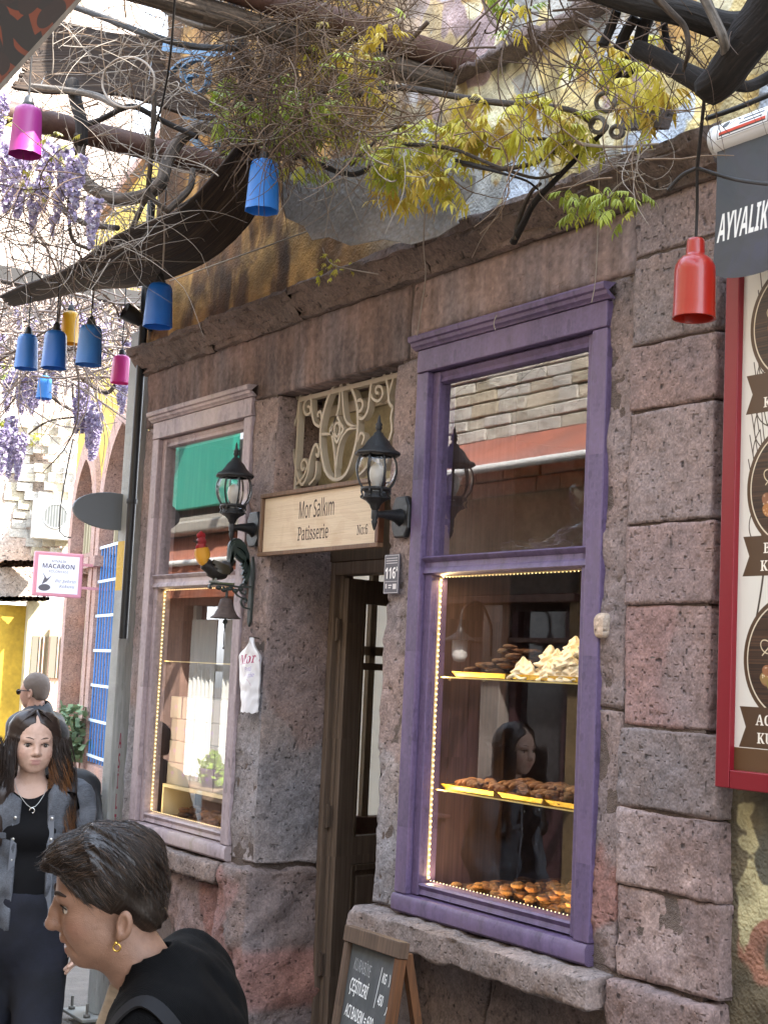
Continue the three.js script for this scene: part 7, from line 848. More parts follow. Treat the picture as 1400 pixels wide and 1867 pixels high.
// a person's own frame: x forward, y up, z = up x forward
function frameOf(o, fwd, up) { const u = up.clone().normalize(), f = fwd.clone().addScaledVector(u, -fwd.dot(u)).normalize(), s = u.clone().cross(f); return new THREE.Matrix4().makeBasis(f, u, s).setPosition(o); }
const placed = (g, M) => { // the frames are left-handed, so the winding is turned with them
  g.applyMatrix4(M); if (M.determinant() < 0) { if (!g.index) { g = mergeIndexless(g); } const a = g.index.array; for (let i = 0; i < a.length; i += 3) { const t = a[i]; a[i] = a[i + 1]; a[i + 1] = t; } } return g; };
function mergeIndexless(g) { const n = g.attributes.position.count, a = new Uint32Array(n); for (let i = 0; i < n; i++) a[i] = i; g.setIndex(new THREE.BufferAttribute(a, 1)); return g; }
const toLocal = (M) => { const I = M.clone().invert(); return (p) => p.clone().applyMatrix4(I); };
// head: skin field in its own frame (metres; origin between the ears)
function headField(o = {}) {
  const w = o.width || 1, P = [ell(V(-0.006, 0.030, 0), V(0.086, 0.078, 0.073 * w)), ell(V(0.034, -0.030, 0), V(0.050, 0.074, 0.059 * w)), ell(V(0.028, -0.076, 0), V(0.044, 0.034, 0.048 * w)), { ...capsule(V(0.052, -0.098, -0.010), V(0.052, -0.098, 0.010), o.chin || 0.014), k: 0.02 }];
  for (const s of [-1, 1]) P.push({ ...ell(V(0.050, -0.042, s * 0.036 * w), V(0.026, 0.026, 0.022)), k: 0.02 }, { ...ell(V(0.066, 0.006, s * 0.024), V(0.018, 0.010, 0.024)), k: 0.014 });
  const nose = o.nose || 1; if (nose > 1.5) P.push({ ...capsule(V(0.080, -0.001, 0), V(0.0905, -0.021, 0), 0.0065, 0.0082), k: 0.009 }, { ...capsule(V(0.0905, -0.021, 0), V(0.094, -0.038, 0), 0.0082, 0.0100), k: 0.006 }); P.push({ ...capsule(V(0.077 + 0.002 * nose, -0.004, 0), V(0.084 + 0.005 * nose, -0.038, 0), 0.0072, 0.0098), k: 0.010 }, { ...ell(V(0.090 + 0.006 * (nose - 0.5), -0.041, 0), V(0.011, 0.0095, 0.0105)), k: 0.008 }); for (const s of [-1, 1]) P.push({ ...ell(V(0.083, -0.046, s * 0.0115), V(0.009, 0.007, 0.007)), k: 0.006 });
  const m = o.open || 0; P.push({ ...capsule(V(0.077 + m * 0.004, -0.066 + m * 0.001, -0.013), V(0.077 + m * 0.004, -0.066 + m * 0.001, 0.013), 0.0062), k: 0.009 }, { ...capsule(V(0.0745 - m * 0.001, -0.077 - m * 0.0075, -0.011), V(0.0745 - m * 0.001, -0.077 - m * 0.0075, 0.011), 0.0072), k: 0.008 });
  if (o.neck) P.push({ ...capsule(o.neck[0], o.neck[1], 0.050, 0.056), k: 0.035 });
  const base = union(P, 0.03);
  return (x, y, z) => { let d = base(x, y, z); for (const s of [-1, 1]) { d = smax(d, -primD(ell(V(0.086, -0.014, s * 0.031 * w), V(0.016, 0.0085, 0.019)), x, y, z), 0.006); d = smax(d, -primD(ell(V(0.081, -0.052, s * 0.006), V(0.006, 0.004, 0.0032)), x, y, z), 0.002); if (o.fold) d = smax(d, -primD(capsule(V(0.083, -0.050, s * 0.021), V(0.066, -0.088, s * 0.036), 0.003), x, y, z), 0.006); }
    const slit = m ? ell(V(0.084, -0.0752, 0), V(0.015, 0.0048, 0.021)) : ell(V(0.084, -0.0715, 0), V(0.0085, 0.0012, 0.021)); d = smax(d, -primD(slit, x, y, z), 0.0025);
    return d; };
}
const inEll = (x, y, z, cx, cy, cz, rx, ry, rz) => Math.hypot((x - cx) / rx, (y - cy) / ry, (z - cz) / rz);
function paintHead(g, skin, lip, m = 0, w = 1) { return withColor(g, (x, y, z) => { const n = 1 + 0.20 * fbm3(x * 90, y * 90, z * 90, 3) + 0.16 * fbm3(x * 22, y * 22, z * 22, 3); let c = skin.map((v) => v * n); const lp = Math.min(inEll(x, y, z, 0.080, -0.0675, 0, 0.010, 0.0052, 0.021), inEll(x, y, z, 0.077, -0.0775 - m * 0.0075, 0, 0.012, 0.0072, 0.018)), k = sstep(1.12, 0.85, lp); c = c.map((v, i) => mix(v, lip[i], k)); const bl = sstep(1.2, 0.3, inEll(x, y, z, 0.06, -0.045, 0.045 * Math.sign(z), 0.03, 0.024, 0.03)); c[1] *= 1 - 0.10 * bl; c[2] *= 1 - 0.10 * bl; return c; }); }
const mSkin = (rough = 0.5) => phys({ color: C('#ffffff'), vertexColors: true, roughness: rough, bumpMap: rep(fineBump, 14), bumpScale: 0.0011, sheen: 0.1 });
function earGeo(s, w = 1) { const f = union([ell(V(-0.012, -0.022, s * 0.075 * w), V(0.017, 0.029, 0.0075)), ell(V(-0.004, -0.047, s * 0.073 * w), V(0.008, 0.010, 0.005))], 0.008), cut = ell(V(-0.009, -0.020, s * 0.084 * w), V(0.0105, 0.020, 0.0075)), tr = ell(V(0.000, -0.026, s * 0.074 * w), V(0.004, 0.006, 0.005)); return nets((x, y, z) => Math.min(smax(f(x, y, z), -primD(cut, x, y, z), 0.003), primD(tr, x, y, z)), V(-0.035, -0.062, Math.min(s * 0.06, s * 0.09) * w - 0.004), V(0.012, 0.012, Math.max(s * 0.06, s * 0.09) * w + 0.004), 0.002); }
function eyes(t, M, w, iris = '#2a1a12') { for (const s of [-1, 1]) { const c = V(0.0655, -0.014, s * 0.031 * w); const g = new THREE.SphereGeometry(0.0125, 20, 16); g.translate(c.x, c.y, c.z); part('eye', placed(g, M), std({ color: C('#b3a89d'), roughness: 0.25 }), t); const ir = new THREE.SphereGeometry(0.0062, 14, 10); ir.scale(0.35, 1, 1); ir.translate(c.x + 0.0112, c.y, c.z * 0.985); part('iris', placed(ir, M), std({ color: C(iris), roughness: 0.15 }), t); } }
const headBox = [V(-0.105, -0.145, -0.098), V(0.118, 0.122, 0.098)];
function strands(fn, n, r, mat, t, M, name = 'hair_strands') { const gs = []; for (let i = 0; i < n; i++) { const pts = fn(i); if (pts) gs.push(tube(pts, rr(r[0], r[1]), { rad: 4, seg: 10, taper: 0.35, cap: false })); } const m = part(name, placed(merge(gs), M), mat, t); m.userData.kind = 'stuff'; return m; }
function handGeo(w, dir, nrm, s = 1) { // palm, four bent fingers of unequal length and a thumb off the side
  const d = dir.clone().normalize(), n = nrm.clone().addScaledVector(d, -nrm.dot(d)).normalize(), k = d.clone().cross(n), at = (a, b, c) => w.clone().addScaledVector(d, a * s).addScaledVector(k, b * s).addScaledVector(n, c * s), P = [capsule(at(0, -0.012, 0), at(0.075, -0.024, 0.004), 0.018 * s, 0.015 * s), capsule(at(0, 0.012, 0), at(0.075, 0.024, 0.004), 0.018 * s, 0.014 * s), capsule(at(0, 0, 0), at(0.08, 0, 0.004), 0.018 * s, 0.015 * s)], F = union(P, 0.02);
  const fs = []; [[-0.030, 0.062], [-0.010, 0.078], [0.011, 0.072], [0.030, 0.055]].forEach(([b, L]) => { const p0 = at(0.078, b, 0.004), p1 = at(0.078 + L * 0.5, b * 1.1, 0.012), p2 = at(0.078 + L * 0.88, b * 1.08, 0.036); fs.push(capsule(p0, p1, 0.0092 * s, 0.0085 * s), capsule(p1, p2, 0.0085 * s, 0.0070 * s)); }); fs.push(capsule(at(0.018, -0.026, 0.004), at(0.05, -0.052, 0.016), 0.012 * s, 0.0095 * s), capsule(at(0.05, -0.052, 0.016), at(0.082, -0.056, 0.026), 0.0095 * s, 0.008 * s)); const G = union(fs, 0.004);
  const lo = w.clone().addScalar(-0.03), hi = w.clone().addScalar(0.03); for (const p of [...P, ...fs]) for (const e of [p.a, p.b]) { lo.min(e.clone().addScalar(-0.025)); hi.max(e.clone().addScalar(0.025)); } return nets((x, y, z) => smin(F(x, y, z), G(x, y, z), 0.006), lo, hi, 0.004);
}
function limits(ps, pad) { const lo = V(1e9, 1e9, 1e9), hi = V(-1e9, -1e9, -1e9); for (const p of ps) for (const [e, r] of p.t === 0 ? [[p.a, p.ra], [p.b, p.rb]] : [[p.a, Math.max(p.r.x, p.r.y, p.r.z)]]) { lo.min(e.clone().addScalar(-r - pad)); hi.max(e.clone().addScalar(r + pad)); } return [lo, hi]; }
function cloth(prims, k, { grow = 0, cell = 0.012, cut, wrinkle = 0.004, wf = 14, seed = 1 } = {}) { const f = union(prims, k), [lo, hi] = limits(prims, 0.05 + grow); return nets((x, y, z) => { let d = f(x, y, z) - grow; if (Math.abs(d) < 0.05) d += wrinkle * fbm3(x * wf + seed, y * wf * 0.8, z * wf, 3) * 2; if (cut) d = Math.max(d, cut(x, y, z)); return d; }, lo, hi, cell); }
const denimMap = dataTex(256, 256, (u, v) => { const a = tfbm(u, v, 3, 4, 3), w = tnoise(u * 128, v * 128, 128, 6), d = ((u * 64 + v * 64) % 1) * 0.10, k = 0.60 + 0.55 * (a - 0.5) + 0.18 * (w - 0.5) + d; return [k * 0.97, k * 0.99, k * 1.02]; }, { srgb: true });
const knitMap = dataTex(256, 256, (u, v) => { const k = 0.5 + 0.25 * Math.sin(u * 2 * Math.PI * 64) * Math.cos(v * 2 * Math.PI * 64) + 0.4 * (tfbm(u, v, 16, 3, 4) - 0.5); return [k, k, k]; });

// ---- smiling woman in profile with short dark hair, leaning in from the street
{
  R = rngOf(303);
  const d = 2.45, k = d / FOCAL, o = atD(200, 1633, d), camR = V(axX.x, axY.x, axZ.x), camU = V(axX.y, axY.y, axZ.y), M = frameOf(o, camR.clone().negate(), camU), Lc = (px, py, s = 0) => V((200 - px) * k, (1630 - py) * k, s), W = (v) => v.clone().applyMatrix4(M);
  const t = thing('person', 'person in black sweater with gold hoop earrings leaning forward, seen in profile', 'person', V(o.x, 0, o.z));
  const neck = [V(-0.020, -0.066, 0), V(-0.070, -0.150, 0)], w = 1.0, tilt = new THREE.Matrix4().makeRotationZ(-0.10).multiply(new THREE.Matrix4().makeRotationY(-0.24)).setPosition(0, 0.010, 0), MT = M.clone().multiply(tilt), I = tilt.clone().invert(), nk = neck.map((p) => p.clone().applyMatrix4(I));
  // body in the same frame; world up expressed in it
  const up = V(0, 1, 0).applyMatrix4(new THREE.Matrix4().extractRotation(M).invert()), neckB = V(-0.088, -0.118, 0), B = (f, u, s) => neckB.clone().addScaledVector(V(1, 0, 0).addScaledVector(up, -up.x).normalize(), f).addScaledVector(up, u).add(V(0, 0, s));
  const pel = B(-0.10, -0.56, 0), chest = B(-0.035, -0.16, 0), torso = [capsule(B(-0.005, -0.03, 0), chest, 0.075, 0.115), capsule(chest, B(-0.07, -0.34, 0), 0.125, 0.125), capsule(B(-0.03, -0.10, -0.085), B(-0.05, -0.34, -0.07), 0.10, 0.10), capsule(B(-0.03, -0.10, 0.085), B(-0.05, -0.34, 0.07), 0.10, 0.10), capsule(B(-0.07, -0.34, 0), pel, 0.13, 0.15), capsule(B(-0.025, -0.055, -0.155), B(-0.025, -0.055, 0.155), 0.062)];
  const arms = []; const hands = []; for (const s of [-1, 1]) { const sh = B(-0.025, -0.07, s * 0.175), el = B(0.03, -0.34, s * 0.235), wr = B(0.22, -0.40, s * 0.16); arms.push(capsule(sh, el, 0.062, 0.050), capsule(el, wr, 0.048, 0.036)); hands.push([wr, V(1, -0.1, -s * 0.4), V(0, 0.1, -s)]); }
  const hipY = pel.clone(), feetY = -o.y, down = (p, h) => p.clone().addScaledVector(up, h), legs = []; for (const s of [-1, 1]) { const hp = pel.clone().add(V(0, 0, s * 0.085)), L = W(hp).y, kn = down(hp, -L * 0.52).add(V(0.03, 0, 0)), an = down(hp, -L + 0.08); legs.push(capsule(hp, kn, 0.095, 0.060), capsule(kn, an, 0.060, 0.042), capsule(an, an.clone().add(V(0.14, -0.03, 0)), 0.045, 0.035)); }
  const hd = headField({ open: 1, fold: true, nose: 1.7, neck: nk, chin: 0.017 }), skin = [0.245, 0.136, 0.09];
  const hg = paintHead(nets(hd, V(-0.13, -0.24, -0.098), V(0.118, 0.122, 0.098), 0.0028), skin, [0.24, 0.085, 0.08], 1); hg.applyMatrix4(tilt);
  const bodyG = nets(union([...torso.map((p) => ({ ...p, ra: p.ra - 0.02, rb: p.rb - 0.02 })), ...arms.map((p) => ({ ...p, ra: p.ra - 0.014, rb: p.rb - 0.012 })), ...legs.map((p) => ({ ...p, ra: p.ra - 0.016, rb: p.rb - 0.012 }))], 0.05), ...limits([...torso, ...arms, ...legs], 0.03), 0.018);
  const ears = [earGeo(-1), earGeo(1)].map((g) => { g.translate(0.010, 0.024, 0); g.scale(0.78, 0.82, 1); g.rotateZ(0.12); g.translate(-0.036, -0.030, -Math.sign(g.attributes.position.getZ(0)) * 0.002); return g; });
  part('body', placed(merge([hg, ...[bodyG, ...hands.map(([a, b, c]) => handGeo(a, b, c)), ...ears.map((g) => g)].map((g) => withColor(g, () => skin))]), M), mSkin(0.48), t);
  eyes(t, MT, w);
  // teeth, brow, lashes, earring
  { const g = new THREE.CylinderGeometry(0.018, 0.018, 0.0065, 20, 1, false, 0, Math.PI); g.scale(0.75, 1, 1); g.translate(0.0635, -0.0735, 0); part('teeth', placed(g, MT), std({ color: C('#e6ddd0'), roughness: 0.3 }), t); }
  for (const s of [-1, 1]) { part('eyebrow', placed(tube([V(0.0865, 0.008, s * 0.012), V(0.085, 0.015, s * 0.029), V(0.071, 0.011, s * 0.050)], (q) => 0.0028 * (0.5 + Math.sin(Math.PI * q) * 0.6), { rad: 6, seg: 10 }), MT), std({ color: C('#2a1c15'), roughness: 0.9 }), t); part('eyelashes', placed(tube([V(0.0795, -0.010, s * 0.017), V(0.0805, -0.0065, s * 0.030), V(0.072, -0.011, s * 0.046)], 0.0013, { rad: 5, seg: 10 }), MT), std({ color: C('#1a120e'), roughness: 0.9 }), t); part('earring', placed(merge([new THREE.TorusGeometry(0.0058, 0.0013, 8, 20).translate(-0.026, -0.0635, s * 0.076), new THREE.SphereGeometry(0.0032, 10, 8).translate(-0.025, -0.056, s * 0.078)]), M), std({ color: C('#d8b45a'), metalness: 1, roughness: 0.25 }), t); }
  // hair: a full cropped cap with a swept quiff
  const hp = [ell(V(-0.008, 0.030, 0), V(0.090, 0.080, 0.083)), { ...ell(V(0.040, 0.066, 0), V(0.054, 0.032, 0.054)), k: 0.03 }, { ...capsule(V(0.064, 0.070, 0.01), V(0.098, 0.058, 0.015), 0.019, 0.005), k: 0.02 }, { ...ell(V(-0.056, -0.030, 0), V(0.038, 0.052, 0.058)), k: 0.03 }], hu = union(hp, 0.03);
  const hair = (x, y, z) => { let e = hu(x, y, z); const az = Math.abs(z); e = smax(e, -primD(ell(V(0.100, -0.038, 0), V(0.066, 0.088, 0.12)), x, y, z), 0.006); e = smax(e, -primD(ell(V(0.022, -0.108, 0.09 * Math.sign(z)), V(0.056, 0.062, 0.06)), x, y, z), 0.006); e = smax(e, -primD(ell(V(-0.034, -0.032, 0.095 * Math.sign(z)), V(0.017, 0.026, 0.030)), x, y, z), 0.004); e = Math.max(e, -(y + 0.078 + 0.3 * (x + 0.05))); if (Math.abs(e) < 0.02) { const fl = x > 0.03 && y > 0.05 ? 1 : 0, c1 = fl ? y * 0.9 + az * 0.6 : x * 0.8 - y * 0.6 + az * 0.3, c2 = fl ? x : x * 0.6 + y * 0.8; e += 0.006 * fbm3(c1 * 95, c2 * 10, az * 12, 3) + 0.003 * fbm3(c1 * 300, c2 * 16, az * 20, 2); } return e; };
  const mHair = phys({ color: C('#1f1712'), roughness: 0.42, bumpMap: rep(woodMap, 8, 2), bumpScale: 0.002, sheen: 0.1, sheenColor: C('#6b5240') });
  part('hair', placed(nets(hair, V(-0.125, -0.11, -0.105), V(0.135, 0.14, 0.105), 0.0032), MT), mHair, t);
  const proj = (p) => { for (let i = 0; i < 5; i++) { const e = hair(p.x, p.y, p.z), h = 0.002, g = V(hair(p.x + h, p.y, p.z) - e, hair(p.x, p.y + h, p.z) - e, hair(p.x, p.y, p.z + h) - e).normalize(); p.addScaledVector(g, -e * 0.8); } return p; };
  const lay = () => { const a = rr(-0.25, 3.5), b = rr(-1.35, 1.35), p = V(-0.01 + 0.12 * Math.cos(a) * Math.cos(b), 0.03 + 0.12 * Math.sin(a) * Math.cos(b) * 0.95, 0.12 * Math.sin(b)); proj(p); if (hair(p.x, p.y, p.z) > 0.004) return null; const pts = [], fw = p.x > 0.015 && p.y > 0.04, dir = fw ? V(0.9, -0.10, rr(-0.3, 0.3)) : V(-0.5 + rr(-0.15, 0.15), -0.8, rr(-0.25, 0.25)), up2 = rr(0.0006, 0.003), fly = R() < 0.12 ? rr(0.003, 0.010) : 0; for (let i = 0; i < 5; i++) { const q = proj(p.clone().addScaledVector(dir, i * 0.011)); if (!fw && q.y < -0.085) break; const e = V(q.x + 0.014, q.y - 0.03, q.z).normalize(); pts.push(q.addScaledVector(e, up2 + fly * i * i / 16)); } return pts.length > 2 ? pts : null; };
  strands(lay, 1900, [0.0003, 0.0007], std({ color: C('#1e1612'), roughness: 0.4 }), t, MT); strands(lay, 800, [0.0003, 0.0006], std({ color: C('#4a382b'), roughness: 0.35 }), t, MT, 'highlight_hair_strands');  // the lighter strands put highlights into the hair colour
  // sweater, trousers, bag strap, shoes, blouse collar
  const mSw = phys({ specularIntensity: 0.2, color: C('#0b0b0c'), map: blotch, bumpMap: rep(knitMap, 3), bumpScale: 0.002, roughness: 0.9 });
  part('sweater', placed(cloth([...torso, ...arms], 0.03, { grow: 0.008, cell: 0.0095, wrinkle: 0.010, wf: 9, cut: (x, y, z) => -primD(capsule(V(0.06, -0.17, 0), V(-0.056, -0.095, 0), 0.066, 0.050), x, y, z) }), M), mSw, t);
  part('blouse', placed(cloth([capsule(B(0.045, -0.05, 0), B(0.07, -0.22, 0), 0.045, 0.07)], 0.02, { cell: 0.01, wrinkle: 0.003 }), M), std({ color: C('#b7a68f'), map: rep(blotch, 6), roughness: 0.85 }), t);
  part('trousers', placed(cloth([...legs.filter((_, i) => i % 3 < 2), capsule(B(-0.08, -0.42, 0), pel, 0.12, 0.14)], 0.06, { grow: 0.012, cell: 0.018 }), M), std({ color: C('#23242a'), roughness: 0.9 }), t); part('shoes', placed(cloth(legs.filter((_, i) => i % 3 === 2), 0.02, { grow: 0.010, cell: 0.014, wrinkle: 0 }), M), mBlack, t);
  { const f = union([...torso, ...arms], 0.03), pr = (p) => { for (let i = 0; i < 6; i++) { const e = f(p.x, p.y, p.z) - 0.016, h = 0.003, g = V(f(p.x + h, p.y, p.z) - e - 0.016, f(p.x, p.y + h, p.z) - e - 0.016, f(p.x, p.y, p.z + h) - e - 0.016).normalize(); p.addScaledVector(g, -e); } return p; }; const pts = [Lc(212, 1850, 0.20), Lc(236, 1800, 0.20), Lc(262, 1768, 0.2), Lc(290, 1752, 0.2), Lc(316, 1772, 0.2), Lc(336, 1812, 0.2), Lc(348, 1870, 0.2), Lc(352, 1950, 0.2)].map((p) => pr(p)); const c = new THREE.CatmullRomCurve3(pts), n = 50, pos = [], idx = []; for (let i = 0; i <= n; i++) { const p = c.getPointAt(i / n), tg = c.getTangentAt(i / n), h = 0.003, e0 = f(p.x, p.y, p.z), nr = V(f(p.x + h, p.y, p.z) - e0, f(p.x, p.y + h, p.z) - e0, f(p.x, p.y, p.z + h) - e0).normalize(), sd = tg.clone().cross(nr).normalize(); for (const [a, b] of [[-1, 0], [-1, 1], [1, 1], [1, 0]]) { const q = p.clone().addScaledVector(sd, a * 0.011).addScaledVector(nr, b * 0.004 - 0.004); pos.push(q.x, q.y, q.z); } } for (let i = 0; i < n; i++) for (let j = 0; j < 4; j++) { const a = i * 4 + j, b = i * 4 + (j + 1) % 4; idx.push(a, b, a + 4, b, b + 4, a + 4); } let g = new THREE.BufferGeometry(); g.setAttribute('position', new THREE.Float32BufferAttribute(pos, 3)); g.setIndex(idx); g = toCreasedNormals(g, 0.6); part('bag_strap', placed(g, M), phys({ specularIntensity: 0.3, color: C('#1a1a1c'), roughness: 0.7 }), t); }
}

// ---- long-haired young woman in a denim jacket, walking towards us
{
  R = rngOf(404);
  const o = atD(62, 1350, 5.45), toCam = EYE.clone().sub(o).setY(0).normalize(), face = toCam.clone().applyAxisAngle(V(0, 1, 0), 0.16), M = frameOf(o, toCam, V(0, 1, 0)), MH = frameOf(o, face, V(0, 1, 0)), W = (v) => v.clone().applyMatrix4(M);
  const t = thing('person', 'person in open grey denim jacket and black top walking along the street', 'person', V(o.x, 0, o.z)), g0 = -o.y;
  const torso = [capsule(V(-0.025, -0.20, -0.13), V(-0.025, -0.20, 0.13), 0.055), capsule(V(-0.02, -0.24, -0.06), V(-0.01, -0.50, -0.055), 0.095, 0.082), capsule(V(-0.02, -0.24, 0.06), V(-0.01, -0.50, 0.055), 0.095, 0.082), capsule(V(-0.01, -0.50, 0), V(-0.02, -0.66, 0), 0.11, 0.13), capsule(V(0.04, -0.33, -0.05), V(0.04, -0.33, 0.05), 0.06)], arms = [], hands = [], legs = [];
  for (const s of [-1, 1]) { const sh = V(-0.025, -0.215, s * 0.165), el = V(-0.05, -0.47, s * 0.215), wr = V(0.06, -0.68, s * 0.205); arms.push(capsule(sh, el, 0.052, 0.044), capsule(el, wr, 0.042, 0.033)); hands.push([wr, V(0.25, -1, 0), V(0.2, 0, -s)]); const hp = V(-0.02, -0.70, s * 0.075), st = s * 0.09, kn = V(0.03 + st, mix(-0.70, g0, 0.48), s * 0.08), an = V(st * 1.5, g0 + 0.08, s * 0.08); legs.push(capsule(hp, kn, 0.090, 0.062), capsule(kn, an, 0.060, 0.046), capsule(an, an.clone().add(V(0.13, -0.035, 0)), 0.042, 0.034)); }
  const skin = [0.53, 0.345, 0.265], hg = paintHead(nets(headField({ width: 1.04, nose: 0.7, chin: 0.012 }), headBox[0], headBox[1], 0.003), skin, [0.42, 0.215, 0.185], 0, 1.04); const toM = M.clone().invert().multiply(MH); hg.applyMatrix4(toM);
  const nk = nets(union([capsule(V(-0.012, -0.07, 0), V(-0.03, -0.20, 0), 0.047, 0.055), ...torso.map((p) => ({ ...p, ra: p.ra - 0.012, rb: p.rb - 0.012 })), ...arms.map((p) => ({ ...p, ra: p.ra - 0.010, rb: p.rb - 0.008 })), ...legs.map((p) => ({ ...p, ra: p.ra - 0.014, rb: p.rb - 0.012 }))], 0.03), ...limits([...torso, ...arms, ...legs, capsule(V(0, -0.05, 0), V(0, -0.1, 0), 0.05)], 0.03), 0.014);
  part('body', placed(merge([hg, ...[nk, ...hands.map(([a, b, c]) => handGeo(a, b, c, 0.95))].map((g) => withColor(g, () => skin))]), M), mSkin(0.45), t);
  eyes(t, MH, 1.04, '#20140e'); for (const s of [-1, 1]) { part('eyebrow', placed(tube([V(0.086, 0.008, s * 0.012), V(0.0845, 0.014, s * 0.028), V(0.071, 0.011, s * 0.047)], (q) => 0.0019 * (0.5 + 0.6 * Math.sin(Math.PI * q)), { rad: 6, seg: 10 }), MH), std({ color: C('#2b1d15'), roughness: 0.9 }), t); part('eyelashes', placed(tube([V(0.0795, -0.010, s * 0.016), V(0.0805, -0.006, s * 0.029), V(0.071, -0.011, s * 0.045)], 0.0017, { rad: 5, seg: 10 }), MH), std({ color: C('#17100c'), roughness: 0.9 }), t); }
  // hair parted in the middle, falling to the chest; caramel lengths on one side
  const side = (s) => [{ ...capsule(V(0.01, 0.06, s * 0.05), V(0.018, -0.06, s * 0.088), 0.035, 0.030), k: 0.03 }, { ...capsule(V(0.018, -0.06, s * 0.088), V(0.035, -0.20, s * 0.105), 0.032, 0.036), k: 0.03 }, { ...capsule(V(0.035, -0.20, s * 0.105), V(0.06, -0.36, s * (s > 0 ? 0.150 : 0.12)), 0.038, s > 0 ? 0.034 : 0.03), k: 0.03 }], cap = [ell(V(-0.012, 0.034, 0), V(0.092, 0.082, 0.085)), { ...capsule(V(-0.06, 0, 0), V(-0.08, -0.26, 0), 0.06, 0.05), k: 0.04 }, ...side(-1), ...side(1)], hu = union(cap, 0.035);
  const hair = (x, y, z) => { let e = hu(x, y, z); e = smax(e, -primD(ell(V(0.085, -0.036, 0.004), V(0.078, 0.098, 0.070)), x, y, z), 0.008); e = smax(e, -primD(ell(V(0.08, -0.20, 0), V(0.09, 0.12, 0.052)), x, y, z), 0.01); if (Math.abs(e) < 0.03) e += 0.006 * fbm3(z * 60 + 8 * Math.sin(y * 20), y * 9, x * 40, 3) + 0.008 * fbm3(z * 20, y * 7, x * 20, 2) * sstep(-0.02, -0.2, y) + (y > 0.05 ? 0.006 * Math.exp(-Math.pow(z / 0.006, 2)) : 0); return e; };
  const mH = phys({ color: C('#2b1f19'), roughness: 0.45, sheen: 0.1 }), mH2 = std({ color: C('#6b4524'), roughness: 0.45 }); part('hair', placed(nets(hair, V(-0.16, -0.42, -0.20), V(0.13, 0.14, 0.22), 0.006), MH), mH, t);
  const lock = (s, y0, y1, wv) => { const pts = [], z0 = rr(0.06, 0.13), x0 = rr(-0.01, 0.07); for (let k = 0; k <= 7; k++) { const q = k / 7, y = mix(y0, y1, q); pts.push(V(x0 + 0.02 * q + wv * Math.sin(q * 9 + z0 * 60), y, s * (z0 + 0.045 * q) + wv * Math.cos(q * 8 + x0 * 50))); } return pts; };
  strands(() => lock(1, rr(-0.04, -0.16), rr(-0.28, -0.42), 0.010), 520, [0.0006, 0.0015], mH2, t, MH, 'caramel_strands'); strands(() => lock(R() < 0.5 ? 1 : -1, rr(0.02, -0.05), rr(-0.22, -0.38), 0.008), 620, [0.0006, 0.0014], mH, t, MH); strands(() => { const s = R() < 0.5 ? 1 : -1, a = rr(0.2, 1.1); return [V(rr(0.0, 0.06), 0.118 - 0.012 * a, s * 0.006), V(rr(0.02, 0.06), 0.095 - 0.02 * a, s * (0.03 + 0.02 * a)), V(0.03, 0.02, s * (0.078 + 0.012 * R())), V(0.03, -0.08, s * 0.10)]; }, 150, [0.0008, 0.0016], mH, t, MH);
  // black top, open denim jacket, trousers, shoes
  const mTop = phys({ specularIntensity: 0.3, color: C('#121214'), bumpMap: rep(knitMap, 4), bumpScale: 0.001, roughness: 0.85 }), mDen = std({ color: C('#7f8186'), map: rep(denimMap, 4), bumpMap: rep(denimMap, 10), bumpScale: 0.002, roughness: 0.9 });
  part('top', placed(cloth(torso, 0.03, { grow: 0.004, cell: 0.012, wrinkle: 0.003, cut: (x, y, z) => -primD(ell(V(0.03, -0.135, 0), V(0.08, 0.075, 0.075)), x, y, z) }), M), mTop, t);
  part('jacket', placed(cloth([...torso.slice(0, 4), ...arms], 0.03, { grow: 0.020, cell: 0.010, wrinkle: 0.010, wf: 20, cut: (x, y, z) => Math.max(-(Math.abs(z - 0.02) - (0.045 - 0.03 * (y + 0.2))) * (x > 0 ? 1 : -1) - (x > 0 ? 0 : 1), -(y + 0.70) , -primD(ell(V(0.03, -0.135, 0), V(0.10, 0.085, 0.085)), x, y, z)) }), M), mDen, t);
  for (const s of [-1, 1]) { const zc = (y) => 0.02 + s * (0.052 - 0.03 * (y + 0.2)); const col = shapeOf([[0, 0], [0.085, -0.02], [0.10, -0.075], [0.055, -0.115], [0.0, -0.06]]), g = extr(col, 0.008, 0.002); g.applyMatrix4(new THREE.Matrix4().makeBasis(V(0.25, 0, s), V(0.4, 1, 0).normalize(), V(1, -0.3, 0).normalize()).setPosition(0.040, -0.165, 0.01 + s * 0.070)); part('collar', placed(g, M), mDen, t); const pl = []; for (let k = 0; k <= 8; k++) { const y = -0.26 - k * 0.052; pl.push(V(0.098 - 0.03 * Math.abs(k - 2) / 8, y, zc(y) + s * 0.008)); } part('button_placket', placed(ribbon(pl, 0.022, 0.004, V(0.3, 0, s).normalize(), false, 24), M), mDen, t); for (let k = 0; k < 6; k++) { const y = -0.27 - k * 0.075, p = V(0.106 - 0.012 * k * 0.5, y, zc(y) + s * 0.010), g2 = new THREE.SphereGeometry(0.0062, 10, 8); g2.scale(0.5, 1, 1); g2.translate(p.x, p.y, p.z); part('button', placed(g2, M), std({ color: C('#c9c9c6'), metalness: 0.9, roughness: 0.3 }), t); } const pk = new RoundedBoxGeometry(0.010, 0.022, 0.075, 2, 0.004); pk.translate(0.094, -0.335, 0.01 + s * 0.118); part('chest_pocket', placed(pk, M), mDen, t); }
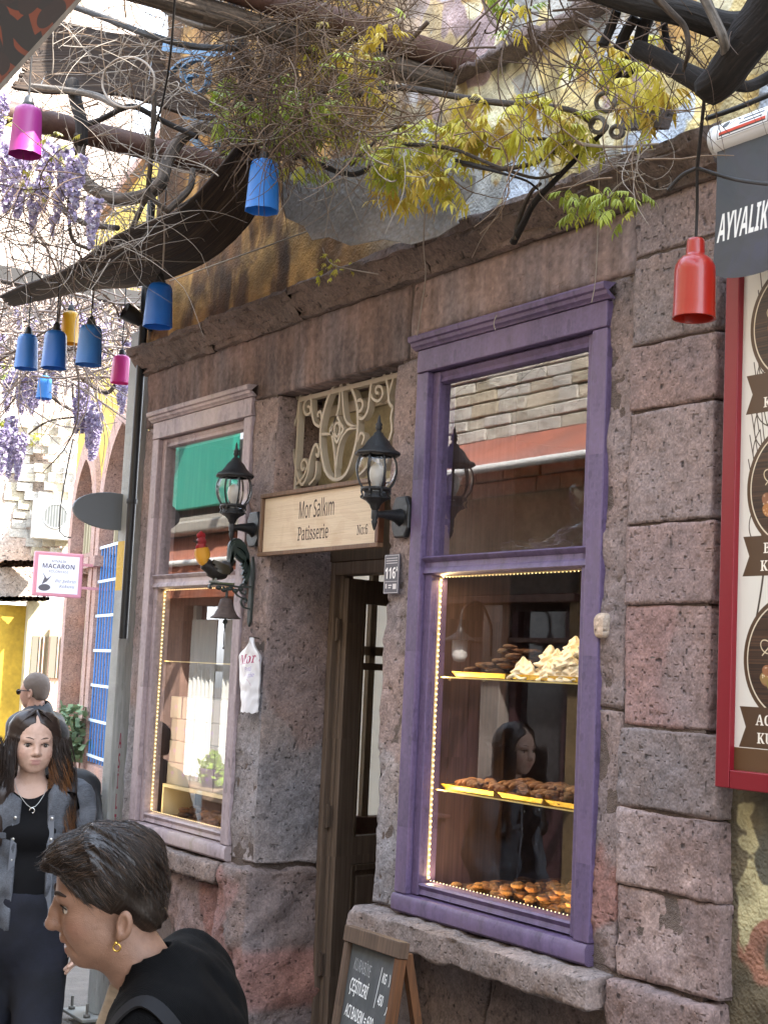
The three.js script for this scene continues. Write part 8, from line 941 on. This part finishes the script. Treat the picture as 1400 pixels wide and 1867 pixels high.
  { const g = new THREE.TorusGeometry(0.009, 0.0022, 8, 20, 4.6); g.rotateY(Math.PI / 2); g.translate(0.088, -0.245, 0.012); part('crescent_pendant', placed(g, M), std({ color: C('#d9d9d6'), metalness: 0.9, roughness: 0.25 }), t); part('necklace', placed(tube([V(0.02, -0.14, -0.062), V(0.07, -0.20, -0.03), V(0.086, -0.236, 0.012), V(0.07, -0.20, 0.045), V(0.02, -0.14, 0.066)], 0.0012, { rad: 5 }), M), std({ color: C('#b9b9b4'), metalness: 0.9, roughness: 0.3 }), t); }
  part('trousers', placed(cloth([...legs.filter((_, i) => i % 3 < 2), capsule(V(-0.02, -0.60, 0), V(-0.02, -0.70, 0), 0.12, 0.13)], 0.04, { grow: 0.02, cell: 0.015, wrinkle: 0.006 }), M), std({ color: C('#1f2230'), map: rep(denimMap, 4), roughness: 0.9 }), t); part('shoes', placed(cloth(legs.filter((_, i) => i % 3 === 2), 0.02, { grow: 0.012, cell: 0.014, wrinkle: 0 }), M), mBlack, t);
}
// ---- people further down the street, seen from behind
function walker(o, fwd, label, { h = 1.72, jacket = '#26282c', skin = [0.46, 0.27, 0.2], hairC, glasses, quilt, lean = 0, headTurn = 0 }) {
  const M = frameOf(o, fwd, V(0, 1, 0)), MH = frameOf(o, fwd.clone().applyAxisAngle(V(0, 1, 0), headTurn), V(0, 1, 0)), t = thing('person', label, 'person', V(o.x, 0, o.z)), g0 = -o.y, k = (h - 0.1) / 1.62, b = lean;
  const torso = [capsule(V(-0.03 - b, -0.21, -0.14), V(-0.03 - b, -0.21, 0.14), 0.062), capsule(V(-0.03 - b, -0.26, -0.07), V(-0.03 - b, -0.54 * k, -0.06), 0.105, 0.095), capsule(V(-0.03 - b, -0.26, 0.07), V(-0.03 - b, -0.54 * k, 0.06), 0.105, 0.095), capsule(V(-0.03 - b, -0.54 * k, 0), V(-0.03 - b, -0.72 * k, 0), 0.12, 0.13)], arms = [], hands = [], legs = [];
  for (const s of [-1, 1]) { const sh = V(-0.03 - b, -0.225, s * 0.19), el = V(-0.08 - b, -0.50 * k, s * 0.235), wr = V(0.04 - b, -0.72 * k, s * 0.2); arms.push(capsule(sh, el, 0.060, 0.050), capsule(el, wr, 0.048, 0.040)); hands.push([wr, V(0.3, -1, 0), V(0.2, 0, -s)]); const hp = V(-0.03 - b, -0.76 * k, s * 0.085), kn = V(-b + s * 0.1, mix(-0.76 * k, g0, 0.48), s * 0.085), an = V(-b + s * 0.14, g0 + 0.08, s * 0.085); legs.push(capsule(hp, kn, 0.092, 0.065), capsule(kn, an, 0.062, 0.05), capsule(an, an.clone().add(V(0.14, -0.035, 0)), 0.045, 0.036)); }
  const hg = paintHead(nets(headField({ nose: 1.2 }), headBox[0], headBox[1], 0.0045), skin, skin.map((v) => v * 0.8)); hg.applyMatrix4(M.clone().invert().multiply(MH)); const bg = nets(union([capsule(V(-0.012, -0.07, 0), V(-0.03 - b, -0.22, 0), 0.056, 0.064), ...torso.map((p) => ({ ...p, ra: p.ra - 0.014, rb: p.rb - 0.014 })), ...arms.map((p) => ({ ...p, ra: p.ra - 0.012, rb: p.rb - 0.010 })), ...legs.map((p) => ({ ...p, ra: p.ra - 0.014, rb: p.rb - 0.012 }))], 0.03), ...limits([...torso, ...arms, ...legs, capsule(V(0, -0.05, 0), V(0, -0.1, 0), 0.05)], 0.03), 0.02);
  part('body', placed(merge([hg, ...[bg, ...hands.map(([a, c, d]) => handGeo(a, c, d)), ...[-1, 1].map((s) => { const g = earGeo(s); g.translate(-0.006, 0, 0); g.applyMatrix4(M.clone().invert().multiply(MH)); return g; })].map((g) => withColor(g, () => skin))]), M), mSkin(), t);
  const hu = union([ell(V(-0.012, 0.032, 0), V(0.088, 0.080, 0.077)), { ...ell(V(-0.05, -0.02, 0), V(0.04, 0.055, 0.06)), k: 0.03 }], 0.03), thick = hairC.thick || 0.0; part('hair', placed(nets((x, y, z) => { let e = hu(x, y, z) - thick; e = smax(e, -primD(ell(V(0.09, hairC.stubble ? -0.075 : -0.05, 0), V(0.075, 0.105, 0.12)), x, y, z), 0.008); e = Math.max(e, -(y + 0.06)); return e + 0.002 * fbm3(x * 90, y * 90, z * 90, 2); }, V(-0.13, -0.09, -0.11), V(0.1, 0.14, 0.11), 0.0045), MH), std({ color: C(hairC.c), roughness: 0.8 }), t);
  const mJ = std({ color: C(jacket), roughness: 0.6, map: rep(blotch, 3) }); part('jacket', placed(cloth([...torso, ...arms, capsule(V(-0.03 - b, -0.14, -0.02), V(-0.03 - b, -0.18, 0.02), 0.07)], 0.03, { grow: 0.022, cell: 0.013, wrinkle: 0.006, cut: (x, y, z) => Math.max(-(y + 0.78 * k), -primD(capsule(V(0.05, -0.06, 0), V(-0.02, -0.10, 0), 0.066), x, y, z)) + (quilt ? 0.006 * Math.sin(y * 110) : 0) * 0 - (quilt ? 0 : 0) }), M), mJ, t);
  if (quilt) for (let q = 0; q < 9; q++) for (const s of [-1, 1]) { const y = -0.25 - q * 0.05, a = []; for (let i = 0; i <= 10; i++) { const an = i / 10 * 6.283, f = clamp(q / 9), c = V(mix(-0.03, -0.08, f) - b, y, s * mix(0.19, 0.235, f)); a.push(V(c.x + Math.cos(an) * 0.082, y + 0.012 * Math.sin(an), c.z + Math.sin(an) * 0.082)); } part('quilt_seam', placed(tube(a, 0.006, { rad: 5, seg: 24 }), M), mBlack, t); }
  part('trousers', placed(cloth([...legs.filter((_, i) => i % 3 < 2), capsule(V(-0.03 - b, -0.66 * k, 0), V(-0.03 - b, -0.76 * k, 0), 0.12, 0.135)], 0.04, { grow: 0.014, cell: 0.02 }), M), std({ color: C('#2c2f38'), roughness: 0.9 }), t); part('shoes', placed(cloth(legs.filter((_, i) => i % 3 === 2), 0.02, { grow: 0.012, cell: 0.016, wrinkle: 0 }), M), mBlack, t);
  if (glasses) { const gl = []; for (const s of [-1, 1]) { gl.push(tube([V(-0.02, -0.006, s * 0.079), V(0.05, -0.006, s * 0.078), V(0.085, -0.008, s * 0.062)], 0.003, { rad: 6 })); const e = new THREE.SphereGeometry(1, 14, 10); e.scale(0.005, 0.019, 0.026); e.translate(0.096, -0.016, s * 0.034); gl.push(e); } gl.push(rod(V(0.098, -0.01, -0.01), V(0.098, -0.01, 0.01), 0.003)); part('sunglasses', placed(merge(gl), MH), std({ color: C('#141416'), roughness: 0.2 }), t); }
  return t;
}
{ const a = V(-0.835, 0, -0.539).normalize(), L = V(-0.546, 0, 0.836); R = rngOf(505);
  walker(atD(64, 1258, 9.4), a.clone().multiplyScalar(0.35).addScaledVector(L, 0.94).normalize(), 'person in sunglasses and dark jacket turned towards the yellow house', { h: 1.72, hairC: { c: '#6b6058', thick: 0.001, stubble: true }, glasses: true, jacket: '#2c2f34' });
  walker(atD(96, 1352, 7.6), a.clone(), 'person in dark quilted jacket half hidden behind the denim jacket', { h: 1.5, hairC: { c: '#201a17', thick: 0.01 }, quilt: true, jacket: '#24262b' });
}
renderer.render(scene, camera);
